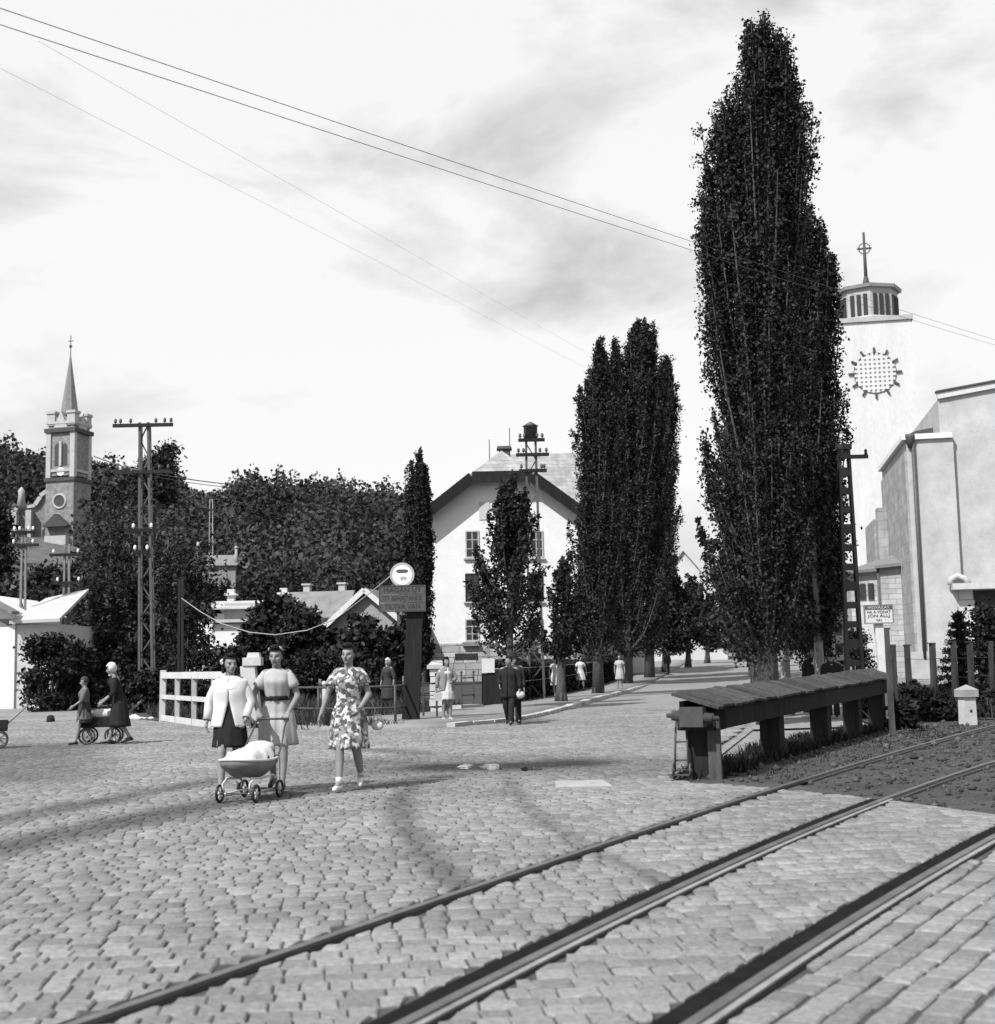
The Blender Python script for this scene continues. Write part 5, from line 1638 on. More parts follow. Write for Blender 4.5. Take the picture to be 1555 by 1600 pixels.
def notice_board():
    Y = 28.2
    a = P(1384, 1048, Y)
    t = thing('notice_board', 'pale notice board with dark lettering on a leaning white post by the church fence', 'sign', (a.x, Y, 0))
    zb, zt = P(1371, 973, Y).z, P(1371, 947, Y).z
    top = P(1371, 965, Y).x - a.x
    m = MB(); m.bar((0.02, 0, -0.2), (top, 0, zb + 0.2), 0.20, 0.12, up=Vector((0, 1, 0)), w2=0.17); m.build('post', PAINT_W, t)
    cx, cz, w, h = P(1371, 960, Y).x - a.x, (zb + zt) / 2, 42 / FPX * Y, zt - zb
    m = MB(); m.box((cx, -0.10, cz), (w, 0.03, h)); bo = m.build('board', PAINT_W, t)
    m = MB(); m.box((cx, -0.118, cz + h * 0.39), (w - 0.01, 0.012, h * 0.2)); m.build('header_band', IRON_M, bo)
    for sx in (-1, 1):
        m = MB(); m.box((cx + sx * (w / 2 + 0.012), -0.10, cz), (0.024, 0.045, h + 0.05)); m.build('frame', WOOD_M, bo)
    for sz in (-1, 1):
        m = MB(); m.box((cx, -0.10, cz + sz * (h / 2 + 0.013)), (w, 0.045, 0.024)); m.build('frame', WOOD_M, bo)
    DKP = mat('paint_black', 0.03, 0.7, 0.2, 8, 0)
    for txt, dz, sz_, ww, mm in (('VIGYÁZAT', 0.39, 0.07, 0.46, PAINT_W), ('HA A VONAT', 0.13, 0.085, 0.5, DKP), ('JÖN ÁLLJ', -0.10, 0.085, 0.46, DKP), ('MÁV', -0.36, 0.06, 0.12, DKP)):
        lettering(txt, sz_, bo, (cx, -0.121 if mm is DKP else -0.128, cz + dz * h), (math.pi / 2, 0, 0), mm, ww, depth=0.002)
notice_board()

fp = [(1395, 982, 1145, 25.2), (1399, 1008, 1125, 27.0), (1423, 1008, 1105, 30.0), (1461, 1005, 1100, 31.0), (1493, 1003, 1090, 32.0), (1519, 1003, 1085, 33.0), (1552, 1003, 1085, 34.0)]
FL = ['tallest thin post of the church fence beside the barrier end', 'fence post close behind the tall thin one', 'church fence post between the weeds and the downpipe', 'church fence post before the pale yard path', 'church fence post below the little spruce', 'church fence post behind the white bollard', 'last church fence post beside the dark bush']
for k, (px, pt, pb_, Y) in enumerate(fp):
    b = P(px, pb_, Y)
    h = P(px, pt, Y).z
    t = thing('fence_post', FL[k], 'post', (b.x, Y, 0), random.uniform(-.3, .3), 'posts of the church fence')
    m = MB(); m.bar((0, 0, -0.3), (random.uniform(-.03, .03), 0, h), 0.13 if k else 0.09, 0.12 if k else 0.09, up=Vector((0, 1, 0)), w2=0.10 if k else 0.07); m.build('shaft', WOOD_G, t)
    m = MB(); m.box((0, 0, h + 0.0), (0.15 if k else 0.09, 0.14 if k else 0.09, 0.03)); m.build('top', WOOD_G, t)
for i in range(2, 6):
    a, b = fp[i], fp[i + 1]
    for z in (0.35, 0.9, 1.35):
        pa_, pb_ = P(a[0], 1050, a[3]), P(b[0], 1050, b[3])
        wire(['lowest', 'middle', 'top'][(0.35, 0.9, 1.35).index(z)] + ' fence wire ' + ['from the weeds to the yard path', 'across the pale yard path', 'under the little spruce', 'behind the white bollard'][i - 2], (pa_.x, a[3] - 0.07, z), (pb_.x, b[3] - 0.07, z), 0.02, 0.006, group='wires of the church fence')
def bollard():
    p = G(1513, 1130)
    t = thing('bollard', 'pale concrete bollard with domed cap beside the far track', 'bollard', (p.x, p.y, 0), R(12))
    m = MB(); m.box((0, 0, 0.26), (0.27, 0.27, 0.6), taper=0.94); m.build('shaft', CONC_W, t)
    m = MB(); m.box((0, 0, 0.62), (0.35, 0.35, 0.15)); m.add([(-0.175, -0.175, 0.695), (0.175, -0.175, 0.695), (0.175, 0.175, 0.695), (-0.175, 0.175, 0.695), (0, 0, 0.80)], [(0, 1, 4), (1, 2, 4), (2, 3, 4), (3, 0, 4)]); m.build('cap', STONE_L, t)
    m = MB(); m.tube([(0, -0.125, 0.26), (0, -0.142, 0.26)], 0.03, 8); m.build('plug', IRON, t)
bollard()

# ---------------- left: sign post, railing, gate, pillars
def sign_post():
    p = G(641, 1127)
    Y = p.y
    t = thing('sign_post', 'thick dark post carrying a dark lettered board and a round white disc', 'sign', (p.x, Y, 0))
    zt = P(655, 948, Y).z
    k = Y / FPX
    m = MB(); m.bar((0, 0, -0.3), (10 * k, 0, zt), 27 * k, 0.36, up=Vector((0, 1, 0)), w2=24 * k, h2=0.3); m.build('post', WOOD_D, t)
    c = P(630, 936, Y)
    cx, cz, w, h = c.x - p.x, c.z, 69 * k, 38 * k
    BD = mat('sign_board_paint', 0.065, 0.8, 0.25, 3, 0.2, 20, 0.003)
    for s in (-1, 0, 1):
        m = MB(); m.box((cx, -0.26, cz + s * h / 3), (w, 0.03, h / 3 - 0.008)); m.build('board', BD, t)
    for s in (-1, 1):
        m = MB(); m.box((cx + s * (w / 2 + 0.015), -0.26, cz), (0.03, 0.05, h + 0.05)); m.build('frame', IRON, t)
    for s in (-1, 1):
        m = MB(); m.box((cx, -0.26, cz + s * (h / 2 + 0.014)), (w, 0.05, 0.026)); m.build('frame', IRON, t)
    m = MB(); m.box((cx - 0.12, -0.20, cz - h * 0.75), (0.07, 0.05, h * 0.7)); m.build('stay', IRON_M, t)
    m = MB(); m.box((cx + 0.1, -0.1, cz), (0.1, 0.28, 0.1)); m.build('bracket', IRON_M, t)
    LT = mat('paint_letters', 0.015, 0.8, 0.1, 8, 0)
    for txt, dz, ww in (('MAGÁN UT', 0.335, w * 0.84), ('ITT BEHAJTANI IS', 0.0, w * 0.88), ('TILTVA VAN', -0.335, w * 0.8)):
        lettering(txt, h * 0.27, t, (cx, -0.277, cz + dz * h), (math.pi / 2, 0, 0), LT, ww, depth=0.002)
    c = P(629.5, 899, Y)
    dx, dz, r = c.x - p.x, c.z, 19 * k
    n_ = 40
    m = MB(); m.prism([(dx + r * math.cos(6.283 * i / n_), -0.24, dz + r * math.sin(6.283 * i / n_)) for i in range(n_)], (0, 0, 0), (0, 0.02, 0)); di = m.build('disc', mat('sign_white', 0.7, 0.6, 0.05, 4, 0), t)
    m = MB()
    ri, vs, fs = r * 0.80, [], []
    for i in range(n_):
        a = 6.283 * i / n_
        vs += [(dx + r * math.cos(a), -0.243, dz + r * math.sin(a)), (dx + ri * math.cos(a), -0.243, dz + ri * math.sin(a))]
        fs.append((2 * i, (2 * i + 2) % (2 * n_), (2 * i + 3) % (2 * n_), 2 * i + 1))
    m.add(vs, fs); m.build('disc_rim', mat('sign_red_as_grey', 0.30, 0.6, 0.1, 4, 0), di)
    # car silhouette above, motorcycle mark below, as on the traffic disc
    m = MB(); q = r
    m.prism([(dx - .52 * q, -0.246, dz + .36 * q), (dx - .28 * q, -0.246, dz + .44 * q), (dx + .28 * q, -0.246, dz + .44 * q), (dx + .52 * q, -0.246, dz + .36 * q), (dx + .44 * q, -0.246, dz + .20 * q), (dx + .30 * q, -0.246, dz + .15 * q), (dx - .30 * q, -0.246, dz + .15 * q), (dx - .44 * q, -0.246, dz + .20 * q)], (0, 0, 0), (0, 0.003, 0)); m.build('car_symbol', mat('sign_symbol', 0.06, 0.6, 0.1, 4, 0), di)
    m = MB()
    m.prism([(dx - .16 * q, -0.246, dz - .44 * q), (dx + .02 * q, -0.246, dz - .46 * q), (dx + .06 * q, -0.246, dz - .34 * q), (dx + .34 * q, -0.246, dz - .44 * q), (dx + .36 * q, -0.246, dz - .22 * q), (dx + .10 * q, -0.246, dz - .12 * q), (dx - .14 * q, -0.246, dz - .2 * q)], (0, 0, 0), (0, 0.003, 0)); m.build('motorcycle_symbol', mat('sign_symbol_faint', 0.3, 0.6, 0.1, 4, 0), di)
    m = MB(); m.tube([(dx, -0.21, dz - r * 0.9), (dx, -0.19, cz + h * 0.3)], 0.03, 8); m.build('disc_stem', IRON_M, t)
sign_post()

# pipe railing on the bank edge
RPX = [(455, 1128), (500, 1131), (550, 1132), (600, 1131), (625, 1130)]
rt0 = G(470, 1131)
rt = thing('pipe_railing', 'dark iron pipe railing at the road edge behind the women', 'railing', (rt0.x, rt0.y, 0))
rl = [G(430, 1130), G(498, 1131), G(562, 1131), G(618, 1130)]
tops = [1074, 1074, 1075, 1072]
for q, ty in zip(rl, tops):
    m = MB(); m.tube([(q.x - rt0.x, q.y - rt0.y, -0.2), (q.x - rt0.x, q.y - rt0.y, 0.96)], 0.035, 8); m.build('post', IRON, rt)
for z in (0.92, 0.38):
    m = MB(); m.tube([(q.x - rt0.x, q.y - rt0.y, z) for q in rl] + [(P(640, 1073, 35).x - rt0.x, 35.0 - rt0.y, z + 0.02)], 0.032, 8); m.build('rail', IRON, rt)
# short post with white sleeve
p = G(503, 1128)
m = MB(); m.bar((0, 0, 0.3), (0.0, 0, 0.86), 0.10, 0.08, up=Vector((0, 1, 0))); m.bar((0, 0, -0.2), (0, 0, 0.3), 0.08, 0.07, up=Vector((0, 1, 0))); m.ball((0, 0, 1.0), 0.07, 8); m.bar((0, 0, 0.86), (0, 0, 1.0), 0.05, 0.05, up=Vector((0, 1, 0)))
o = m.build('marker_post', PAINT_W); o.location = (p.x, p.y + 0.5, 0); tag(o, 'short white marker post behind the pipe railing', 'post')

# white wooden gate panel
g0, g1 = G(255, 1126), G(345, 1139)
gt = thing('white_gate', 'white wooden railing panel with sloping end post beside the lane', 'railing', g0)
gd = (g1 - g0); gd.z = 0
gl = gd.length
gdn = gd.normalized()
def gp(s, z): return gdn * s + Vector((0, 0, z))
gh = P(262, 1054, g0.y).z
for s, hh, w in ((0.0, gh + 0.12, 0.17), (gl * 0.28, gh - 0.05, 0.13), (gl * 0.58, gh - 0.05, 0.13), (gl * 0.9, gh - 0.05, 0.13)):
    m = MB(); m.bar(gp(s - (0.12 if s == 0 else 0), -0.1), gp(s, hh), w, 0.12, up=Vector((0, 1, 0))); m.build('post', STONE_W if s == 0 else STONE_L, gt)
for z, w in ((gh - 0.02, 0.22), (gh * 0.52, 0.15), (0.08, 0.2)):
    m = MB(); m.bar(gp(-0.12, z) - Vector((0, 0.09, 0)), gp(gl + 0.6, z) - Vector((0, 0.09, 0)), 0.06, w * 0.8); m.build('rail', STONE_W, gt)
# white leaning stone post between the two women
p = P(394, 1135, 34.0)
m = MB()
zt_ = P(390, 1040, 34).z
m.bar((0.06, 0, -0.2), (-0.10, 0, zt_), 0.44, 0.36, up=Vector((0, 1, 0)), w2=0.36, h2=0.32)
m.box((0.02, 0, zt_ + 0.10), (0.46, 0.4, 0.20)); m.box((0.05, 0, zt_ + 0.26), (0.34, 0.3, 0.13), taper=0.8)
o = m.build('stone_post', CONC_W); o.location = (p.x, 34, 0); tag(o, 'white leaning stone gatepost behind the pram', 'post')

# stone gate pillars and iron railing by the pavement
def pillar(name, label, px, py, top, wpx, n, m_, capm):
    p = G(px, py)
    k = p.y / FPX
    t = thing(name, label, 'pillar', (p.x, p.y, 0))
    h = P(px, top, p.y).z
    w = wpx * k
    hh = (h - 0.14) / n
    for i in range(n):
        m = MB(); m.box((random.uniform(-.015, .015), 0, hh * (i + 0.5) - 0.02), (w * random.uniform(0.94, 1.03), w, hh - 0.025)); m.build('stone', m_, t)
    m = MB(); m.box((0, 0, (h - 0.2) / 2), (w * 0.9, w * 0.9, h - 0.2)); m.build('mortar_core', SANDJ, t)
    m = MB(); m.box((0, 0, h - 0.09), (w * 1.35, w * 1.35, 0.12)); m.build('cap_slab', capm, t)
    m = MB(); m.box((0, 0, h + 0.03), (w * 1.15, w * 1.15, 0.12), taper=0.6); m.build('cap_top', capm, t)
    return t
pillar('stone_pillar', 'squat stone gate pillar with flat cap behind the sign post', 684, 1114, 1037, 22, 6, STONE_W, CONC)
pt2 = pillar('stone_pillar', 'gate pillar with white upper half at the garden entrance', 789, 1097, 1010, 18, 6, STONE_L, STONE_W)
# white enamel plate on its pedestal
p = P(764, 1090, 46.0)
t = thing('pedestal_plate', 'white square plate on a dark pedestal by the garden entrance', 'sign', (p.x, 46, 0))
m = MB(); m.box((0, 0, P(764, 1052, 46).z / 2), (0.5, 0.3, P(764, 1052, 46).z), taper=0.92); m.build('pedestal', WOOD_D, t)
m = MB(); m.box((0, -0.17, P(764, 1040, 46).z), (0.44, 0.05, 0.48)); m.build('plate', PAINT_W, t)
def iron_fence(label, pts, h, name='iron_fence', rails=(0.35, 0.95), m_=IRON, pr=0.022):
    t = thing(name, label, 'railing', (pts[0].x, pts[0].y, 0))
    for q in pts:
        m = MB(); m.bar((q.x - pts[0].x, q.y - pts[0].y, -0.15), (q.x - pts[0].x, q.y - pts[0].y, h), 0.055, 0.055, up=Vector((0, 1, 0))); m.ball((q.x - pts[0].x, q.y - pts[0].y, h + .03), 0.045, 6); m.build('post', m_, t)
    for z in rails:
        m = MB(); m.tube([(q.x - pts[0].x, q.y - pts[0].y, z) for q in pts], pr, 6); m.build('rail', m_, t)
    return t
iron_fence('iron railing standing before the squat stone pillar', [G(662, 1122), G(683, 1123), G(700, 1119)], 1.15, rails=(0.3, 0.62, 0.95))
iron_fence('low iron railing frame beside the person in the grey jacket', [G(722, 1109), G(741, 1107)], 1.15, rails=(0.45, 1.0))
m = MB(); a, b = G(714, 1109), G(748, 1107)
m.bar((a.x, a.y, 0.06), (b.x, b.y, 0.06), 0.4, 0.16); o = m.build('fence_plinth', CONC); tag(o, 'pale concrete footing under the low iron railing', 'footing')
# white rail fence above the hedge
hb = [Vector((np.interp(y, [q[1] for q in BACK], [q[0] for q in BACK]) - 1.3, y, 0)) for y in (50, 54, 58, 62, 67, 72)]
t = thing('rail_fence', 'pale rail fence showing above the hedge behind the poplars', 'fence', hb[0])
for q in hb:
    m = MB(); m.bar((q.x - hb[0].x, q.y - hb[0].y, -0.1), (q.x - hb[0].x, q.y - hb[0].y, 2.15), 0.1, 0.1, up=Vector((0, 1, 0))); m.build('post', WOOD_M, t)
for z in (1.55, 2.1):
    m = MB(); m.bar((0, 0, z), (hb[-1].x - hb[0].x, hb[-1].y - hb[0].y, z), 0.06, 0.09); m.build('rail', STONE_L, t)
# two wires strung along the hedge
for k, z in enumerate((0.75, 1.25)):
    wire(['lower', 'upper'][k] + ' pale wire strung along the front of the hedge', (BACK[4][0] + 0.02, BACK[4][1], z), (BACK[7][0] + 0.02, BACK[7][1], z + 0.2), 0.05, 0.012, STONE_L, 'wires of the hedge')
# picket fence far down the left pavement
pk = thing('picket_fence', 'dark slatted fence far along the pavement', 'fence', (BACK[8][0] - 8, 0, 0))
pk.location = (8.2, 88, gz(0, 88))
sl = bpy.data.meshes.new('slat')
mm_ = MB(); mm_.box((0, 0, 0.85), (0.09, 0.05, 1.7)); tmp = mm_.build('slat', WOOD_M, pk); slat_me = tmp.data
for i in range(60):
    y = 88 + i * 0.45
    o = tmp if i == 0 else tmp.copy()
    if i: COL.objects.link(o); o.parent = pk
    o.location = (np.interp(y, [q[1] for q in BACK], [q[0] for q in BACK]) - 0.2 - 8.2, y - 88, gz(0, y) - gz(0, 88))
for z in (0.5, 1.4):
    m = MB(); y1 = 88 + 59 * 0.45
    m.bar((np.interp(88, [q[1] for q in BACK], [q[0] for q in BACK]) - 8.5, 0, z), (np.interp(y1, [q[1] for q in BACK], [q[0] for q in BACK]) - 8.5, y1 - 88, z + gz(0, y1) - gz(0, 88)), 0.05, 0.1); m.build('rail', WOOD_M, pk)
# small picket posts beyond the bank path
for k, px in enumerate((500, 530, 557, 585, 612, 640)):
    p = P(px, 1060, 56)
    m = MB(); m.bar((0, 0, -0.2), (0, 0, 0.95 + 0.1 * (k % 2)), 0.11, 0.1, up=Vector((0, 1, 0))); o = m.build('fence_post', WOOD_M); o.location = (p.x, 56, 0)
    tag(o, 'grey wooden post of the open fence beyond the bank, ' + ['farthest from the sign post', 'second from its free end', 'third from its free end', 'third before the sign post', 'second before the sign post', 'right behind the sign post'][k], 'post', 'posts beyond the bank')
m = MB(); m.tube([(P(495, 1060, 56).x, 55.9, 0.75), (P(645, 1060, 56).x, 55.9, 0.75)], 0.02, 5); tag(m.build('fence_wire', IRON_M), 'thin wire along the open fence beyond the bank', 'wire')

# ---------------- telegraph poles
def lattice_pole(label, px, py, Y, w, arms, lat=True, m_=IRON_M, cap=False, lean=0.0):
    top = P(px, py, Y)
    b0 = base_z(top.x, Y)
    t = thing('telegraph_pole', label, 'pole', (top.x, Y, b0), 0, 'telegraph poles')
    H = top.z - b0
    for s in (-1, 1):
        m = MB(); m.bar((s * w * 0.8 + lean, 0, -0.2), (s * w / 2, 0, H), 0.09, 0.09, up=Vector((0, 1, 0))); m.build('leg', m_, t)
        if lat:
            m = MB(); m.bar((s * w * 0.8 + lean, 0.32, -0.2), (s * w / 2, 0.24, H), 0.08, 0.08, up=Vector((0, 1, 0))); m.build('leg', m_, t)
    n = int(H / 0.65)
    for i in range(n):
        z0, z1 = H * i / n, H * (i + 1) / n
        wa = lambda z: w * 0.8 + (w / 2 - w * 0.8) * z / H
        s = 1 if i % 2 else -1
        if lat or i % 3 == 0:
            m = MB(); m.bar((-s * wa(z0) + lean * (1 - z0 / H), 0.1, z0), (s * wa(z1) + lean * (1 - z1 / H), 0.1, z1), 0.045, 0.045); m.build('brace', m_, t)
    for apy, l, r, ins in arms:
        z = P(px, apy, Y).z - b0
        m = MB(); m.bar((l / FPX * Y, -0.10, z), (r / FPX * Y, -0.10, z), 0.11, 0.13); a = m.build('crossarm', WOOD_D, t)
        for u in ins:
            x = u / FPX * Y
            m = MB(); m.tube([(x, -0.10, z), (x, -0.10, z + 0.14)], 0.015, 5); m.lathe([(0.03, 0.10), (0.065, 0.13), (0.05, 0.18), (0.06, 0.22), (0.02, 0.27)], 8, (x, -0.10, z)); m.build('insulator', PORC if apy > 800 else IRON_M, a)
    if cap:
        m = MB(); zc = P(px, py + 9, Y).z - b0
        m.lathe([(0.27, -0.25), (0.27, 0.22), (0.34, 0.25), (0.05, 0.42)], 8, (0, 0.1, zc)); m.build('cap_box', IRON_M, t)
    return t
lattice_pole('tall twin-legged telegraph pole with four crossarms beside the willow', 225, 660, 50, 0.32, ((665, -48, 47, (-44, -36, -20, 20, 34, 44)), (738, -46, 44, (-40, -26, 26, 40)), (829, -28, 24, (-14, 14)), (863, -14, 10, (-11, 8))), lean=0.18)
lattice_pole('lattice pole with a capped head rising behind the small poplar', 829, 666, 52, 0.36, ((688, -20, 22, (-17, -10, 10, 18)), (711, -24, 28, (-20, -12, 14, 24)), (736, -20, 24, (-16, 16, 20))), cap=True)
lattice_pole('weathered pole with two crossarms before the hillside church', 38, 826, 60, 0.16, ((832, -18, 18, (-14, -6, 8, 15)), (852, -19, 24, (-15, 15))), lat=False, m_=WOOD_M)
lattice_pole('pole with two crossarms in front of the willow', 105, 850, 62, 0.2, ((867, -26, 26, (-20, 18)), (911, -20, 24, (-13, 20))), lat=False, m_=WOOD_M)
lattice_pole('far pale pole on the wooded slope above the villa', 330, 780, 190, 0.4, ((796, -8, 10, (-6, 7)),), lat=False, m_=STONE_L)
lattice_pole('thin dark pole next to the big evergreen bush', 283, 905, 47, 0.1, (), lat=False, m_=WOOD_D)
TA = P(178, 737, 50)
wire('telegraph wire sagging from the tall pole towards the hill ridge', P(147, 713, 62), P(225, 737, 50), 0.05, 0.03, group='telegraph wires')
wire('telegraph wire running on from the tall pole past the hilltop', P(225, 737, 50), P(372, 758, 60), 0.05, 0.022, group='telegraph wires')
wire('lower telegraph wire running from the tall pole past the hilltop', P(225, 742, 50), P(372, 763, 60), 0.05, 0.015, group='telegraph wires')
pts = [P(px, py, 45 - 7 * i / 8) for i, (px, py) in enumerate(((284, 935), (312, 955), (345, 974), (390, 988), (430, 992), (480, 985), (525, 967), (580, 925), (630, 884)))]
wire('pale slack cable looping before the low houses', None, None, 0, 0.015, STONE_L, pts=pts)

# rubble at the lane edge, small stone on the road
for k, (px, py, s) in enumerate(((212, 1103, .35), (222, 1098, .18), (226, 1104, .14), (236, 1096, .15), (228, 1110, .13))):
    p = P(px, py + 4, 40.0)
    m = MB(); m.ball((0, 0, 0.08), 0.5, 8, (1, 0.7, 0.55))
    o = m.build('rubble_stone', STONE_W); o.location = (p.x, 40, 0.0 + 0.02); o.scale = (s * 1.4, s, s); o.rotation_euler = (0.2 * k, 0.1, k)
    for v in o.data.vertices:
        v.co += Vector(mnoise.noise_vector(v.co * 3 + Vector((k * 3, 0, 0)))) * 0.12
    tag(o, ['largest pale stone in the heap at the lane edge', 'pale stone at the back of the heap at the lane edge', 'small pale stone touching the largest one in the heap', 'pale stone nearest the white gate in the heap', 'lowest small stone of the heap at the lane edge'][k], 'stone', 'rubble stones')
p = G(79, 1128)
m = MB(); m.lathe([(0.10, -0.05), (0.13, 0.03), (0.11, 0.16), (0.05, 0.2)], 10); o = m.build('marker_stone', WOOD_D); o.location = (p.x, p.y, 0); tag(o, 'small dark stub standing alone on the pale lane', 'stub')
# ================================================================== PEOPLE
def cloth(name, v, var=0.08, scale=9, rough=0.9):
    return mat('cloth_' + name, v, rough, var, scale, 0.25, 60, 0.003, spec=0.15)
WHITE_C, CREAM_C = cloth('white', 0.46, 0.05), cloth('cream', 0.33, 0.10)
BLACK_C, DARK_C, GREY_C, MID_C = cloth('black', 0.016, 0.3), cloth('dark', 0.035, 0.3), cloth('grey', 0.17, 0.12), cloth('mid', 0.10, 0.2)
HAIR = mat('hair_dark', 0.010, 0.6, 0.5, 60, 0.6, 120, 0.004, spec=0.1, streak=(1, 1, 0.2))
HAIR_L = mat('hair_fair', 0.04, 0.6, 0.4, 60, 0.6, 120, 0.004, spec=0.1, streak=(1, 1, 0.2))
SHOE_B, SHOE_W = mat('leather_black', 0.015, 0.4, 0.3, 8, 0.1), mat('leather_white', 0.55, 0.6, 0.1, 8, 0.1)
def skin_mat():
    m, nt, b = nodes_of('skin')
    N, L = nt.nodes, nt.links
    a = N.new('ShaderNodeAttribute'); a.attribute_name = 'tint'
    no = N.new('ShaderNodeTexNoise'); no.inputs['Scale'].default_value = 14
    r = N.new('ShaderNodeMapRange'); r.inputs['To Min'].default_value = 0.15; r.inputs['To Max'].default_value = 0.22
    L.new(no.outputs['Fac'], r.inputs['Value'])
    mu = N.new('ShaderNodeMath'); mu.operation = 'MULTIPLY'; L.new(r.outputs[0], mu.inputs[0]); L.new(a.outputs['Fac'], mu.inputs[1])
    cc = N.new('ShaderNodeCombineColor')
    for k in range(3): L.new(mu.outputs[0], cc.inputs[k])
    L.new(cc.outputs[0], b.inputs['Base Color'])
    b.inputs['Roughness'].default_value = 0.55
    b.inputs['Specular IOR Level'].default_value = 0.35
    b.inputs['Subsurface Weight'].default_value = 0.0
    return m
SKIN = skin_mat()
def floral_mat():
    m, nt, b = nodes_of('cloth_floral')
    N, L = nt.nodes, nt.links
    tc = N.new('ShaderNodeTexCoord')
    nz = N.new('ShaderNodeTexNoise'); nz.inputs['Scale'].default_value = 9
    mx = N.new('ShaderNodeMix'); mx.data_type = 'VECTOR'; mx.inputs['Factor'].default_value = 0.1
    L.new(tc.outputs['Object'], nz.inputs['Vector']); L.new(tc.outputs['Object'], mx.inputs['A']); L.new(nz.outputs['Color'], mx.inputs['B'])
    vo = N.new('ShaderNodeTexVoronoi'); vo.inputs['Scale'].default_value = 32
    L.new(mx.outputs['Result'], vo.inputs['Vector'])
    sp = N.new('ShaderNodeSeparateColor'); L.new(vo.outputs['Color'], sp.inputs[0])
    cr = N.new('ShaderNodeValToRGB'); cr.color_ramp.interpolation = 'CONSTANT'
    e = cr.color_ramp.elements
    e[0].position = 0.0; e[0].color = (0.07, 0.07, 0.07, 1); e[1].position = 0.36; e[1].color = (0.24, 0.24, 0.24, 1)
    for p, v in ((0.56, 0.46), (0.82, 0.14)):
        k = e.new(p); k.color = (v, v, v, 1)
    L.new(sp.outputs[0], cr.inputs['Fac']); L.new(cr.outputs['Color'], b.inputs['Base Color'])
    b.inputs['Roughness'].default_value = 0.9
    b.inputs['Specular IOR Level'].default_value = 0.15
    return m
FLORAL = floral_mat()

def rc(mb, p, q, r1, r2, n=10):
    """closed tapered limb segment with round ends"""
    p, q = Vector(p), Vector(q)
    d = (q - p).normalized()
    pts, rs = [], []
    for a in (90, 60, 30):
        pts.append(p - d * r1 * math.sin(R(a))); rs.append(max(1e-3, r1 * math.cos(R(a))))
    pts += [p, p.lerp(q, 0.5), q]; rs += [r1, (r1 + r2) / 2, r2]
    for a in (30, 60, 90):
        pts.append(q + d * r2 * math.sin(R(a))); rs.append(max(1e-3, r2 * math.cos(R(a))))
    mb.tube(pts, rs, n)
def hand(mb, w, dirv, palm_n, side, curl=0.5):
    """palm, four fingers of unequal length with bent knuckles, thumb from the palm's side"""
    d = Vector(dirv).normalized()
    pn = Vector(palm_n); pn = (pn - d * pn.dot(d)).normalized()          # where the palm looks
    sd = d.cross(pn).normalized() * side                                 # towards the thumb
    w = Vector(w)
    k = w + d * 0.075
    for o in (-0.026, -0.009, 0.009, 0.026):
        rc(mb, w + sd * o * 0.7, k + sd * o, 0.015, 0.0135, 8)
    for i, (o, l) in enumerate(((0.029, 0.068), (0.010, 0.078), (-0.010, 0.072), (-0.028, 0.056))):
        a = k + sd * o
        c1, c2 = curl * 0.8, curl * 1.7
        m1 = a + (d * math.cos(c1) + pn * math.sin(c1)) * l * 0.5
        m2 = m1 + (d * math.cos(c2) + pn * math.sin(c2)) * l * 0.5
        rc(mb, a, m1, 0.0100, 0.0092, 8); rc(mb, m1, m2, 0.0092, 0.0080, 8)
    t0 = w + d * 0.022 + sd * 0.026
    t1 = t0 + (d * 0.6 + sd * 0.75 + pn * 0.35).normalized() * 0.038
    t2 = t1 + (d * 0.85 + sd * 0.15 + pn * (0.3 + curl * 0.5)).normalized() * 0.03
    rc(mb, t0, t1, 0.0125, 0.0105, 8); rc(mb, t1, t2, 0.0105, 0.0088, 8)

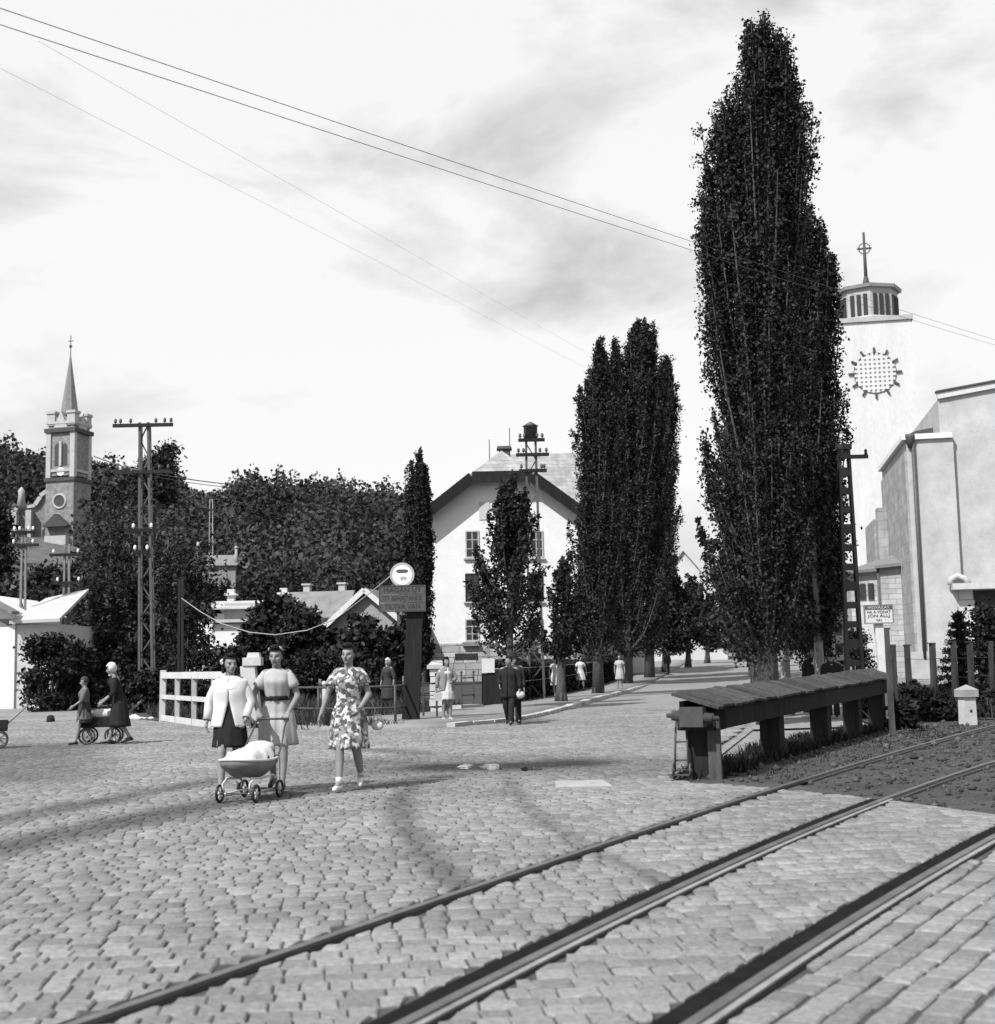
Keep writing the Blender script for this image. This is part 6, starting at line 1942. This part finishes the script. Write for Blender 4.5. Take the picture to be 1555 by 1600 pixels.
STAND = dict(R=((-.09, -.02, .48), (-.09, .02, .085)), L=((.09, -.02, .48), (.095, .02, .085)))
WALK_R = dict(R=((-.085, -.13, .50), (-.08, -.20, .10)), L=((.085, -.03, .47), (.085, .22, .15)))
WALK_L = dict(L=((.085, -.13, .50), (.08, -.20, .10)), R=((-.085, -.03, .47), (-.085, .22, .15)))
ARMS = dict(R=((-.225, .02, 1.08), (-.235, -.05, .84)), L=((.225, .02, 1.08), (.235, -.05, .84)))
def person(label, loc, h, rotz=0.0, legs=STAND, arms=ARMS, yaw=0.0, nod=0.0, lean=0.0, clothes=(), hair=HAIR, hairdo='bob', shoes=SHOE_B, female=True, kerchief=None, hat=None, socks=None, voxel=0.017, group=None, curl=(0.5, 0.5), palms=None):
    """faces local -Y; all coordinates for a height of 1.65 m, then scaled"""
    t = thing('person', label, 'person', loc, rotz, group)
    S = h / 1.65
    t.scale = (S, S, S)
    b = MB()
    sh = .143 if female else .18
    ly = lambda z: -lean * max(0, z - 0.9)                       # forward lean of the trunk
    def LP(p): return Vector((p[0], p[1] + ly(p[2]), p[2]))
    b.ball(LP((0, .01, .92)), 1, 14, (.155 if female else .15, .105, .125))
    rc(b, LP((0, .005, .95)), LP((0, 0, 1.10)), .105, .10, 12)
    b.ball(LP((0, 0, 1.23)), 1, 14, (.14 if female else .165, .105, .17))
    if female:
        for s in (-1, 1): b.ball(LP((s * .058, -.066, 1.215)), .046, 10)
    rc(b, LP((-sh + .02, .005, 1.345)), LP((sh - .02, .005, 1.345)), .05, .05)
    rc(b, LP((0, .012, 1.35)), LP((0, -.002, 1.46)), .054, .048)
    # head, turned and nodded about the top of the neck
    hc = LP((0, -.015, 1.535))
    HM = Matrix.Translation(hc) @ Matrix.Rotation(yaw, 4, 'Z') @ Matrix.Rotation(nod, 4, 'X')
    hb = MB()
    hb.ball((0, .012, .018), 1, 18, (.073, .090, .098)); hb.ball((0, -.022, -.045), 1, 14, (.054, .062, .064)); hb.ball((0, -.055, -.085), 1, 10, (.026, .024, .022))
    rc(hb, (0, -.082, .012), (0, -.104, -.022), .010, .014, 8); rc(hb, (-.014, -.088, -.028), (.014, -.088, -.028), .008, .008, 6)
    rc(hb, (-.036, -.068, .028), (.036, -.068, .028), .014, .014, 8); rc(hb, (-.018, -.078, -.054), (.018, -.078, -.054), .010, .010, 6)
    for s in (-1, 1):
        hb.ball((s * .045, -.05, -.018), 1, 8, (.022, .026, .022)); hb.ball((s * .074, .008, -.006), 1, 8, (.010, .018, .030))
    b.add([HM @ Vector(v) for v in hb.v], hb.f)
    # limbs
    for sd, s in (('R', -1), ('L', 1)):
        e, w = arms[sd]
        e, w = Vector(e), Vector(w)
        s0 = LP((s * sh, .005, 1.335))
        rc(b, s0, e, .047 if female else .054, .036); rc(b, e, w, .036, .025)
        dv = (w - e).normalized()
        hand(b, w, dv + (Vector((0, 0, -0.2)) if not palms else Vector((0, 0, 0))), (palms or {}).get(sd, (-s, -.2, -.1)), -s if not palms else (palms.get(sd + 's', -s)), curl[0 if sd == 'R' else 1])
        kn, an = Vector(legs[sd][0]), Vector(legs[sd][1])
        rc(b, (s * .085, .005, .88), kn, .082, .055, 12); rc(b, kn, kn.lerp(an, .38) + Vector((0, .018, 0)), .052, .054, 12); rc(b, kn.lerp(an, .38) + Vector((0, .018, 0)), an, .052, .033, 12)
        fd = Vector((s * .10, -1, 0)).normalized()
        pitch_ = max(0, (an.z - .1)) * 1.6
        toe = an + fd * .15 + Vector((0, 0, -.055 - pitch_ * .5)); heel = an - fd * .035 + Vector((0, 0, -.045))
        toe.z = max(toe.z, .022)
        rc(b, an, toe, .032, .022, 10); rc(b, heel, toe - fd * .03, .028, .026, 10)
        sm = MB()
        rc(sm, heel + Vector((0, 0, -.002)), an + fd * .05 + Vector((0, 0, -.045)), .037, .036, 10); rc(sm, an + fd * .05 + Vector((0, 0, -.045)), toe, .037, .030, 10)
        if not female or socks is None: rc(sm, an + Vector((0, 0, -.02)), heel, .040, .036, 10)
        sh_o = sm.build('shoe', shoes, t)
        if socks:
            k_ = MB(); k_.tube([an + Vector((0, 0, -.02)), an.lerp(kn, .08), an.lerp(kn, .16)], [.040, .038, .039], 12); k_.build('sock', socks, t)
    me = bpy.data.meshes.new('body')
    me.from_pydata(b.v, [], b.f)
    o = bpy.data.objects.new('body', me)
    COL.objects.link(o)
    m1 = o.modifiers.new('r', 'REMESH'); m1.mode = 'VOXEL'; m1.voxel_size = voxel
    m2 = o.modifiers.new('s', 'SMOOTH'); m2.iterations = 3; m2.factor = 0.5
    ev = eval_mesh(o)
    bpy.data.objects.remove(o)
    bpy.data.meshes.remove(me)
    ev.name = 'body'
    ev.polygons.foreach_set('use_smooth', np.ones(len(ev.polygons), bool))
    # brows, eyes, lips as flat skin colouring
    co = np.zeros(len(ev.vertices) * 3); ev.vertices.foreach_get('co', co); co = co.reshape(-1, 3)
    HI = np.array(HM.inverted())
    q = co @ HI[:3, :3].T + HI[:3, 3]
    tint = np.ones(len(co))
    front = q[:, 1] < -.03
    for s in (-1, 1):
        d2 = ((q[:, 0] - s * .031) / .017) ** 2 + ((q[:, 2] - .008) / .009) ** 2
        tint = np.where(front & (d2 < 1), .22, tint)
        d2 = ((q[:, 0] - s * .033) / .022) ** 2 + ((q[:, 2] - .030 - .1 * (.033 - abs(q[:, 0]))) / .0065) ** 2
        tint = np.where(front & (d2 < 1), .25, tint)
    d2 = (q[:, 0] / .024) ** 2 + ((q[:, 2] + .056) / .008) ** 2
    tint = np.where(front & (d2 < 1), .42, tint)
    ev.attributes.new('tint', 'FLOAT', 'POINT').data.foreach_set('value', tint.astype(np.float32))
    ev.materials.clear()
    link_mesh('body', ev, SKIN, t)
    # hair
    hm = MB()
    n, m_ = 22, 14
    vs, fs = [], []
    for i in range(m_ + 1):
        a = math.pi * i / m_
        for k in range(n):
            p_ = 2 * math.pi * k / n
            x, y, z = math.sin(a) * math.cos(p_), math.sin(a) * math.sin(p_), math.cos(a)
            wv = 1 + .035 * math.sin(9 * p_ + 2 * a) + .03 * math.sin(5 * a + 3 * p_)
            vs.append((x * .086 * wv, .016 + y * .102 * wv, .026 + z * .110 * wv))
    for i in range(m_):
        for k in range(n):
            k2 = (k + 1) % n
            c = sum((Vector(vs[j]) for j in (i * n + k, i * n + k2, (i + 1) * n + k, (i + 1) * n + k2)), Vector()) / 4
            low = -.075 if hairdo == 'bob' else (-.02 if hairdo == 'short' else -.045)
            face = c.y < -.012 and c.z < .062 + .25 * max(0, -c.y - .06)
            if face or c.z < low or (c.z < -.02 and c.y < .01): continue
            fs.append((i * n + k, i * n + k2, (i + 1) * n + k2, (i + 1) * n + k))
    if not kerchief:
        hm.add([HM @ Vector(v) for v in vs], fs, True)
        if hairdo == 'bob':
            for s in (-1, 1):
                for dz in (0, -.035, -.07):
                    hm.ball(HM @ Vector((s * .074, .03, -.01 + dz)), 1, 8, (.024, .045, .028))
            hm.ball(HM @ Vector((0, .085, -.05)), 1, 10, (.07, .035, .05)); hm.ball(HM @ Vector((-.01, -.03, .115)), 1, 10, (.06, .055, .03))
        elif hairdo == 'roll':
            hm.ball(HM @ Vector((0, .095, -.02)), 1, 10, (.06, .045, .05)); hm.ball(HM @ Vector((0, -.045, .112)), 1, 10, (.062, .045, .032))
        if hairdo != 'none': hm.build('hair', hair, t, fix=True)
    else:
        km = MB()
        fs2 = []
        for i in range(m_):
            for k in range(n):
                k2 = (k + 1) % n
                c = sum((Vector(vs[j]) for j in (i * n + k, i * n + k2, (i + 1) * n + k, (i + 1) * n + k2)), Vector()) / 4
                if c.y < -.045 and c.z < .07: continue
                fs2.append((i * n + k, i * n + k2, (i + 1) * n + k2, (i + 1) * n + k))
        km.add([HM @ (Vector(v) * 1.06) for v in vs], fs2, True)
        km.ball(HM @ Vector((0, -.05, -.118)), 1, 8, (.04, .03, .02)); km.add([HM @ Vector(v) for v in ((-.07, .07, -.06), (.07, .07, -.06), (0, .12, -.24))], [(0, 1, 2)])
        km.build('kerchief', kerchief, t, fix=False)
    if hat:
        hk = MB(); hk.lathe([(.15, .0), (.15, .012), (.098, .02), (.092, .10), (.07, .125), (.01, .13)], 18); 
        HH = HM @ Matrix.Translation((0, .012, .065))
        hk2 = MB(); hk2.add([HH @ Vector(v) for v in hk.v], hk.f, True); hk2.build('hat', hat, t)
    for c in clothes:
        c(t, LP, arms, legs, sh, HM)
    return t

def loft(rings, n=40, gap=None, fold=0.0, nf=9, seed=0, sub_=6):
    """cloth surface through elliptical rings (z, cx, cy, rx, ry); gap(z) opens it at the front (-Y)"""
    r_ = random.Random(seed)
    ph = [r_.uniform(0, 6.28) for _ in range(4)]
    a = np.array(rings, float)
    tt = np.linspace(0, len(a) - 1, (len(a) - 1) * sub_ + 1)
    ii = np.arange(len(a))
    rr = np.stack([np.interp(tt, ii, a[:, k]) for k in range(5)], 1)
    # soften the breaks between rings
    for _ in range(2):
        rr[1:-1] = 0.25 * rr[:-2] + 0.5 * rr[1:-1] + 0.25 * rr[2:]
    vs, fs = [], []
    N_ = len(rr)
    for i, (z, cx, cy, rx, ry) in enumerate(rr):
        g = gap(z) if gap else 0.0
        s = i / (N_ - 1)
        for k in range(n + (1 if gap else 0)):
            th = -math.pi / 2 + g + (2 * math.pi - 2 * g) * k / n
            f = 1 + fold * s * (math.sin(nf * th + ph[0] + 0.8 * s) * .6 + .4 * math.sin((nf + 4) * th + ph[1])) + 0.016 * math.sin(26 * z + 3 * th + ph[2]) + 0.03 * mnoise.noise(Vector((math.cos(th) * 2.2, math.sin(th) * 2.2, z * 9 + ph[3])))
            vs.append((cx + math.cos(th) * rx * f, cy + math.sin(th) * ry * f, z))
    w = n + (1 if gap else 0)
    for i in range(N_ - 1):
        for k in range(n):
            k2 = (k + 1) % w if not gap else k + 1
            fs.append((i * w + k, i * w + k2, (i + 1) * w + k2, (i + 1) * w + k))
    return vs, fs
def lofted(name, m, rings, t, LP, **kw):
    vs, fs = loft(rings, **kw)
    mb = MB(); mb.add([LP(v) for v in vs], fs, True)
    o = mb.build(name, m, t, fix=False)
    so_ = o.modifiers.new('thickness', 'SOLIDIFY'); so_.thickness = 0.006; so_.offset = 0
    return o
def sleeves(m, t, LP, arms, sh, frac, r0, r1):
    """one sleeve per arm, set into the shoulder"""
    for sd, s in (('R', -1), ('L', 1)):
        mb = MB()
        e, w = Vector(arms[sd][0]), Vector(arms[sd][1])
        s0 = LP((s * (sh - .015), .005, 1.335))
        a0, a1 = s0 + Vector((-s * .045, 0, -.012)), s0 + Vector((s * .005, 0, -.004))
        if frac <= 1:
            q = s0.lerp(e, frac)
            mb.tube([a0, a1, s0.lerp(q, .35), s0.lerp(q, .7), q], [.042, .056, r0 * .97, (r0 + r1) / 2 * 1.04, r1], 16, cap=False)
        else:
            q = e.lerp(w, frac - 1)
            mb.tube([a0, a1, s0.lerp(e, .35), s0.lerp(e, .7), e, e.lerp(q, .5), q], [.042, .057, r0, r0 * .98, (r0 + r1) / 2, r1 * 1.05, r1], 16, cap=False)
        mb.build('sleeve', m, t, fix=False).modifiers.new('thickness', 'SOLIDIFY').thickness = 0.004
def top_rings(z1, k=1.0):
    """neck to waist"""
    return [(1.395, 0, .0, .068, .062), (1.378, 0, .0, .10, .072), (1.345, 0, .0, .150 * k, .094), (1.25, 0, -.016, .158 * k, .134), (1.15, 0, -.008, .145 * k, .120), (z1, 0, .0, .128 * k, .112)]
def dress(m, hem=.50, flare=.20, fold=.07, belt=None, sleeve=.55, seed=1, sr=(.068, .072), hipx=.172, name='dress'):
    def f(t, LP, arms, legs, sh, HM):
        rg = top_rings(1.06) + [(1.0, 0, .005, .14, .118), (.90, 0, .008, hipx, .140), (.75, 0, .0, (hipx + flare) / 2, .165), (hem, 0, .01, flare, flare * .88)]
        o = lofted(name, m, rg, t, LP, fold=fold, seed=seed)
        sleeves(m, t, LP, arms, sh, sleeve, *sr)
        if belt:
            vs, fs = loft([(1.085, 0, 0, .134, .118), (1.035, 0, .002, .138, .121)], sub_=2)
            mb = MB(); mb.add([LP(v) for v in vs], fs, True); mb.box(LP((0, -.123, 1.055)), (.05, .012, .055)); bo = mb.build('belt', belt, t, fix=False); bo.modifiers.new('th', 'SOLIDIFY').thickness = 0.006
    return f
def jacket(m, hem=.86, gap=None, seed=2, sleeve=1.9, k=1.15, sr=(.07, .048), name='jacket', flare=.20):
    def f(t, LP, arms, legs, sh, HM):
        rg = [(1.40, 0, .008, .075, .068), (1.375, 0, .0, .13, .082), (1.34, 0, .0, .178 * k, .106), (1.22, 0, -.01, .172 * k, .14), (1.08, 0, -.0, .168 * k, .14), (.95, 0, .0, .18 * k, .15), (hem, 0, .0, flare, .162)]
        lofted(name, m, rg, t, LP, fold=.03, seed=seed, gap=gap)
        sleeves(m, t, LP, arms, sh, sleeve, *sr)
    return f
def blouse(m, z1=.98, sleeve=.5, k=1.0, name='blouse', sr=(.066, .068)):
    def f(t, LP, arms, legs, sh, HM):
        lofted(name, m, top_rings(z1, k), t, LP, fold=.01)
        if sleeve:
            sleeves(m, t, LP, arms, sh, sleeve, *sr)
    return f
def skirt(m, hem=.52, flare=.20, fold=.06, seed=3):
    def f(t, LP, arms, legs, sh, HM):
        lofted('skirt', m, [(1.04, 0, .0, .138, .118), (.90, 0, .008, .178, .145), (.75, 0, .0, .19, .165), (hem, 0, .01, flare, flare * .9)], t, LP, fold=fold, seed=seed)
    return f
def trousers(m):
    def f(t, LP, arms, legs, sh, HM):
        lofted('trouser_seat', m, [(1.02, 0, 0, .15, .12), (.92, 0, .005, .17, .135), (.80, 0, .005, .165, .13)], t, LP)
        for sd, s in (('R', -1), ('L', 1)):
            kn, an = Vector(legs[sd][0]), Vector(legs[sd][1])
            mb = MB(); mb.tube([(s * .085, .005, .90), (s * .087, 0, .74), kn, kn.lerp(an, .5), an + Vector((0, .01, -.03))], [.098, .094, .078, .075, .074], 14, cap=False); mb.build('trouser_leg', m, t, fix=False)
    return f

A_A = dict(R=((-.25, .03, 1.10), (-.27, -.06, .86)), L=((.24, .0, 1.09), (.20, -.14, .88)))
# woman in the white jacket
pa_ = P(360, 1046, 15.7)
wa = person('woman in an open white jacket and dark skirt with a flower in her hair', (pa_.x, 15.7, 0), 1.61, R(4), WALK_R, A_A, yaw=R(28), nod=R(2), hairdo='bob',
       clothes=(blouse(WHITE_C, 1.1, 0, 1.0), skirt(BLACK_C, .56, .205, .10), jacket(WHITE_C, .80, lambda z: 0.02 + max(0, 1.12 - z) * 1.05, k=1.2, flare=.235)), curl=(.6, .8), voxel=0.0095)
hf_ = MB()
for k in range(7):
    a = k * .9
    hf_.ball((-.092 + .012 * math.cos(a), .0 + .018 * math.sin(2 * a), 1.565 + .02 * math.sin(a)), .021, 8)
hf_.build('hair_flower', WHITE_C, wa)
lp_ = MB()
for s in (-1, 1):
    lp_.add([(s * .012, -.088, 1.37), (s * .075, -.072, 1.385), (s * .085, -.118, 1.27), (s * .03, -.142, 1.24)], [(0, 1, 2, 3)])
lp_.build('collar', WHITE_C, wa, fix=False).modifiers.new('th', 'SOLIDIFY').thickness = 0.008

# pram
pc = G(391, 1250)
HEAD = math.atan2(-.97, -.25)
pr_t = thing('pram', 'low dark-bodied pram piled with white bedding on four small wheels', 'pram', (pc.x, pc.y, 0), HEAD)
PB = mat('pram_enamel', 0.13, 0.45, 0.15, 5, 0.1, spec=0.4)
xs_ = np.linspace(-.40, .44, 15)
vs, fs = [], []
for i, x in enumerate(xs_):
    e = abs((x - .02) / .43)
    w = .235 * math.sqrt(max(.04, 1 - e ** 5)); zb = .25 + .15 * e ** 2.2; zt = .44 + .03 * (x / .44) ** 2
    vs += [(x, -w, zt), (x, -w * .97, zt - .06), (x, -w * .86, (zt + zb) / 2 - .02), (x, -w * .5, zb), (x, w * .5, zb), (x, w * .86, (zt + zb) / 2 - .02), (x, w * .97, zt - .06), (x, w, zt)]
for i in range(14):
    for k in range(7):
        fs.append((i * 8 + k, i * 8 + k + 1, (i + 1) * 8 + k + 1, (i + 1) * 8 + k))
fs += [tuple(range(8)), tuple(14 * 8 + k for k in range(7, -1, -1))]
m = MB(); m.add(vs, fs, True); bo = m.build('body', PB, pr_t); bo.modifiers.new('th', 'SOLIDIFY').thickness = 0.012
m = MB(); m.tube([vs[i * 8] for i in range(15)] + [vs[i * 8 + 7] for i in range(14, -1, -1)] + [vs[0]], .016, 8); m.build('rim', PAINT_W, bo)
vs, fs = [], []
for i in range(21):
    for j in range(13):
        u, w = -1 + i / 10, -1 + j / 6
        x, y = .02 + .41 * u, .225 * w * math.sqrt(max(.03, 1 - abs(u) ** 3))
        e = max(0, 1 - (u * u) ** 1.6) * max(0, 1 - (w * w) ** 1.5)
        z = .44 + .12 * e ** .5 * (1.0 - .55 * u) + .07 * mnoise.noise(Vector((x * 8, y * 11, 1))) + .045 * mnoise.noise(Vector((x * 21, y * 21, 4)))
        vs.append((x, y, z))
for i in range(20):
    for j in range(12):
        fs.append((i * 13 + j, (i + 1) * 13 + j, (i + 1) * 13 + j + 1, i * 13 + j + 1))
m = MB(); m.add(vs, fs, True); m.build('bedding', WHITE_C, pr_t, fix=True)
m = MB(); m.ball((-.26, 0, .56), 1, 14, (.13, .17, .075)); m.build('pillow', WHITE_C, pr_t)
m = MB()
for s in (-1, 1):
    m.tube([(.33, s * .15, .11), (.36, s * .16, .20), (.25, s * .16, .26), (0, s * .15, .24), (-.25, s * .16, .26), (-.36, s * .16, .20), (-.33, s * .15, .11)], .010, 6)
    m.tube([(.34, s * .14, .10), (-.34, s * .14, .10)], .009, 6)
m.build('chassis', PAINT_W, pr_t)
for x in (.31, -.31):
    m = MB(); m.tube([(x, -.225, .10), (x, .225, .10)], .009, 6); m.build('axle', IRON, pr_t)
    for s in (-1, 1):
        m = MB(); m.torus((x, s * .215, .10), .085, .016, 'Y', 22, 8); wh = m.build('wheel', SHOE_B, pr_t)
        m = MB()
        for k in range(6):
            a = k * math.pi / 3; m.tube([(x, s * .215, .10), (x + .078 * math.cos(a), s * .215, .10 + .078 * math.sin(a))], .005, 4)
        m.tube([(x, s * .20, .10), (x, s * .232, .10)], .02, 8); m.build('spokes', STONE_W, wh)
m = MB()
for s in (-1, 1):
    m.tube([(-.18, s * .235, .42), (-.36, s * .22, .58), (-.50, s * .19, .76), (-.60, s * .185, .86)], .010, 6)
m.build('handle_arm', IRON, pr_t)
m = MB(); m.tube([(-.60, -.20, .862), (-.60, .20, .862)], .013, 8); m.build('handle', IRON, pr_t)
# woman pushing it: her hands close on the handle
HW = Matrix.Translation((pc.x, pc.y, 0)) @ Matrix.Rotation(HEAD, 4, 'Z')
yb = (HW @ Vector((-.60, 0, 0))).y + .44
bx_ = P(434, 1046, yb).x
SB = 1.70 / 1.65
def to_b(p): v = HW @ Vector(p) - Vector((bx_, yb, 0)); return v / SB
hR, hL = to_b((-.60, -.165, .862)), to_b((-.60, .165, .862))
if hR.x > hL.x: hR, hL = hL, hR
wr = lambda hpt, el: hpt + (Vector(el) - hpt).normalized() * .085 + Vector((0, 0, .016))
eR, eL = Vector((-.27, -.05, 1.10)), Vector((.24, -.06, 1.08))
A_B = dict(R=(eR, wr(hR, eR)), L=(eL, wr(hL, eL)))
wb = person('woman in a pale belted short-sleeved dress pushing the pram', (bx_, yb, 0), 1.70, R(0), WALK_L, A_B, yaw=R(-8), nod=R(8), lean=.16, hairdo='roll',
       clothes=(dress(CREAM_C, .52, .215, .13, BLACK_C, .62, seed=5),), curl=(1.15, 1.15), palms=dict(R=(0, -.1, -1), L=(0, -.1, -1), Rs=1, Ls=-1), voxel=0.0095)
hb_ = MB(); hb_.tube([(.08 * math.cos(a), -.045 - .0 + ( -.035 if abs(math.cos(a)) < .9 else 0), 1.60 + .055 * math.sin(a)) for a in np.linspace(0.1, 3.04, 9)], .012, 6); hb_.build('hair_ribbon', CREAM_C, wb).location = (0, -.09, 0)
# woman in the floral dress
pcx = P(545, 1046, 15.9)
A_C = dict(R=((-.26, .05, 1.09), (-.33, .0, .86)), L=((.23, .02, 1.08), (.16, -.17, .93)))
wc = person('woman in a flower-patterned dress and white shoes striding alone', (pcx.x, 15.9, 0), 1.70, R(-6), WALK_R, A_C, yaw=R(-12), nod=R(2), hairdo='roll',
       clothes=(dress(FLORAL, .47, .225, .11, None, .6, seed=8, sr=(.075, .08), hipx=.178),), shoes=SHOE_W, socks=WHITE_C, curl=(.4, .6), voxel=0.0095)
# small white bag hanging at her side
m = MB(); m.ball((0, 0, 0), 1, 12, (.075, .04, .055)); m.tube([(-.06, 0, .06), (-.03, 0, .13), (.03, 0, .13), (.06, 0, .06)], .008, 6)
q = P(590, 1134, 16.1); o = m.build('handbag', WHITE_C); o.location = (q.x, 16.1, q.z); tag(o, 'small white bundle hanging behind the floral dress', 'bag')
m = MB(); m.tube([(0, 0, .13), (-.08, -.03, .30)], .006, 5); m.build('strap', CREAM_C, o)

# people further off
p = G(699, 1126)
person('person in an open grey jacket over a white dress beside the stone pillar', (p.x, p.y, 0), 1.62, R(18), STAND, dict(R=((-.25, .03, 1.09), (-.27, -.02, .84)), L=((.23, -.05, 1.09), (.10, -.20, 1.02))), yaw=R(10), hairdo='bob',
       clothes=(dress(WHITE_C, .55, .20, .05, None, .3, seed=11), jacket(GREY_C, .78, lambda z: .10 + max(0, 1.3 - z) * .75, seed=12)), shoes=SHOE_W)
m = MB(); m.box((0, 0, .12), (.24, .10, .2)); m.torus((0, 0, .24), .06, .01, 'Y', 12, 5); o = m.build('shopping_bag', CREAM_C); o.location = (p.x - .22, p.y - .1, .50); tag(o, 'pale bag held by the person in the grey jacket', 'bag')
p = G(797, 1133)
person('person in black jacket and trousers standing on the kerb with a pale bundle', (p.x, p.y, 0), 1.60, R(-15), WALK_L, dict(R=((-.25, .02, 1.09), (-.20, -.14, .95)), L=((.26, .03, 1.09), (.27, -.02, .85))), yaw=R(-20), hairdo='short', female=False,
       clothes=(trousers(BLACK_C), jacket(BLACK_C, .66, lambda z: .05, seed=14, k=1.12, flare=.22)))
m = MB(); m.ball((0, 0, 0), 1, 10, (.13, .08, .09)); m.tube([(0, 0, .07), (-.01, 0, .16)], .02, 6); o = m.build('bundle', WHITE_C); o.location = (p.x + .24, p.y - .05, .70); tag(o, 'pale bundle held by the person in black', 'bag')
person('person in dark coat and hat standing behind the one in black', (p.x + .12, p.y + .7, 0), 1.64, R(10), STAND, ARMS, yaw=R(15), hairdo='short', female=False, hat=BLACK_C,
       clothes=(trousers(BLACK_C), jacket(DARK_C, .58, lambda z: .03, seed=15, k=1.15, flare=.23)))
p = G(868, 1092)
person('woman in a pale patterned frock walking on the pavement beside the lowest poplar', (p.x, p.y, .06), 1.56, R(12), WALK_R, ARMS, hairdo='bob', clothes=(dress(cloth('print', .42, .35, 22), .50, .22, .06, None, .55, seed=17),))
p = G(908, 1081)
person('woman in a white dress walking on the pavement before the hedge', (p.x, p.y, .06), 1.62, R(14), WALK_L, dict(R=((-.25, .02, 1.09), (-.24, -.1, .86)), L=((.27, .06, 1.1), (.33, .08, .87))), hairdo='bob', clothes=(dress(WHITE_C, .50, .25, .07, None, .7, seed=18),))
p = P(900, 1078, 68); 
person('second white figure half hidden behind the woman in the white dress', (P(899, 1040, 68.5).x, 68.5, gz(0, 68.5) + .06), 1.66, R(10), STAND, ARMS, hairdo='short', hat=DARK_C, clothes=(dress(WHITE_C, .5, .22, .05, None, .6, seed=19),))
# kerchiefed woman with the child and a low cart
p = G(186, 1163)
KR = R(-78)
person('woman in black with a white headscarf bending over a low handcart', (p.x, p.y, 0), 1.60, KR, WALK_R, dict(R=((-.22, -.12, 1.06), (-.16, -.34, .90)), L=((.22, -.10, 1.06), (.16, -.33, .86))), lean=.25, nod=R(12), kerchief=WHITE_C,
       clothes=(dress(BLACK_C, .36, .26, .06, None, 1.35, seed=21, sr=(.07, .05)),))
p2 = G(131, 1164)
person('child in a grey smock walking ahead of the kerchiefed woman', (p2.x, p2.y, 0), 1.34, R(-70), WALK_L, dict(R=((-.24, .05, 1.09), (-.30, .12, .88)), L=((.22, -.08, 1.08), (.24, -.26, .96))), hair=HAIR_L, hairdo='short', nod=R(10),
       clothes=(skirt(DARK_C, .54, .20), dress(MID_C, .62, .21, .05, None, 1.2, seed=23, sr=(.068, .055), name='smock')))
def handcart(label, loc, rotz, load=True):
    t = thing('handcart', label, 'cart', loc, rotz)
    m = MB(); m.box((0, 0, .36), (.78, .42, .05)); m.build('bed', WOOD_D, t)
    for s in (-1, 1):
        m = MB(); m.box((0, s * .20, .46), (.78, .03, .16)); m.build('side_board', WOOD_D, t)
        m = MB(); m.box((s * .38, 0, .46), (.03, .368, .16)); m.build('end_board', WOOD_D, t)
        m = MB(); m.tube([(-.3, s * .16, .40), (-.75, s * .16, .82)], .018, 6); m.build('handle', WOOD_M, t)
        for x in (-.24, .26):
            m = MB(); m.torus((x, s * .25, .17), .15, .02, 'Y', 22, 6); w = m.build('wheel', IRON, t)
            m = MB()
            for k in range(4):
                a = k * math.pi / 4; m.bar((x - .15 * math.cos(a), s * .25, .17 - .15 * math.sin(a)), (x + .15 * math.cos(a), s * .25, .17 + .15 * math.sin(a)), .012, .016, up=Vector((0, 1, 0)))
            m.tube([(x, s * .22, .17), (x, s * .28, .17)], .03, 8); m.build('spokes', WOOD_M, w)
    if load:
        m = MB(); m.ball((.0, 0, .58), 1, 12, (.22, .15, .12)); m.ball((-.15, .03, .6), 1, 10, (.12, .12, .10)); m.build('bundle', WHITE_C, t)
    return t
q = G(160, 1162)
handcart('low handcart with a white bundle pushed by the kerchiefed woman', (q.x, q.y - .05, 0), R(180) + R(10))
q = G(-22, 1170)
handcart('empty dark handcart standing alone on the pale lane', (q.x, q.y, 0), R(200), load=False)
# pair behind the barrier, others in the distance
person('man in a dark suit with white collar standing behind the barrier', (P(1271, 1026, 33).x, 33, 0), 1.68, R(-10), STAND, ARMS, yaw=R(-25), hairdo='short', female=False, hat=BLACK_C, clothes=(blouse(WHITE_C, 1.15, 0), trousers(BLACK_C), jacket(BLACK_C, .74, lambda z: .10, seed=25)))
person('person in a black coat with pale collar seen from behind at the barrier', (P(1298, 1026, 32).x, 32, 0), 1.56, R(170), STAND, ARMS, hairdo='short', female=False, clothes=(trousers(BLACK_C), jacket(BLACK_C, .60, lambda z: .03, seed=26, k=1.3, flare=.25), blouse(CREAM_C, 1.33, 0, 1.02, 'collar')))
person('person with a white headscarf standing beyond the railing by the sign post', (P(606, 1040, 42).x, 42, 0), 1.66, R(-30), STAND, ARMS, kerchief=WHITE_C, clothes=(dress(DARK_C, .40, .24, .05, None, 1.3, seed=27, sr=(.07, .05)),))
person('pale figure standing behind the hedge by the dense poplar clump', (P(974, 1030, 66).x - .2, 66, gz(0, 66)), 1.72, R(0), STAND, ARMS, hairdo='short', clothes=(dress(CREAM_C, .5, .21, .05, None, .6, seed=28),))
person('dark distant walker on the pavement past the poplar clump', (P(1043, 1040, 92).x, 92, gz(0, 92) + .06), 1.6, R(10), WALK_R, ARMS, hairdo='short', female=False, clothes=(trousers(DARK_C), jacket(DARK_C, .75, lambda z: .05, seed=29)))
